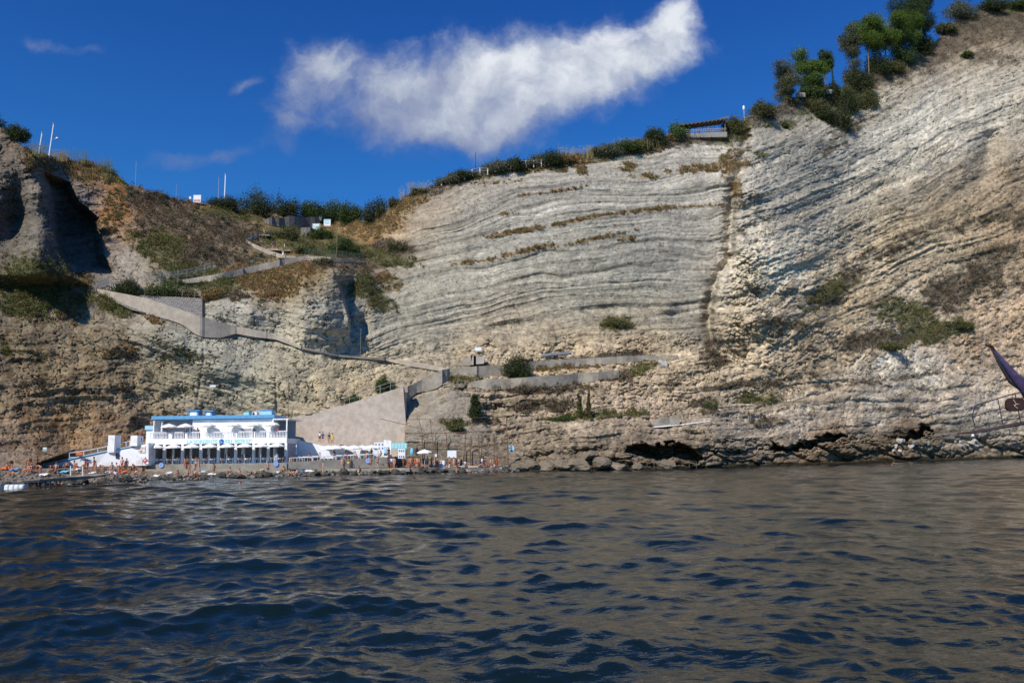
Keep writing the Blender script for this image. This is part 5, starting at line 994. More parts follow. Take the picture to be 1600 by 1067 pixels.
def body_proto(pose):
    d = POSES[pose]; J = []; E = []; R = []
    def add(p, r, par_=None): J.append(tuple(p)); R.append(r); i = len(J)-1; (E.append((par_, i)) if par_ is not None else None); return i
    flatb = pose == 'lie'; side = (lambda p, s, w: (p[0], p[1]+s*w, p[2])) if flatb else (lambda p, s, w: (p[0]+s*w, p[1], p[2]))
    hp = add(d['hip'], .135); wa = add(P3(d['hip'], d['ch'], .5), .115, hp); ch = add(d['ch'], .145, wa); nk = add(d['nk'], .058, ch); h0 = add(P3(d['nk'], d['hd'], .55), .07, nk); h1 = add(d['hd'], .092, h0)
    dirv = Vector(d['hd'])-Vector(d['nk']); dirv.normalize(); add(Vector(d['hd'])+dirv*.10, .075, h1)
    fc = Vector((0, 0, 1)) if flatb else (Vector((0, -.9, -.45)) if pose == 'bend' else Vector((0, -1, 0))); add(Vector(d['hd'])+fc*.112-dirv*.012, .016, h1)   # nose
    for s, k in ((-1, 0), (1, 1)):
        th = add(side(P3(d['hip'], d['kn'][k], .12), s, .085), .088, hp); kn = add(d['kn'][k], .056, th); cf = add(P3(d['kn'][k], d['an'][k], .3), .056, kn); an = add(d['an'][k], .036, cf)
        tv = Vector(d['an'][k])+(Vector((-.04, 0, .14)) if flatb else Vector((s*.02, -.17, -.045))); add(tv, .032, an)
        shp = side(P3(d['ch'], d['nk'], .62), s, .17); sh = add(shp, .056, ch); el = add(d['el'][k], .038, sh); wr = add(d['wr'][k], .026, el)
        fv = (Vector(d['wr'][k])-Vector(d['el'][k])).normalized(); pm = add(Vector(d['wr'][k])+fv*.07, .034, wr)
    me = skin_mesh('person_'+pose, J, E, R, 1)
    # five separate tapering bent fingers per hand, joined into the same mesh
    mb = MB()
    for k in (0, 1):
        w_ = Vector(d['wr'][k]); fv = (w_-Vector(d['el'][k])).normalized(); sd_ = fv.cross(Vector((0, 1, .3))).normalized(); nv = fv.cross(sd_)
        for j, ln in enumerate((.068, .078, .072, .056)):
            b0 = w_+fv*.085+sd_*(.027-.018*j); mb.tube([b0, b0+fv*ln*.55+nv*.008, b0+fv*ln*.9+nv*.03], [.009, .008, .005], 5)
        b0 = w_+fv*.04+sd_*.028; mb.tube([b0, b0+sd_*.03+fv*.02, b0+sd_*.035+fv*.05+nv*.012], [.011, .009, .006], 5)
    bm = bmesh.new(); bm.from_mesh(me); t_ = bpy.data.meshes.new('t'); t_.from_pydata(mb.v, [], mb.f); bm.from_mesh(t_); bmesh.ops.recalc_face_normals(bm, faces=bm.faces); bm.to_mesh(me); bm.free(); me.polygons.foreach_set('use_smooth', np.ones(len(me.polygons), bool))
    # clothes and hair
    hair = MB(); c = Vector(d['hd'])+dirv*.05-fc*.02; 
    q = dirv.to_track_quat('Z', 'Y').to_matrix(); prof = [(.095, -.05), (.108, .0), (.098, .06), (.06, .1), (.005, .118)]
    hb = MB(); hb.lathe(prof, 10); hair.v = [tuple(q@Vector(v)+c) for v in hb.v]; hair.f = hb.f
    back = Vector(d['nk'])-fc*.07; lh = MB(); lh.tube([Vector(d['hd'])-fc*.06+dirv*.06, Vector(d['hd'])-fc*.10-dirv*.04, back-dirv*.08], [.07, .085, .04], 8)
    shorts = skin_mesh('shorts', [d['hip'], P3(d['hip'], d['ch'], .28), side(P3(d['hip'], d['kn'][0], .2), -1, .08), P3(d['hip'], d['kn'][0], .62), side(P3(d['hip'], d['kn'][1], .2), 1, .08), P3(d['hip'], d['kn'][1], .62)], [(0, 1), (0, 2), (2, 3), (0, 4), (4, 5)], [.15, .135, .105, .098, .105, .098])
    brief = skin_mesh('bikini', [d['hip'], P3(d['hip'], d['ch'], .14), side(P3(d['hip'], d['kn'][0], .1), -1, .05), side(P3(d['hip'], d['kn'][1], .1), 1, .05)], [(0, 1), (0, 2), (0, 3)], [.15, .14, .105, .105])
    top = skin_mesh('shirt', [P3(d['hip'], d['ch'], .1), P3(d['hip'], d['ch'], .5), d['ch'], P3(d['ch'], d['nk'], .5)]+[side(P3(d['ch'], d['nk'], .58), s, .16) for s in (-1, 1)]+[P3(side(P3(d['ch'], d['nk'], .58), s, .16), d['el'][k], .6) for s, k in ((-1, 0), (1, 1))], [(0, 1), (1, 2), (2, 3), (2, 4), (2, 5), (4, 6), (5, 7)], [.145, .135, .165, .09, .075, .075, .06, .06])
    bra = skin_mesh('bikini_top', [P3(d['ch'], d['hip'], .12), P3(d['ch'], d['nk'], .15)], [(0, 1)], [.155, .155])
    sk = skin_mesh('dress', [P3(d['nk'], d['ch'], .5), d['ch'], P3(d['hip'], d['ch'], .5), d['hip'], P3(d['hip'], P3(d['kn'][0], d['kn'][1], .5), .6), P3(P3(d['kn'][0], d['kn'][1], .5), P3(d['an'][0], d['an'][1], .5), .45)], [(0, 1), (1, 2), (2, 3), (3, 4), (4, 5)], [.08, .16, .13, .18, .23, .30])
    def m_of(mb_, nm): me_ = bpy.data.meshes.new(nm); me_.from_pydata(mb_.v, [], mb_.f); return me_
    return dict(body=me, hair=m_of(hair, 'hair'), long=m_of(lh, 'long_hair'), shorts=shorts, bikini=brief, shirt=top, bra=bra, dress=sk)
BODY = {k: body_proto(k) for k in POSES}
def ob(name, me, m, parent):
    key = me.name+'/'+m.name
    if key not in KIDS: c = me.copy(); c.materials.clear(); c.materials.append(m); c.polygons.foreach_set('use_smooth', np.ones(len(c.polygons), bool)); KIDS[key] = c
    o = bpy.data.objects.new(name, KIDS[key]); C.objects.link(o); o.parent = parent; return o
PN = [0]
def person(loc, pose, wear, label, h=1.7, rz=0.0, skin=None, group='people at the beach club and on the shore'):
    """wear: e.g. 'shorts:blue', 'bikini:red', 'shirt:white+shorts:navy', 'dress:white'; long = long hair"""
    PN[0] += 1; i = PN[0]; B = BODY[pose]; k = h/1.7; sk = SKIN[skin if skin is not None else i % 3 if i % 4 else 0]
    root = bpy.data.objects.new('person', None); C.objects.link(root); root.location = loc; root.rotation_euler = (0, 0, rz); root.scale = (k, k, k); root.empty_display_size = .2
    ob('body', B['body'], sk, root); ob('hair', B['hair'], HAIR[i % 2], root)
    for w_ in wear.split('+'):
        if w_ == 'long': ob('long_hair', B['long'], HAIR[i % 2], root); continue
        nm, c = w_.split(':'); ob({'bra': 'bikini_top', 'bikini': 'bikini'}.get(nm, nm), B[nm], CLO[c], root)
    tag(root, label, 'person', group); return root
EPS = .02
def ground(px, py, Y=None, z=None):
    if Y is None: return T(px, py)
    p = at(px, py, Y); return Vector((p.x, Y, z if z is not None else p.z))
walk_ = lambda px, Y=117.6: Vector((at(px, 700, Y).x, Y, at(px, 732.4 if px < 449 else 731.5, Y).z))
# standing on the walkway and quay foot
zw = at(400, 733.2, 116.8).z
def onwalk(px, dy=0.0): Y = 117.4+max(0, (px-215))*.0115+dy; return Vector((at(px, 700, Y).x, Y, at(215, 733.2, 116.6).z+(px-215)/(640-215)*(at(640, 731.5, 121.5).z-at(215, 733.2, 116.6).z)))
W = lambda px, pose, wear, lb, h=1.72, rz=0.0, **k: person(onwalk(px), pose, wear, lb, h, rz, **k)
W(219, 'stand', 'shorts:red', 'bare chested person in red shorts at the left end of the quay walkway', rz=.5)
W(222.5, 'stand', 'bikini:red+bra:red+long', 'long haired person in a red bikini at the left end of the walkway', 1.62, -.6)
W(228, 'stand', 'shirt:white+shorts:black', 'person in white top and black shorts carrying the red ring by the quay', 1.72, .3)
W(290, 'stand', 'bikini:pink+long', 'person in pink swimwear below the third arcade bay, standing on the walkway', 1.66, .4)
W(293.5, 'akimbo', 'shorts:black', 'person in black trunks, hands on hips, below the third arcade bay', 1.8, -.3)
W(307, 'stand', 'shorts:teal', 'person in bright blue trunks below the fourth arcade bay', 1.82, .2)
W(311.5, 'walk', 'bikini:black+bra:black+long', 'person in black bikini walking beside the one in bright blue trunks', 1.64, 1.2)
W(456, 'stand', 'bikini:black', 'person in black swimwear at the right corner of the quay', 1.7, .4)
W(460, 'walk', 'shorts:navy', 'dark tanned person walking in navy trunks past the quay corner', 1.8, -1.2, skin=2)
W(535, 'stand', 'bikini:yellow+bra:yellow', 'person in a yellow bikini on the walkway, left of two', 1.6); W(545, 'stand', 'shorts:yellow', 'person in yellow shorts on the walkway, right of two', 1.74)
W(580, 'stand', 'bikini:black+bra:black', 'person in a black bikini on the walkway under the terrace disc', 1.6, .6); W(590, 'walk', 'shorts:black', 'person in black trunks near the right end of the walkway', 1.76, 1.0)
def S_(px, py, pose, wear, lb, h=1.7, rz=0.0, **k): return person(T(px, py)+Vector((0, 0, .02 if pose in ('lie', 'sit') else 0)), pose, wear, lb, h, rz, **k)
S_(57, 735, 'walk', 'shorts:black', 'person in black trunks walking on the pebbles near the left lamp post', 1.7, 1.0)
S_(11, 734, 'sit', 'shorts:red', 'person sitting on the heap of red towels at the far left', 1.75, .6); S_(18, 745, 'sit', 'bikini:red', 'person in red swimwear sitting low on the pebbles at the far left', 1.65, -.5)
S_(36, 744, 'lie', 'bikini:pink+bra:pink', 'person in pink swimwear lying on the pebbles at the far left', 1.65, .2)
S_(82, 742, 'bend', 'shorts:red', 'person in red trunks bending over beside the jetty deck', 1.75, -.8); S_(87, 734, 'sit', 'shorts:black', 'person in black trunks sitting behind the one who bends over', 1.8, .2)
S_(103, 731, 'sit', 'shorts:navy', 'person sitting under the white ramp wall, near the jetty rail', 1.8, 0)
S_(149, 741, 'walk', 'bikini:black+bra:black', 'person in black bikini stepping over boulders left of the white towel', 1.66, -.6)
S_(174, 743, 'stand', 'bikini:navy+bra:navy+long', 'long haired person in navy bikini standing on the boulders below the ramp', 1.66, .6); S_(180, 745, 'sit', 'shirt:white+shorts:blue', 'person in a white top sitting on the boulders below the ramp', 1.7, .4)
S_(190, 735, 'stand', 'shirt:pink+shorts:red', 'person in a pink shirt standing before the white ramp wall', 1.75, -.2); S_(197, 735, 'stand', 'bikini:orange+long', 'person in orange swimwear right of the one in the pink shirt', 1.6, .3)
S_(193, 738, 'sit', 'shorts:orange', 'person in orange shorts sitting before the ramp wall', 1.7, .2); S_(206, 735, 'sit', 'bikini:red', 'person in red swimwear sitting right of the orange towel', 1.65, -.4); S_(186, 738, 'sit', 'shorts:red', 'person in red shorts sitting left of the pink shirted one', 1.7, .7)
S_(278, 745, 'sit', 'shorts:pink', 'person in pink shorts sitting on the boulders below the second arcade bay', 1.7, .5); S_(297, 744, 'lie', 'bikini:black', 'person in black swimwear lying on the boulders below the third arcade bay', 1.7, .1); S_(303, 743, 'sit', 'shorts:black', 'person in black trunks sitting on the boulders beside the lying one', 1.7, -.6)
S_(334, 743, 'stand', 'bikini:black+bra:black+long', 'person in black bikini standing alone on the boulders below the fourth bay', 1.66, .8)
S_(418.5, 742, 'stand', 'shorts:navy', 'broad person in navy trunks standing on the boulders below the seventh bay', 1.85, .1); S_(453, 742, 'sit', 'bikini:red', 'person sitting on the boulders below the quay corner', 1.75, .9)
# platform crowd
zp = lambda px: lerp(at(632, 731.5, 121.8).z, at(800, 731.5, 130).z, (px-632)/168.)
def Pf(px, t, pose, wear, lb, h=1.7, rz=0.0, **k): Y = lerp(121.8, 130, (px-632)/168.)+t; return person((at(px, 700, Y).x, Y, zp(px)+(.0)), pose, wear, lb, h, rz, **k)
crowd = [(606, 3, 'stand', 'shirt:navy+shorts:navy', 'person in a navy shirt at the right end of the dining terrace'), (612, 3.2, 'stand', 'shirt:white+shorts:navy', 'person in white shirt and navy shorts beside the notice boards'),
 (616, .5, 'stand', 'bikini:black+long', 'long haired person in black swimwear, leftmost of the platform crowd'), (631, .4, 'stand', 'shorts:red', 'person in red shorts standing left in the platform crowd'), (636, .8, 'sit', 'bikini:blue', 'person in blue swimwear sitting on the platform edge'), (640, 1.6, 'stand', 'shorts:black', 'person in black shorts standing behind the sitting one in blue'), (645, .7, 'stand', 'bikini:red+bra:red', 'person in a red bikini in the thick of the platform crowd'), (648, 2.4, 'stand', 'shorts:orange', 'person in orange shorts at the back of the platform crowd'),
 (652, .6, 'akimbo', 'shorts:red', 'person in red shorts, hands on hips, left of the single parasol'), (656, 1.4, 'stand', 'bikini:pink+long', 'person in pink swimwear just left of the single parasol'), (660, .5, 'sit', 'shorts:blue', 'person in blue shorts sitting under the single parasol'), (668, 1.6, 'stand', 'shorts:navy', 'person in navy shorts in the shade of the single parasol'), (675, 1.8, 'sit', 'shirt:blue+shorts:black', 'person in a blue shirt sitting right of the single parasol'),
 (683, 2.0, 'stand', 'shorts:red', 'person in red shorts standing left of the white upright panel'), (709, .8, 'stand', 'bikini:red+long', 'person in red swimwear standing below the blank white board'), (727, 1.8, 'seat', 'shirt:white+shorts:navy', 'person in a white shirt seated by the upturned board on the platform'), (744, 2.6, 'bend', 'shirt:blue+shorts:navy', 'person in a blue shirt bending under the rusty frame'), (753, 2.8, 'stand', 'shirt:white+shorts:blue', 'person in white shirt and blue shorts under the rusty frame'), (776, .9, 'walk', 'shorts:red', 'person in red shorts walking at the right end of the platform'), (779, 2.2, 'stand', 'bikini:red', 'person in red swimwear at the right end, behind the walking one'), (771, .4, 'sit', 'shorts:orange', 'person in orange shorts sitting at the right end of the platform')]
for i, (px, t, po, we, lb) in enumerate(crowd):
    if px < 632: person(Vector((at(px, 700, 122.4+t*.2).x, 122.4+t*.2, at(620, 731.6, 122.4).z)), po, we, lb, 1.72, (i*1.3) % 2-1)
    else: Pf(px, t, po, we, lb, 1.72, (i*1.3) % 2-1)
for (px, po, we, lb) in ((682, 'sit', 'bikini:red', 'person in red swimwear sitting on the rocks below the white panel'), (714, 'sit', 'shorts:orange', 'person in orange trunks sitting on the rocks below the white board'), (730, 'lie', 'bikini:pink', 'person in pink swimwear lying on the rocks below the rusty frame'), (620, 'sit', 'shorts:red', 'person in red trunks sitting on the rocks left of the crowd'), (645, 'sit', 'bikini:yellow', 'person in yellow swimwear sitting on the rocks below the crowd')): S_(px, 737.5, po, we, lb, 1.7, .3)
# the thick of the crowd: people nothing tells apart share a label
rs = np.random.RandomState(77); ccs = ['red', 'orange', 'black', 'navy', 'blue', 'white', 'pink']
for i in range(26):
    px = rs.uniform(610, 788) if i > 8 else rs.uniform(636, 690); t = rs.uniform(.3, 3.6); c = ccs[rs.randint(7)]; po = ['stand', 'stand', 'walk', 'seat', 'sit', 'bend'][rs.randint(6)]; po = 'sit' if po == 'seat' else po
    we = ('shorts:' if rs.rand() < .6 else 'bikini:')+c; lb = 'bather in %s swimwear %s in the dense crowd on the concrete platform' % (c, {'stand': 'standing', 'walk': 'walking', 'sit': 'sitting', 'bend': 'bending'}[po])
    if px < 632: person(Vector((at(px, 700, 121.9).x, 121.9+t*.3, at(620, 731.6, 122.4).z)), po, we, lb, rs.uniform(1.6, 1.82), rs.uniform(-2, 2), group='crowd on the platform')
    else: Pf(px, t, po, we, lb, rs.uniform(1.6, 1.82), rs.uniform(-2, 2), group='crowd on the platform')
for i in range(22):
    px = rs.uniform(0, 212); py = rs.uniform(731, 744) if px > 90 else rs.uniform(728, 742); c = ccs[rs.randint(7)]; po = ['stand', 'sit', 'lie', 'walk', 'sit', 'bend'][rs.randint(6)]
    S_(px, py, po, ('shorts:' if rs.rand() < .6 else 'bikini:')+c, 'bather in %s swimwear %s on the pebble beach before the white ramp' % (c, {'stand': 'standing', 'walk': 'walking', 'sit': 'sitting', 'bend': 'bending', 'lie': 'lying'}[po]), rs.uniform(1.6, 1.82), rs.uniform(-2, 2), group='crowd on the pebble beach')
for i in range(16):
    px = rs.uniform(230, 610); py = float(np.interp(px, wlx, wly))-rs.uniform(4, 8); c = ccs[rs.randint(7)]; po = ['sit', 'lie', 'sit', 'stand'][rs.randint(4)]
    S_(px, py, po, ('shorts:' if rs.rand() < .6 else 'bikini:')+c, 'bather in %s swimwear %s on the boulders below the quay' % (c, {'stand': 'standing', 'sit': 'sitting', 'lie': 'lying'}[po]), rs.uniform(1.6, 1.8), rs.uniform(-2, 2), group='bathers on the boulders below the quay')
# sun loungers
sl0 = None
for i, (px, Y, zz, c, lb) in enumerate([(640, 124.6, None, 'b', 'blue sun lounger at the left of the platform'), (672, 126.2, None, 'w', 'white sun lounger behind the single parasol'), (694, 127.4, None, 'b', 'blue sun lounger right of the white upright panel'), (718, 127.6, None, 'w', 'white sun lounger below the blank white board'), (742, 129.6, None, 'w', 'white sun lounger under the middle of the rusty frame'), (760, 130.8, None, 'b', 'blue sun lounger under the right of the rusty frame'), (640, 0, 0, 'x', '')]):
    if c == 'x': continue
    r = empty('sun_lounger', (at(px, 700, Y).x, Y, zp(px)), .25*(i % 3)-.2); mb = MB(); mb.box(-.95, .45, -.3, .3, .28, .33); mb.prism([(.45, -.3, .28), (1.0, -.3, .62), (1.0, -.3, .67), (.45, -.3, .33)], [(.45, .3, .28), (1.0, .3, .62), (1.0, .3, .67), (.45, .3, .33)]); mb.build('bed', BLUET if c == 'b' else CANVAS, r)
    for a in (-.8, .4):
        for b2 in (-.26, .26): mb = MB(); mb.tube([(a, b2, 0), (a, b2, .28)], .02, 4); mb.build('leg', WHITE2, r)
    tag(r, lb, 'sun lounger', 'sun loungers on the platform')
# inside, balcony, dining terrace, stairs
def Bc(px, y, z, pose, wear, lb, h=1.72, rz=0.0): return person((at(px, 700, 121+y).x, 121+y, 2+z), pose, wear, lb, h, rz)
Bc(308.5, .75, z2, 'lean', 'shorts:red', 'bare chested person leaning on the balcony balustrade, arms spread', 1.8); Bc(262, 1.4, z2, 'stand', 'shirt:red+shorts:red', 'person in red under the leftmost open balcony parasol'); Bc(289, 1.6, z2, 'stand', 'shirt:navy+shorts:navy', 'person in navy under the second balcony parasol'); Bc(396, .8, z2, 'stand', 'shirt:navy+shorts:white', 'person in a navy shirt under the fifth balcony parasol'); Bc(433, 2.2, z2, 'stand', 'shirt:red+shorts:black', 'person in a red shirt at the shaded right end of the balcony')
for i, (px, c) in enumerate(((269, 'red'), (276, 'white'), (301, 'black'), (324, 'white'), (331, 'blue'), (352, 'red'), (359, 'white'), (378, 'orange'), (387, 'navy'), (411, 'red'))):
    Bc(px, 2.2, 0, 'seat', 'shirt:%s+shorts:black' % c, 'diner in a %s shirt seated in the shade of the arcade, %s from the left' % (c, ['first', 'second', 'third', 'fourth', 'fifth', 'sixth', 'seventh', 'eighth', 'ninth', 'tenth'][i]), 1.7, (-1)**i*1.2)
for i, (px, po, c) in enumerate(((485, 'seat', 'red'), (500, 'seat', 'pink'), (523, 'stand', 'navy'), (540, 'seat', 'red'), (556, 'seat', 'white'), (573, 'seat', 'orange'), (581, 'stand', 'black'), (595, 'seat', 'navy'), (608, 'stand', 'black'))):
    person((at(px, 700, 124+.0*i).x, 123.7, 2.15+.03*i), po, 'shirt:%s+shorts:black' % c, 'person in a %s top %s on the dining terrace, %s from the left' % (c, 'seated' if po == 'seat' else 'standing', ['first', 'second', 'third', 'fourth', 'fifth', 'sixth', 'seventh', 'eighth', 'ninth'][i]), 1.7, .8*(-1)**i)
person(at(220.5, 691.5, 118.3), 'walk', 'shirt:red+shorts:white', 'person in a red shirt on the white stair at the left of the beach club', 1.7, 1.4)
for (px, py, we, lb) in ((499.5, 691.5, 'shirt:white+shorts:black', 'person in a white shirt on the slope before the beige wall'), (504, 692, 'shirt:navy+shorts:navy', 'person in dark clothes beside the white shirted one at the beige wall'), (514, 693.5, 'bikini:black+shirt:black', 'person in black before the beige wall, left of the last pair'), (519, 694, 'shirt:yellow+shorts:yellow', 'person in yellow before the beige wall, right of the last pair')): person(at(px, py, 128.4), 'stand', we, lb, 1.75, .4, group='walkers on the paths')
wt = wall('upper_walk', [(470, 690.5), (530, 694), (533, 698), (470, 696)], PINKC, None, off=0, Yf=lambda x, y: 127.9, thick=4, kind='structure')
for (px, py, we, lb, h) in ((442, 402, 'dress:white+long', 'person in a full white dress on the upper path', 1.65), (444.5, 391, 'shirt:white+shorts:white', 'person all in white on the bend above the white dress', 1.7), (456, 402, 'shirt:black+shorts:black', 'person in dark clothes right of the white dress', 1.7), (425.5, 389, 'shirt:navy+shorts:black', 'person in navy, left of two by the switchback', 1.65), (429, 390, 'shirt:black+shorts:navy', 'person in black, right of two by the switchback', 1.65), (412.5, 367, 'shirt:pink+shorts:white', 'person in a pink top on the highest bend of the path', 1.7)):
    f = T(px, py+2); Y = f.y-1.6; p = at(px, py, Y); person(p, 'walk', we, lb, h, 1.3, group='walkers on the paths')
    wall('path_landing', [(px-9, py-.1), (px+9, py-.1), (px+9, py+1.0), (px-9, py+1.0)], PATHC, None, off=0, Yf=lambda x, y, Y=Y: Y-.5, thick=3, kind='structure')
for (px, py, lb) in ((136.5, 758.5, 'swimmer with fair hair nearest the jetty'), (151, 757, 'swimmer second from the jetty'), (171, 757.5, 'swimmer third from the jetty'), (211, 756.5, 'swimmer below the left end of the quay, left of two'), (225, 755.5, 'swimmer below the left end of the quay, right of two'), (467, 751, 'dark haired swimmer below the quay corner'), (479, 750.5, 'swimmer right of the dark haired one below the quay corner'), (534, 749, 'swimmer below the dining terrace'), (647, 749.5, 'swimmer in front of the platform crowd'), (1013, 744, 'lone swimmer in open water below the sea cave'), (1090, 742, 'dark haired lone swimmer right of the sea cave'), (1397, 727, 'swimmer standing up near the shore below the right hand caves'), (376, 756.5, 'swimmer below the sixth arcade bay')):
    p = water_at(px, py); p.z = .02 if px != 1397 else .45; person(p, 'swim', 'bikini:black', lb, 1.75, .5*(px % 3-1), group='swimmers', skin=1)

# ------------------------------------------------------------------ things on the beach
def one(mb, name, m, lb, cat, grp=None, loc=(0, 0, 0), **k):
    o = mb.build(name, m, **k); o.location = loc; tag(o, lb, cat, grp); return o
def towel(px, py, m, lb, w_=1.1, l_=.5, seed=1, p=None):
    rs = np.random.RandomState(int(px)); mb = MB(); nx, ny = 9, 5; b = 0; p = p or T(px, py)
    for t in (0, .05):
        for j in range(ny):
            for i in range(nx): mb.v.append(((i/(nx-1)-.5)*w_, (j/(ny-1)-.5)*l_*1.6, .05+t+rs.uniform(0, .10)+(j/ny)*.25))
    for s_ in (0, 1):
        for j in range(ny-1):
            for i in range(nx-1): a = s_*nx*ny+j*nx+i; mb.f.append((a, a+1, a+nx+1, a+nx))
    one(mb, 'beach_towel', m, lb, 'towel', 'towels laid on the rocks', p, smooth=True)
for (px, py, m, lb, w_) in ((12, 734, ORANGE, 'heap of red and orange towels at the far left', 1.6), (22, 736, BLUET, 'dark blue towel beside the orange heap at the far left', .9), (48, 737, ORANGE, 'orange towel left of the first walking bather', 1.1), (68, 744, WHITE2, 'white cloth on the left part of the jetty deck', 1.0), (100, 739.5, SKYP, 'sky blue towel beside the jetty deck', .9), (118, 735.5, WHITE2, 'white towel behind the jetty rail', .9), (97, 737, BLACK, 'black towel above the sky blue one', 1.0), (144, 741, WHITE2, 'white towel right of the jetty', .7), (169, 740, WHITE2, 'white bag like towel left of the navy bikini', .8), (192, 739, ORANGE, 'orange towel in front of the sitting group below the ramp', 1.1), (243, 746, WHITE2, 'white towel at the left end of the boulders below the quay', .8), (264, 741, WHITE2, 'bright white towel below the first arcade bay', .7), (316, 739, LBLUE, 'pale blue towel below the fourth arcade bay', .8), (331, 743, WHITE2, 'white towel at the feet of the black bikini', 1.2), (409, 736, YEL, 'yellow green towel left of the navy trunks', .5), (418, 741.5, YEL, 'yellow towel below the navy trunks', .7), (433, 740, WHITE2, 'small white towel below the right disc', .5), (470, 738, BLUET, 'blue towel on the boulders right of the quay corner', 1.1), (484, 738, WHITE2, 'long white towel right of the blue one', 1.3), (643, 737, YEL, 'yellow towel on the rocks below the crowd', .9), (597, 728.6, REDP, 'red bag on the quay foot below the terrace end', .7), (783, 733, LBLUE, 'pale blue towel at the right end of the platform', .8)): towel(px, py, m, lb, w_)
def boulder_mesh(seed):
    rs = np.random.RandomState(seed); bm = bmesh.new(); bmesh.ops.create_icosphere(bm, subdivisions=3, radius=.5); pl = [(Vector(rs.normal(size=3)).normalized(), rs.uniform(.26, .42)) for _ in range(11)]
    for v in bm.verts:
        for n_, d_ in pl:
            s_ = v.co.dot(n_)
            if s_ > d_: v.co -= n_*(s_-d_)*.93
        v.co += v.co.normalized()*(.02*math.sin(v.co.x*23+seed)+.015*math.sin(v.co.z*31+v.co.y*17))
    me = bpy.data.meshes.new('boulder'); bm.to_mesh(me); bm.free(); return me
BM = {}
for i in range(7):
    for m in (ROCKD, ROCKG, ROCKB, ROCKW): c = boulder_mesh(i); c.materials.append(m); BM[i, m.name] = c
rs = np.random.RandomState(9)
def boulder(px, py, w_px, m, lb, flat=.7, grp='boulders along the shore', lift=0):
    p = T(px, py); o = bpy.data.objects.new('boulder', BM[rs.randint(7), m.name]); C.objects.link(o); s_ = w_px*mpp(p.y)/.8
    o.location = p+Vector((0, -.1*s_, s_*.12+lift)); o.scale = (s_, s_*rs.uniform(.7, 1), s_*flat); o.rotation_euler = (rs.normal()*.15, rs.normal()*.15, rs.uniform(0, 6.3)); tag(o, lb, 'boulder', grp)
for i in range(128):
    px = rs.uniform(-5, 800); wl_ = float(np.interp(px, wlx, wly)); k = rs.rand()
    if k < .55: boulder(px, wl_-rs.uniform(-.5, 3.5), rs.uniform(6, 19), ROCKD, 'dark wet boulder in the tide line between the jetty and the platform', rs.uniform(.4, .62))
    else: boulder(px, wl_-rs.uniform(4, 9.5), rs.uniform(4, 11), ROCKG if rs.rand() < .75 else ROCKB, 'dry grey boulder on the upper row between the jetty and the platform', rs.uniform(.45, .75), 'dry boulders above the tide line')
for (px, py, w_, lb) in ((812, 731, 26, 'brown block at the right end of the platform'), (832, 728, 30, 'brown block second from the platform'), (856, 731, 34, 'long brown block third from the platform'), (880, 726, 30, 'brown block fourth from the platform'), (905, 730, 38, 'large brown block straight below the pair of cypresses'), (936, 727, 36, 'smooth brown block left of the first sea cave'), (965, 731, 30, 'low brown block at the mouth of the first sea cave'), (995, 730, 24, 'small brown block under the first sea cave'), (1040, 728, 34, 'brown block at the right mouth of the first sea cave'), (868, 713, 26, 'upper brown block above the long one'), (920, 712, 28, 'upper brown slab leaning below the terraces')): boulder(px, py, w_, ROCKB, lb, .5, 'brown blocks left of the sea cave', -.35)
for i in range(16): boulder(rs.uniform(1375, 1450), rs.uniform(690, 706), rs.uniform(5, 12), ROCKG if i % 2 else ROCKW, 'grey or pale rounded stone in the heap below the right hand cave', .7, 'stones below the right hand cave')
for i in range(9): boulder(rs.uniform(1480, 1530), rs.uniform(690, 700), rs.uniform(6, 12), ROCKW, 'pale angular stone in the heap below the boat bow', .6, 'pale stones below the boat bow')
boulder(1035, 573, 17, ROCKW, 'large round white boulder lying on the cream cliff', 1.0, 'single white boulder')
rs = np.random.RandomState(31); SV = []; SF = []; NS = 1500
for i in range(NS):
    px = rs.uniform(-20, 812); wl_ = float(np.interp(px, wlx, wly)); py = wl_-rs.uniform(0, 9)**1.05 if px > 215 else wl_-rs.uniform(0, 24); p = T(px, py); s_ = rs.uniform(.10, .34)*(1.5 if rs.rand() < .1 else 1); q = rs.normal(size=(6, 3))*.14; b = len(SV)
    for k, c_ in enumerate(((1, 0, 0), (0, 1, 0), (-1, 0, 0), (0, -1, 0), (0, 0, .8), (0, 0, -.8))): SV.append((p.x+(c_[0]+q[k, 0])*s_, p.y+(c_[1]+q[k, 1])*s_, p.z+(c_[2]*.75+q[k, 2])*s_+.04))
    for k in range(4): SF.append((b+k, b+(k+1) % 4, b+4)); SF.append((b+(k+1) % 4, b+k, b+5))
o = mesh_np('beach_stones', SV, SF, ROCKG); o['kind'] = 'stuff'; o['label'] = 'loose grey stones covering the beach between the boulders'; o['category'] = 'stones'
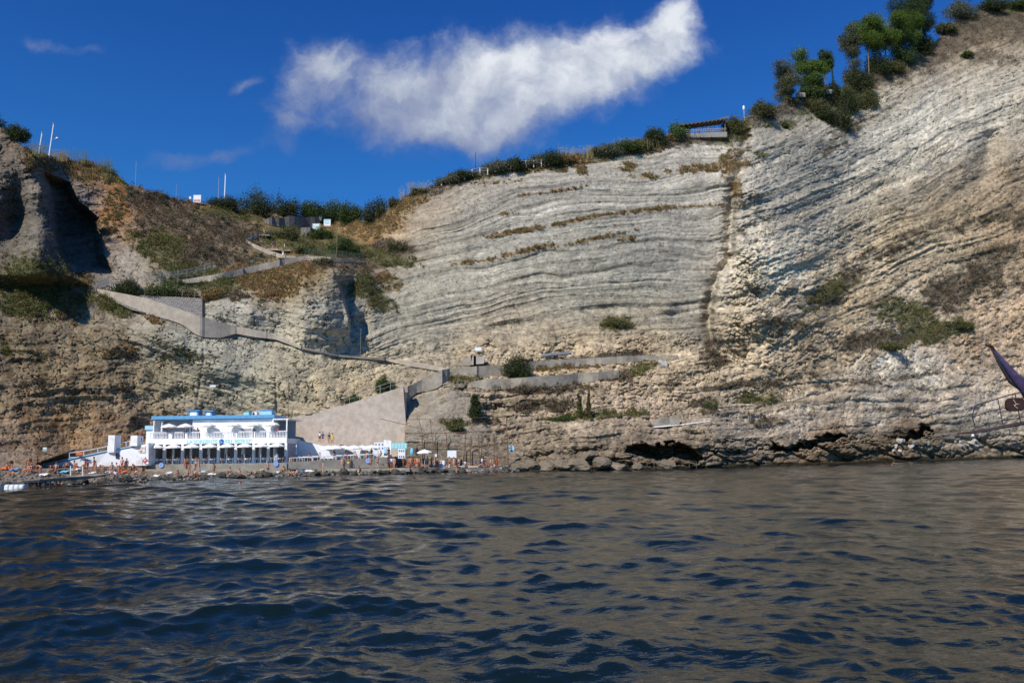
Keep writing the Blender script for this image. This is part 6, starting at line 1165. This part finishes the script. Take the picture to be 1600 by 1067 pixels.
# jetty, pontoon, buoys
jt = empty('jetty', at(85, 748, 87)); o_ = jt.location; J_ = lambda px, py, Y=87.: at(px, py, Y-11.5)-o_
fr = [J_(62, 752.5, 95), J_(100, 748.5, 98), J_(126, 743, 101), J_(126, 741.2, 101), J_(100, 745.5, 98), J_(62, 749.5, 95)]; mb = MB(); mb.prism(fr, [p+Vector((1.0, 4.5, 0)) for p in fr]); mb.build('deck', CONC3, jt, tri=True)
mb = MB(); a, b_ = J_(42, 753.5, 95), J_(62, 750.5, 95); mb.box(a.x, b_.x, a.y, a.y+3, a.z, b_.z); mb.build('deck_end', DARKM, jt)
for px in (45, 57, 62, 70, 78, 88): mb = MB(); mb.tube([J_(px, 751, 95.5), J_(px+1, 764, 95.5)], .11, 6); mb.build('pile', DARKM, jt)
mb = MB(); mb.tube([J_(45, 762, 95.4), J_(57, 752, 95.4)], .07, 5); mb.tube([J_(57, 762, 95.4), J_(70, 751, 95.4)], .07, 5); mb.build('brace', DARKM, jt)
for x in (110.5, 129.5): mb = MB(); mb.tube([J_(x, 743, 101), J_(x, 728, 101)], .07, 6); mb.build('mooring_post', WHITE2, jt)
tag(jt, 'low concrete jetty on dark piles at the left end of the beach', 'jetty')
for k, (x0, x1, lb) in enumerate(((-12, 10, 'leftmost row of white floats cut by the left edge'), (10, 42, 'row of white floats moored against the jetty'))):
    r = empty('pontoon', (at(x0, 700, 82.5-.8*k).x, 82.5-.8*k, 0)); xw = at(x1, 700, 82.5-.8*k).x-r.location.x; n_ = int(xw/.5)
    for i in range(n_): mb = MB(); mb.box(i*.5+.02, i*.5+.48, 0, .9, -.15, .42); mb.build('float', WHITE2, r, bevel=.08)
    mb = MB(); mb.box(0, n_*.5, .2, .7, .42, .48); mb.build('walk_board', STEEL, r); tag(r, lb, 'pontoon', 'pontoon floats')
for (px, py, s_, lb) in ((91, 760.5, .42, 'large orange buoy floating beside the jetty piles'), (375, 757, .16, 'small orange buoy floating below the arcade')):
    mb = MB(); mb.lathe([(.0, -.5), (.35, -.36), (.5, 0), (.36, .36), (.1, .46), (.09, .58), (0, .6)], 14); o = one(mb, 'buoy', ORANGE, lb, 'buoy', 'orange buoys', smooth=True); p = water_at(px, py); o.location = (p.x, p.y, .1); o.scale = (s_*1.6,)*3
mb = MB(); a, b_ = at(1552-30, 700, 150), 0
mb = MB(); mb.lathe([(.27+.07*math.cos(t), .07*math.sin(t)) for t in np.linspace(0, 2*math.pi, 9)], 18); o = one(mb, 'life_ring', REDP, 'red life ring carried at the left end of the quay', 'life ring'); o.location = onwalk(229)+Vector((.05, -.35, 1.25)); o.rotation_euler = (1.4, 0, 0)
mb = MB(); mb.lathe([(.27+.07*math.cos(t), .07*math.sin(t)) for t in np.linspace(0, 2*math.pi, 9)], 18); o = one(mb, 'life_ring', REDP, 'red life ring hanging at the right end of the arcade', 'life ring'); o.location = at(443, 716, 120.9); o.rotation_euler = (1.57, 0, 0)
mb = MB(); mb.tube([(0, 0, 0), (0, 0, .9), (1.2, .1, 1.0), (1.2, .1, .1)], .05, 4); mb.box(.1, 1.2, 0, .25, .3, .8); o = one(mb, 'rescue_float', ORANGE, 'orange bundle hanging on the ramp railing', 'float'); o.location = at(118, 712.5, 114.2); o.scale = (.8, .8, .6)
# posts, lamps, signs
def pole(p, top, r, m, lb, name='pole', cat='pole', extra=None, grp=None):
    root = empty(name, p); v = top-p; mb = MB(); mb.tube([(0, 0, -.6), tuple(v)], [r, r*.75], 8); mb.build('shaft', m, root); mb = MB(); mb.lathe([(0, 0), (r*1.3, 0), (r*1.3, r), (0, r*1.6)], 8, tuple(v)); mb.build('cap', STEEL, root)
    if extra: extra(root, v)
    tag(root, lb, cat, grp); return root
def TP(px, py): py = max(py, ridge(px)+1.2); return T(px, py)
def lampbit(root, v):
    mb = MB(); mb.tube([(v.x, v.y, v.z*.55), (v.x+.9, v.y, v.z*.57)], .04, 5); mb.build('arm', STEEL, root); mb = MB(); mb.lathe([(.0, .0), (.28, .05), (.3, .25), (.12, .5), (0, .52)], 10, (v.x+.95, v.y, v.z*.57-.25)); mb.build('lamp_head', WHITE2, root, smooth=True)
def ypole(px0, py0, px1, py1, r, m, lb, **k): p = TP(px0, py0); return pole(p, at(px1, py1, p.y), r, m, lb, **k)
ypole(60, 243, 66, 208, .16, WHITE2, 'shorter of the pair of leaning white poles on the left ridge', grp='poles on the left ridge'); ypole(76, 247, 84, 194, .16, WHITE2, 'taller leaning white pole with a small lamp on the left ridge', extra=lampbit, grp='poles on the left ridge')
ypole(211, 298, 213, 252, .05, STEEL, 'very thin mast on the left ridge', cat='mast', grp='poles on the left ridge'); ypole(275, 312, 276, 288, .04, STEEL, 'short thin rod on the ridge left of the white sign', cat='mast', grp='poles on the left ridge'); ypole(341, 320, 342, 278, .08, STEEL, 'thin grey pole left of the tall white pole on the ridge', grp='poles on the left ridge'); ypole(350.5, 321, 352.5, 273, .19, WHITE2, 'thick white pole in the middle of the left ridge', grp='poles on the left ridge')
ypole(743, 272, 743, 239, .09, DARKM, 'thin dark pole on the ridge left of the fence posts', grp='poles on the left ridge'); ypole(506, 350, 508, 314, .10, WOOD, 'thin brown pole beside the blue information board', grp='poles on the left ridge'); ypole(526, 402, 527, 350, .07, WOOD, 'slender brown pole rising from the upper path', grp='poles on the left ridge')
ypole(263, 652, 268, 587, .12, RUST, 'rusty pole standing in the rubble between the beach club roof and stairway', grp='poles by the stairway') if False else None
for (px, b_, t_, lb) in ((450, 655, 587, 'tall dark post at the foot of the stairway'), (455, 655, 640, 'short dark post right of the tall one at the foot of the stairway'), (563, 553, 515, 'cracked dead stem against the grey cliff above the ramp')): p = at(px, b_, T(px, b_-2).y-1.2); pole(p, at(px+1, t_, p.y), .07, WOOD, lb, cat='post', grp='posts by the stairway')
def board(px0, py0, px1, py1, m, lb, Y=None, legs=2, leg_to=None, strip=None, name='sign_board', cat='sign', offY=-.8, band=None):
    Y = Y or T((px0+px1)/2, max(py1+2, ridge(px0)+2)).y+offY; r = empty(name, at((px0+px1)/2, py1, Y)); a, b_ = at(px0, py1, Y)-r.location, at(px1, py0, Y)-r.location
    mb = MB(); mb.box(a.x, b_.x, 0, .08, a.z, b_.z); f = mb.build('panel', m, r, bevel=.02); mb = MB(); w_ = .05*(b_.x-a.x)
    for (x0, x1, z0, z1) in ((a.x-.03, b_.x+.03, b_.z, b_.z+.06), (a.x-.03, b_.x+.03, a.z-.06, a.z), (a.x-.06, a.x, a.z-.06, b_.z+.06), (b_.x, b_.x+.06, a.z-.06, b_.z+.06)): mb.box(x0, x1, -.02, .1, z0, z1)
    mb.build('frame', STEEL, r)
    if leg_to:
        for t in np.linspace(.08, .92, legs): x = lerp(a.x, b_.x, t); mb = MB(); mb.tube([(x, .12, a.z-(leg_to-py1)*mpp(Y)), (x, .12, b_.z)], .05, 5); mb.build('post', WOOD, r)
    if strip:
        for (u0, u1, v0, v1, m2) in strip: mb = MB(); mb.box(lerp(a.x, b_.x, u0), lerp(a.x, b_.x, u1), -.012, -.001, lerp(a.z, b_.z, v0), lerp(a.z, b_.z, v1)); mb.build('print', m2, f)
    tag(r, lb, cat); return r
board(302, 305, 314, 316.5, WHITE2, 'white sign with red lettering at its lower edge, on the left ridge', legs=2, leg_to=322, strip=[(.05+.19*i, .17+.19*i, .08, .40, REDP) for i in range(5)])
board(295.5, 307.5, 298.5, 311, WHITE2, 'tiny white box on the ridge left of the red lettered sign', legs=1, leg_to=318)
board(488, 349.5, 500, 359.5, GREENT, 'pale green information board, left and lower of two at the saddle', legs=2, leg_to=364, strip=[(.1, .9, .62, .92, WHITE2), (.1, .45, .12, .5, WHITE2)], offY=-2)
board(506, 343, 516.5, 353, WHITE2, 'blue and white information board, right and higher of two at the saddle', legs=2, leg_to=359, strip=[(.05, .95, .7, .95, LBLUE), (.15, .8, .3, .6, LBLUE)], offY=-2.4)
board(498.5, 336, 502, 344.5, WHITE2, 'narrow blue and white notice on a post at the saddle', legs=1, leg_to=355, strip=[(.1, .9, .55, .95, BLUET)], offY=-2.2)
board(742, 542.5, 752, 548, WHITE2, 'small white box sign above the ruined hut', legs=1, leg_to=556)
board(699, 703.5, 713, 715, WHITE2, 'blank white board on two posts above the platform', Y=129.5, legs=2, leg_to=731)
board(687, 719, 694.5, 732.5, WHITE2, 'upright white panel standing on the platform', Y=127.2)
board(679.5, 709, 682.5, 713.5, WHITE2, 'small white notice between the parasol and the blank board', Y=128.5, legs=1, leg_to=731)
board(796, 696.5, 803, 705.5, LBLUE, 'pale blue notice on the brown rock right of the rusty frame', Y=131.5, strip=[(.1, .9, .05, .3, NAVY)])
board(67, 699, 73, 704.5, GREENT, 'small green and white sign fixed low on the brown left cliff', strip=[(.05, .95, .55, .95, WHITE2)])
board(328, 601.5, 337, 604.5, WHITE2, 'narrow white plate on the grey cliff above the beach club roof')
for (px, py0, py1, lb) in ((482, 330, 318, 'white lantern on a post above the rubble wall'), (1163, 178, 165, 'white lantern on a stub post on the ridge right of the pergola')):
    p = TP(px, py0); r = empty('street_lamp', p); H = at(px, py1, p.y).z-p.z; mb = MB(); mb.tube([(0, 0, -1), (0, 0, H*.7)], .08, 6); mb.build('post', STEEL, r); mb = MB(); mb.lathe([(0, H*.6), (.28, H*.66), (.33, H*.8), (.22, H*.95), (0, H)], 10); mb.build('lamp_head', WHITE2, r, smooth=True); tag(r, lb, 'lamp', 'white lanterns')
r = empty('street_lamp', T(67, 727)); H = 1.9; mb = MB(); mb.tube([(0, 0, -.3), (0, 0, H), (-.15, 0, H+.15), (-.5, 0, H+.15)], .05, 6); mb.build('post', WHITE2, r); mb = MB(); mb.box(-.7, -.3, -.1, .1, H+.08, H+.16); mb.build('lamp_head', WHITE2, r); tag(r, 'short white hooked shower post on the beach at the foot of the ramp', 'post')
# gate group at the head of the ramp
gY = T(200, 456).y-1.4
def gbox(px0, py0, px1, py1, Y, th, m, name, lb=None, cat=None, parent=None, bevel=.02):
    a, b_ = at(px0, py1, Y), at(px1, py0, Y); mb = MB(); mb.box(a.x, b_.x, Y, Y+th, a.z, b_.z); o = mb.build(name, m, parent, bevel=bevel)
    if lb: tag(o, lb, cat)
    return o
PILL = masonry('pillar_blocks', (.27, .25, .22), (.33, .30, .27), (.38, .35, .31), .5, .25)
gp = empty('gate', (0, 0, 0)); gbox(182, 443, 190.5, 462, gY, .6, PILL, 'pillar', parent=gp); gbox(207, 443.5, 216.5, 464, gY, .6, PILL, 'pillar', parent=gp); gbox(170, 443, 182, 459, gY, .5, PILL, 'side_wall', parent=gp)
mb = MB()
for x in np.linspace(191, 206.5, 12): mb.tube([at(x, 444.5, gY+.2), at(x, 461.5, gY+.2)], .03, 4)
for y in (445, 452, 460): mb.tube([at(190.6, y, gY+.2), at(206.9, y+.4, gY+.2)], .05, 4)
mb.build('barred_door', RUST, gp); mb = MB(); a, b_ = at(200, 460, gY+.3), at(206, 446, gY+.3); mb.box(a.x, b_.x, a.y, a.y+.05, a.z, b_.z); mb.build('door_leaf', WOOD, gp); tag(gp, 'brown barred gate between two grey pillars at the head of the ramp', 'gate')
r = empty('meter_box', at(176.5, 454, gY-.3)); mb = MB(); mb.box(-.5, .5, 0, .28, 0, 1.0); mb.build('case', WHITE2, r, bevel=.03); mb = MB(); mb.box(-.3, .35, -.02, -.001, .55, .7); mb.build('slot', DARKM, r); tag(r, 'white meter box on the grey wall left of the gate', 'meter box')
r = empty('water_tank', at(221, 459, gY-.4)); mb = MB(); mb.prism([(-.5, 0, 0), (.35, 0, 0), (.5, 0, 1.0), (-.3, 0, 1.15)], [(-.5, .7, 0), (.35, .7, 0), (.5, .7, 1.0), (-.3, .7, 1.15)]); mb.build('shell', SKYP, r, bevel=.04); mb = MB(); mb.lathe([(0, 0), (.15, 0), (.15, .1), (0, .12)], 10, (.1, .35, 1.05)); mb.build('lid', BLUET, r); tag(r, 'bright blue plastic tank right of the gate', 'tank')
def fence(P, h_, m, lb, step=8, r_=.05, rails=2, offY=-.5, name='fence', mesh=None, cap=None):
    root = empty(name, T(*P[0])); o0 = root.location; x = P[0][0]; prev = None
    px_, py_ = np.array(P, float).T; xs = np.arange(P[0][0], P[-1][0]+.1, step)
    for x in xs:
        y = float(np.interp(x, px_, py_)); y_ = max(y, ridge(x)+1); p = at(x, y_, T(x, y_).y+offY)-o0; H = h_*mpp(p.y+o0.y); mb = MB(); mb.tube([p-Vector((0, 0, .4)), p+Vector((0, 0, H))], r_, 5); mb.build('post', m if cap is None else cap, root)
        if prev is not None:
            mb = MB()
            for k in range(rails): t = (k+1)/rails; mb.tube([prev+Vector((0, 0, pH*t*.97)), p+Vector((0, 0, H*t*.97))], r_*.55, 4)
            mb.build('rail', m, root)
            if mesh:
                mb = MB()
                for k in range(8): q0 = lerp(prev.x, p.x, k/8.); mb.tube([prev.lerp(p, k/8.), prev.lerp(p, (k+2)/8.)+Vector((0, 0, H*.95))], .012, 3); mb.tube([prev.lerp(p, (k+2)/8.), prev.lerp(p, k/8.)+Vector((0, 0, H*.95))], .012, 3)
                mb.build('wire_mesh', mesh, root)
        prev = p; pH = H
    tag(root, lb, 'fence'); return root
fence([(226, 461.5), (270, 463), (315, 465)], 11, WOOD, 'dark timber railing on top of the block wall', 9.8, .07, 3, -1.9)
fence([(150, 452), (170, 444)], 10, STEEL, 'short grey mesh fence left of the gate', 6.5, .05, 2, -.5, mesh=STEEL)
fence([(222, 440), (285, 434), (340, 420)], 12, STEEL, 'thin grey mesh fence along the slope above the wide green bush', 14, .05, 2, -.6, mesh=STEEL)
fence([(385, 414), (432, 404)], 9, GREENM, 'green mesh fence under the agaves, left of the white dress', 6.5, .05, 3, -.9, mesh=GREENM)
fence([(470, 397), (520, 399), (568, 405)], 9, GREENM, 'green mesh fence along the upper path, right of the walkers', 6.5, .05, 3, -.9, mesh=GREENM)
fence([(690, 285), (740, 270), (775, 264), (857, 252)], 9, CONC2, 'row of pale concrete fence posts with wire along the middle ridge', 12, .13, 2, -1.2, cap=mat('white_post', (.62, .60, .54), .8, .1, 3))
fence([(372, 330), (415, 326), (470, 326)], 12, WOOD, 'thin wire fence on wooden posts before the dark saddle bushes', 14, .09, 2, -.5)
fence([(1255, 146), (1272, 142), (1290, 138)], 8, WOOD, 'grey wooden railing below the bright pine on the right ridge', 6, .10, 3, -1.0)
fence([(1000, 722), (1030, 729), (1060, 724), (1092, 728)], 7, WOOD, 'rickety wooden railing at the mouth of the first sea cave', 11, .035, 2, -2.5)
fence([(1075, 660), (1110, 657), (1190, 653)], 4, STEEL, 'thin metal railing along the right hand path above the caves', 14, .05, 1, -.6)
gbox(1298, 98, 1307, 134, T(1303, 150).y-1, .8, CONC2, 'ridge_pillar', 'thin pale pillar standing among the ridge pines', 'pillar') if False else None
p = TP(1303, 148); r = empty('pillar', p); H = at(1303, 99, p.y).z-p.z; mb = MB(); mb.tube([(0, 0, -1), (0, 0, H*.75)], [.4, .28], 8); mb.build('shaft', CONC2, r); mb = MB(); mb.lathe([(0, H*.72), (.4, H*.75), (.36, H*.9), (0, H)], 8); mb.build('finial', WHITE2, r); tag(r, 'white chimney post among the trees right of the wooden railing', 'post')
for (x0, x1, y, lb) in ((1245, 1258, 148, 'small pale stone block wall under the railing, left piece'), (1280, 1300, 143, 'small pale stone block wall under the railing, right piece'), (1198, 1209, 172, 'small ochre block on the ridge left of the railing')):
    Yq = T((x0+x1)/2, y+8).y-1.5; gbox(x0, y-3, x1, y+4, Yq, 1.2, PILL if x0 > 1200 else WOODP, 'block_wall', lb, 'wall')
# pergola
Yp = T(1095, 214).y-1.0; pg = empty('pergola', at(1095, 208, Yp)); o_ = pg.location; G_ = lambda x, y, dY=0.: at(x, y, Yp+dY)-o_
fr = [G_(1054, 216), G_(1136, 214), G_(1136, 206), G_(1056, 209.5), G_(1054, 203)]; mb = MB(); mb.prism(fr, [p+Vector((0, 7, 0)) for p in fr]); mb.build('stone_base', PILL, pg, tri=True)
for i, x in enumerate((1062, 1077, 1092, 1107, 1121, 1133)): yt = lerp(195.5, 186, i/5.); yb = lerp(209, 205.5, i/5.); mb = MB(); mb.tube([G_(x, yb, .3), G_(x, yt, .3)], .11, 6); mb.build('post', WOOD, pg); mb = MB(); mb.tube([G_(x, yb, 5), G_(x, yt, 5)], .11, 6); mb.build('post', WOOD, pg)
fr = [G_(1060, 196.5, -.6), G_(1136, 186, -.6), G_(1136, 184.6, -.6), G_(1060, 195, -.6)]; mb = MB(); mb.prism(fr, [p+Vector((0, 6.5, 1.2)) for p in fr]); mb.build('roof', mat('dark_thatch', (.10, .075, .055), .9, .3, 5, .03), pg, tri=True)
for i in range(12): x = 1062+i*6.4; y = lerp(195.9, 185.9, i/11.5)+.6; a = G_(x, y, -1.0); mb = MB(); mb.tube([a, a+Vector((0, 6.6, 1.05))], .10, 4); mb.build('rafter', WOODP, pg)
mb = MB()
for i in range(20): x = 1062+i*3.7; yb = lerp(208.8, 205.6, i/19.); mb.tube([G_(x, yb, 0), G_(x, yb-4.6, 0)], .04, 4)
mb.tube([G_(1060, 204.3, 0), G_(1135, 200.9, 0)], .08, 5); mb.tube([G_(1060, 206.6, 0), G_(1135, 203.4, 0)], .05, 5); mb.build('railing', WOODP, pg)
mb = MB(); a = G_(1120, 187, 2); mb.prism([G_(1115, 188, 2), G_(1138, 182, 2), G_(1141, 183.5, 2)], [G_(1115, 188, 6), G_(1138, 182, 6), G_(1141, 183.5, 6)]); mb.build('upper_roof', WOOD, pg); tag(pg, 'timber pergola with slatted roof on a stone base at the cliff edge', 'pergola')
shrub(1063, 205, 34, 20, (.10, .16, .06), 'bright green round tree behind the left end of the pergola', seed=99, back=2, group='bushes on the ridge and ledges')
# ruined hut, pipes
Yh = T(730, 568).y-1.6; hut = empty('ruined_hut', at(728, 571, Yh)); 
for (P_, th, m, nm) in (([(713, 571), (735, 571), (739, 553), (722, 563)], 1.5, CONC3, 'sloping_wall'), ([(736, 570), (740, 570), (740, 552), (736, 553)], 2.5, CONC2, 'doorpost'), ([(744, 569), (756, 568), (758, 557), (744, 556)], 1.5, CONC2, 'side_wall')):
    fr = [at(x, y, Yh)-hut.location for x, y in P_]; mb = MB(); mb.prism(fr, [p+Vector((0, th, 0)) for p in fr]); mb.build(nm, m, hut, tri=True)
mb = MB(); a, b_ = at(740.2, 569.5, Yh+.5)-hut.location, at(744, 556, Yh+.5)-hut.location; mb.box(a.x, b_.x, .5, 2, a.z, b_.z); mb.build('doorway_shade', BLACK, hut); tag(hut, 'small ruined concrete hut with a dark doorway at the head of the ramp', 'hut')  # solid black block stands in for the shade inside the doorway
Yq = T(865, 556).y-1.0
for i, (x0, y0, x1, y1, lb) in enumerate(((842, 557, 893, 552, 'front grey blue pipe lying on the upper terrace'), (846, 555, 890, 550.8, 'rear grey blue pipe lying on the upper terrace'))):
    mb = MB(); a = at(x0, y0, Yq+i*.5); b_ = at(x1, y1, Yq+i*.5); mb.tube([Vector((0, 0, 0)), b_-a], .26, 10, False); mb.tube([Vector((0, 0, 0)), b_-a], .20, 10, False); one(mb, 'pipe', mat('slate_pipe', (.13, .15, .17), .5, .2, 2), lb, 'pipe', 'pipes on the upper terrace', a)
# rusty frame
fr_ = empty('rusty_frame', at(720, 731, 131)); o_ = fr_.location; Fq = lambda x, y, Y=130.6: at(x, y, Y)-o_
for (x, yt, xt) in ((660.5, 678, 660), (680, 677, 681), (700, 677, 697), (726, 678, 727), (735, 681, 736), (749, 679, 748), (752, 679, 753), (772, 678, 772), (794.5, 650, 791)): mb = MB(); mb.tube([Fq(x, 727), Fq(xt, yt)], .075, 6); mb.build('upright', RUST, fr_)
for i, P_ in enumerate(([(660, 697), (700, 698), (750, 696), (795, 690)], [(640, 677), (700, 676), (750, 674), (792, 672)], [(632, 655), (700, 654), (792, 651)])): mb = MB(); mb.tube([Fq(x, y) for x, y in P_], .05 if i < 2 else .03, 5); mb.build('cable', RUST, fr_)
for (a, b_) in (((681, 677), (689, 669)), ((697, 677), (688, 660)), ((660, 678), (655, 656)), ((727, 678), (740, 664)), ((748, 679), (736, 668)), ((795, 680), (812, 700)), ((594, 654), (660, 670)), ((676, 690), (672, 656))): mb = MB(); mb.tube([Fq(*a), Fq(*b_)], .045, 5); mb.build('stay', RUST, fr_)
tag(fr_, 'rusty scaffold of bent uprights and cables against the rock behind the platform', 'scaffold')
for i, x in enumerate(range(668, 800, 11)): p = at(x, 731, lerp(121.8, 130, (x-632)/168.)+4.6); pole(p, p+Vector((0, 0, 1.5+.2*(i % 3))), .05, WOODP, 'pale wooden stake in the row along the back of the platform', name='stake', cat='stake', grp='stakes behind the platform')
for i, (x, m, lb) in enumerate(((643.5, SKYP, 'bright blue bag hanging on the wall right of the notice boards'), (651.5, BLACK, 'black bag hanging on the wall right of the blue one'))):
    r = empty('hanging_bag', at(x, 705, 129.5)); mb = MB(); mb.lathe([(0, -.55), (.26, -.45), (.34, -.05), (.22, .35), (.05, .5)], 9); mb.build('sack', m, r, smooth=True); mb = MB(); mb.tube([(-.1, 0, .4), (0, 0, .8), (.1, 0, .4)], .02, 4); mb.build('strap', BLACK, r); r.scale = (.9, .5, 1.2); tag(r, lb, 'bag', 'hanging bags')
mb = MB(); mb.prism([(-1.6, 0, 0), (1.7, 0, .1), (1.5, 0, .3), (0, 0, .42), (-1.4, 0, .25)], [(-1.5, .8, 0), (1.6, .8, .1), (1.4, .8, .3), (0, .8, .42), (-1.3, .8, .25)]); o = one(mb, 'upturned_boat', WOODP, 'low pale upturned boat lying on the platform under the rusty frame', 'boat', tri=True, bevel=.03); o.location = Vector((at(731, 700, 128).x, 128, zp(731)))

# ------------------------------------------------------------------ bow of the sailing boat at the right edge (bowsprit, rail, furled purple sail), hull beyond the frame
BY = 27.0; boat = empty('sailing_boat', at(1519, 678, BY)); o_ = boat.location; Bq = lambda x, y, dY=0.: at(x, y, BY+dY)-o_
VARN = mat('dark_varnish', (.045, .02, .014), .35, .25, 6); SAILM = mat('purple_sail_cover', (.055, .042, .10), .8, .35, 3, .02); CHR = mat('dark_rail_steel', (.035, .03, .045), .45, .2, 5)
# platform along the bowsprit, two sides
for dY, nm in ((0., 'near'), (.9, 'far')):
    mb = MB(); mb.tube([Bq(1519.5, 677, dY*.4), Bq(1540, 673, dY), Bq(1567, 668.5, dY), Bq(1600, 661.5, dY), Bq(1700, 640, dY)], .022, 6); mb.build('lower_rail', CHR, boat)
    mb = MB(); mb.tube([Bq(1519.5, 672.5, dY*.4), Bq(1526, 668, dY), Bq(1567, 657, dY), Bq(1600, 651.5, dY), Bq(1700, 630, dY)], .016, 6); mb.build('deck_rail', CHR, boat)
    mb = MB(); mb.tube([Bq(1520, 651, dY*.4), Bq(1545, 642.5, dY), Bq(1571, 637, dY), Bq(1640, 621, dY)], .014, 6); mb.build('middle_rail', CHR, boat)
    mb = MB(); mb.tube([Bq(1523.5, 634, dY*.4), Bq(1545, 627, dY), Bq(1559, 622.5, dY), Bq(1586, 614.5, dY), Bq(1640, 604, dY)], .02, 6); mb.build('top_rail', CHR, boat)
    for (x0, y0, x1, y1) in ((1559, 622.5, 1567, 664), (1586, 614.5, 1595, 662), (1615, 609, 1624, 655)): mb = MB(); mb.tube([Bq(x0, y0, dY), Bq(x1, y1, dY)], .016, 6); mb.build('stanchion', CHR, boat)
mb = MB(); mb.tube([Bq(1523.5, 634), Bq(1519, 650), Bq(1524, 668)], .018, 6); mb.tube([Bq(1523.5, 634, .36), Bq(1519, 650, .36), Bq(1524, 668, .36)], .018, 6); mb.build('front_hoop', CHR, boat)
fr = [Bq(1519, 677.5), Bq(1567, 669.5), Bq(1600, 664), Bq(1720, 642), Bq(1720, 638), Bq(1600, 661), Bq(1567, 667.5), Bq(1519, 675.5)]; mb = MB(); mb.prism(fr, [p+Vector((0, .9, 0)) for p in fr]); mb.build('bowsprit_plank', VARN, boat, tri=True)
mb = MB(); mb.lathe([(0, -.05), (.045, -.03), (.045, .03), (0, .05)], 8, tuple(Bq(1520, 680))); mb.build('tip_fitting', WHITE2, boat); mb = MB(); mb.lathe([(0, -.05), (.05, -.03), (.05, .03), (0, .05)], 8, tuple(Bq(1544, 678))); mb.tube([Bq(1577, 670), Bq(1578, 676), Bq(1576, 683)], .012, 5); mb.build('shackle', DARKM, boat)
rr = [Bq(1585+14.5*math.copysign(abs(math.cos(t))**.55, math.cos(t))+2, 632-10.5*math.copysign(abs(math.sin(t))**.6, math.sin(t)), -.06) for t in np.linspace(0, 2*math.pi, 28, endpoint=False)]
mb = MB(); mb.prism(rr, [p+Vector((0, .1, 0)) for p in rr]); bd = mb.build('name_board', VARN, boat, tri=True); mb = MB(); mb.tube([Bq(1583, 624, -.08), Bq(1588, 631, -.08), Bq(1585, 634, -.08), Bq(1590, 638, -.08)], .014, 5); mb.tube([Bq(1584, 633, -.08), Bq(1592, 631, -.08)], .010, 5); mb.build('gilt_emblem', WOODP, bd)
pts_ = [(1541.5, 538), (1546, 540), (1551, 546), (1558, 554), (1572, 572), (1588, 592), (1602, 607), (1660, 690)]; mb = MB(); mb.tube([Bq(x, y, .45) for x, y in pts_], [.035, .04, .045, .07, .11, .17, .20, .3], 12); sl = mb.build('furled_sail', SAILM, boat, smooth=True)
mb = MB(); mb.tube([Bq(1540.5, 538, .45), Bq(1548, 541, .45), Bq(1556, 551, .45)], [.06, .065, .05], 8); mb.build('sail_head', VARN, boat, smooth=True)
mb = MB(); mb.tube([Bq(1549, 545, .25), Bq(1563, 571, .22), Bq(1578, 597, .15), Bq(1592, 608, .12)], [.03, .05, .05, .03], 8); mb.build('sail_fold', BLACK, sl, smooth=True)
for (a, b_) in (((1546, 470), (1525, 634)), ((1575, 440), (1548, 665))): mb = MB(); mb.tube([Bq(*a, .45), Bq(*b_, .45)], .006, 4); mb.build('rigging_line', STEEL, boat)
# hull, mast and cabin standing outside the picture
hx = Bq(1720, 640); hx = Vector((hx.x, .45, hx.z)); wz = -o_.z; mb = MB(); secs = [(0, .04, .04), (1.5, .9, .35), (4, 1.9, 1.1), (9, 2.4, 1.9), (15, 2.3, 1.7), (18, 1.7, 1.1)]; rows2 = []
for (dx_, w1, w0) in secs:
    top_ = hx.z+.05-.02*dx_; rows2.append([(hx.x+dx_, .45-w1, top_), (hx.x+dx_, .45-w0*.8, wz+.5), (hx.x+dx_, .45, wz-.9), (hx.x+dx_, .45+w0*.8, wz+.5), (hx.x+dx_, .45+w1, top_)])
for r_ in rows2: mb.v += r_
for i in range(len(rows2)-1):
    for k in range(4): a = i*5+k; mb.f.append((a, a+1, a+6, a+5))
    mb.f.append((i*5, i*5+5, i*5+9, i*5+4))
mb.f.append(tuple(range(len(mb.v)-5, len(mb.v)))); mb.build('hull', mat('white_hull', (.7, .7, .68), .4, .05, 1), boat)
mb = MB(); mb.box(hx.x+7, hx.x+13, -.9, 1.8, hx.z-.3, hx.z+1.1); mb.build('cabin', VARN, boat, bevel=.1); mb = MB(); mb.tube([(hx.x+6, .45, hx.z-.2), (hx.x+6, .45, hx.z+16)], [.16, .1], 10); mb.build('mast', VARN, boat)
tag(boat, 'sailing boat bow with rail, furled purple sail and dark oval board, at right edge', 'sailboat')
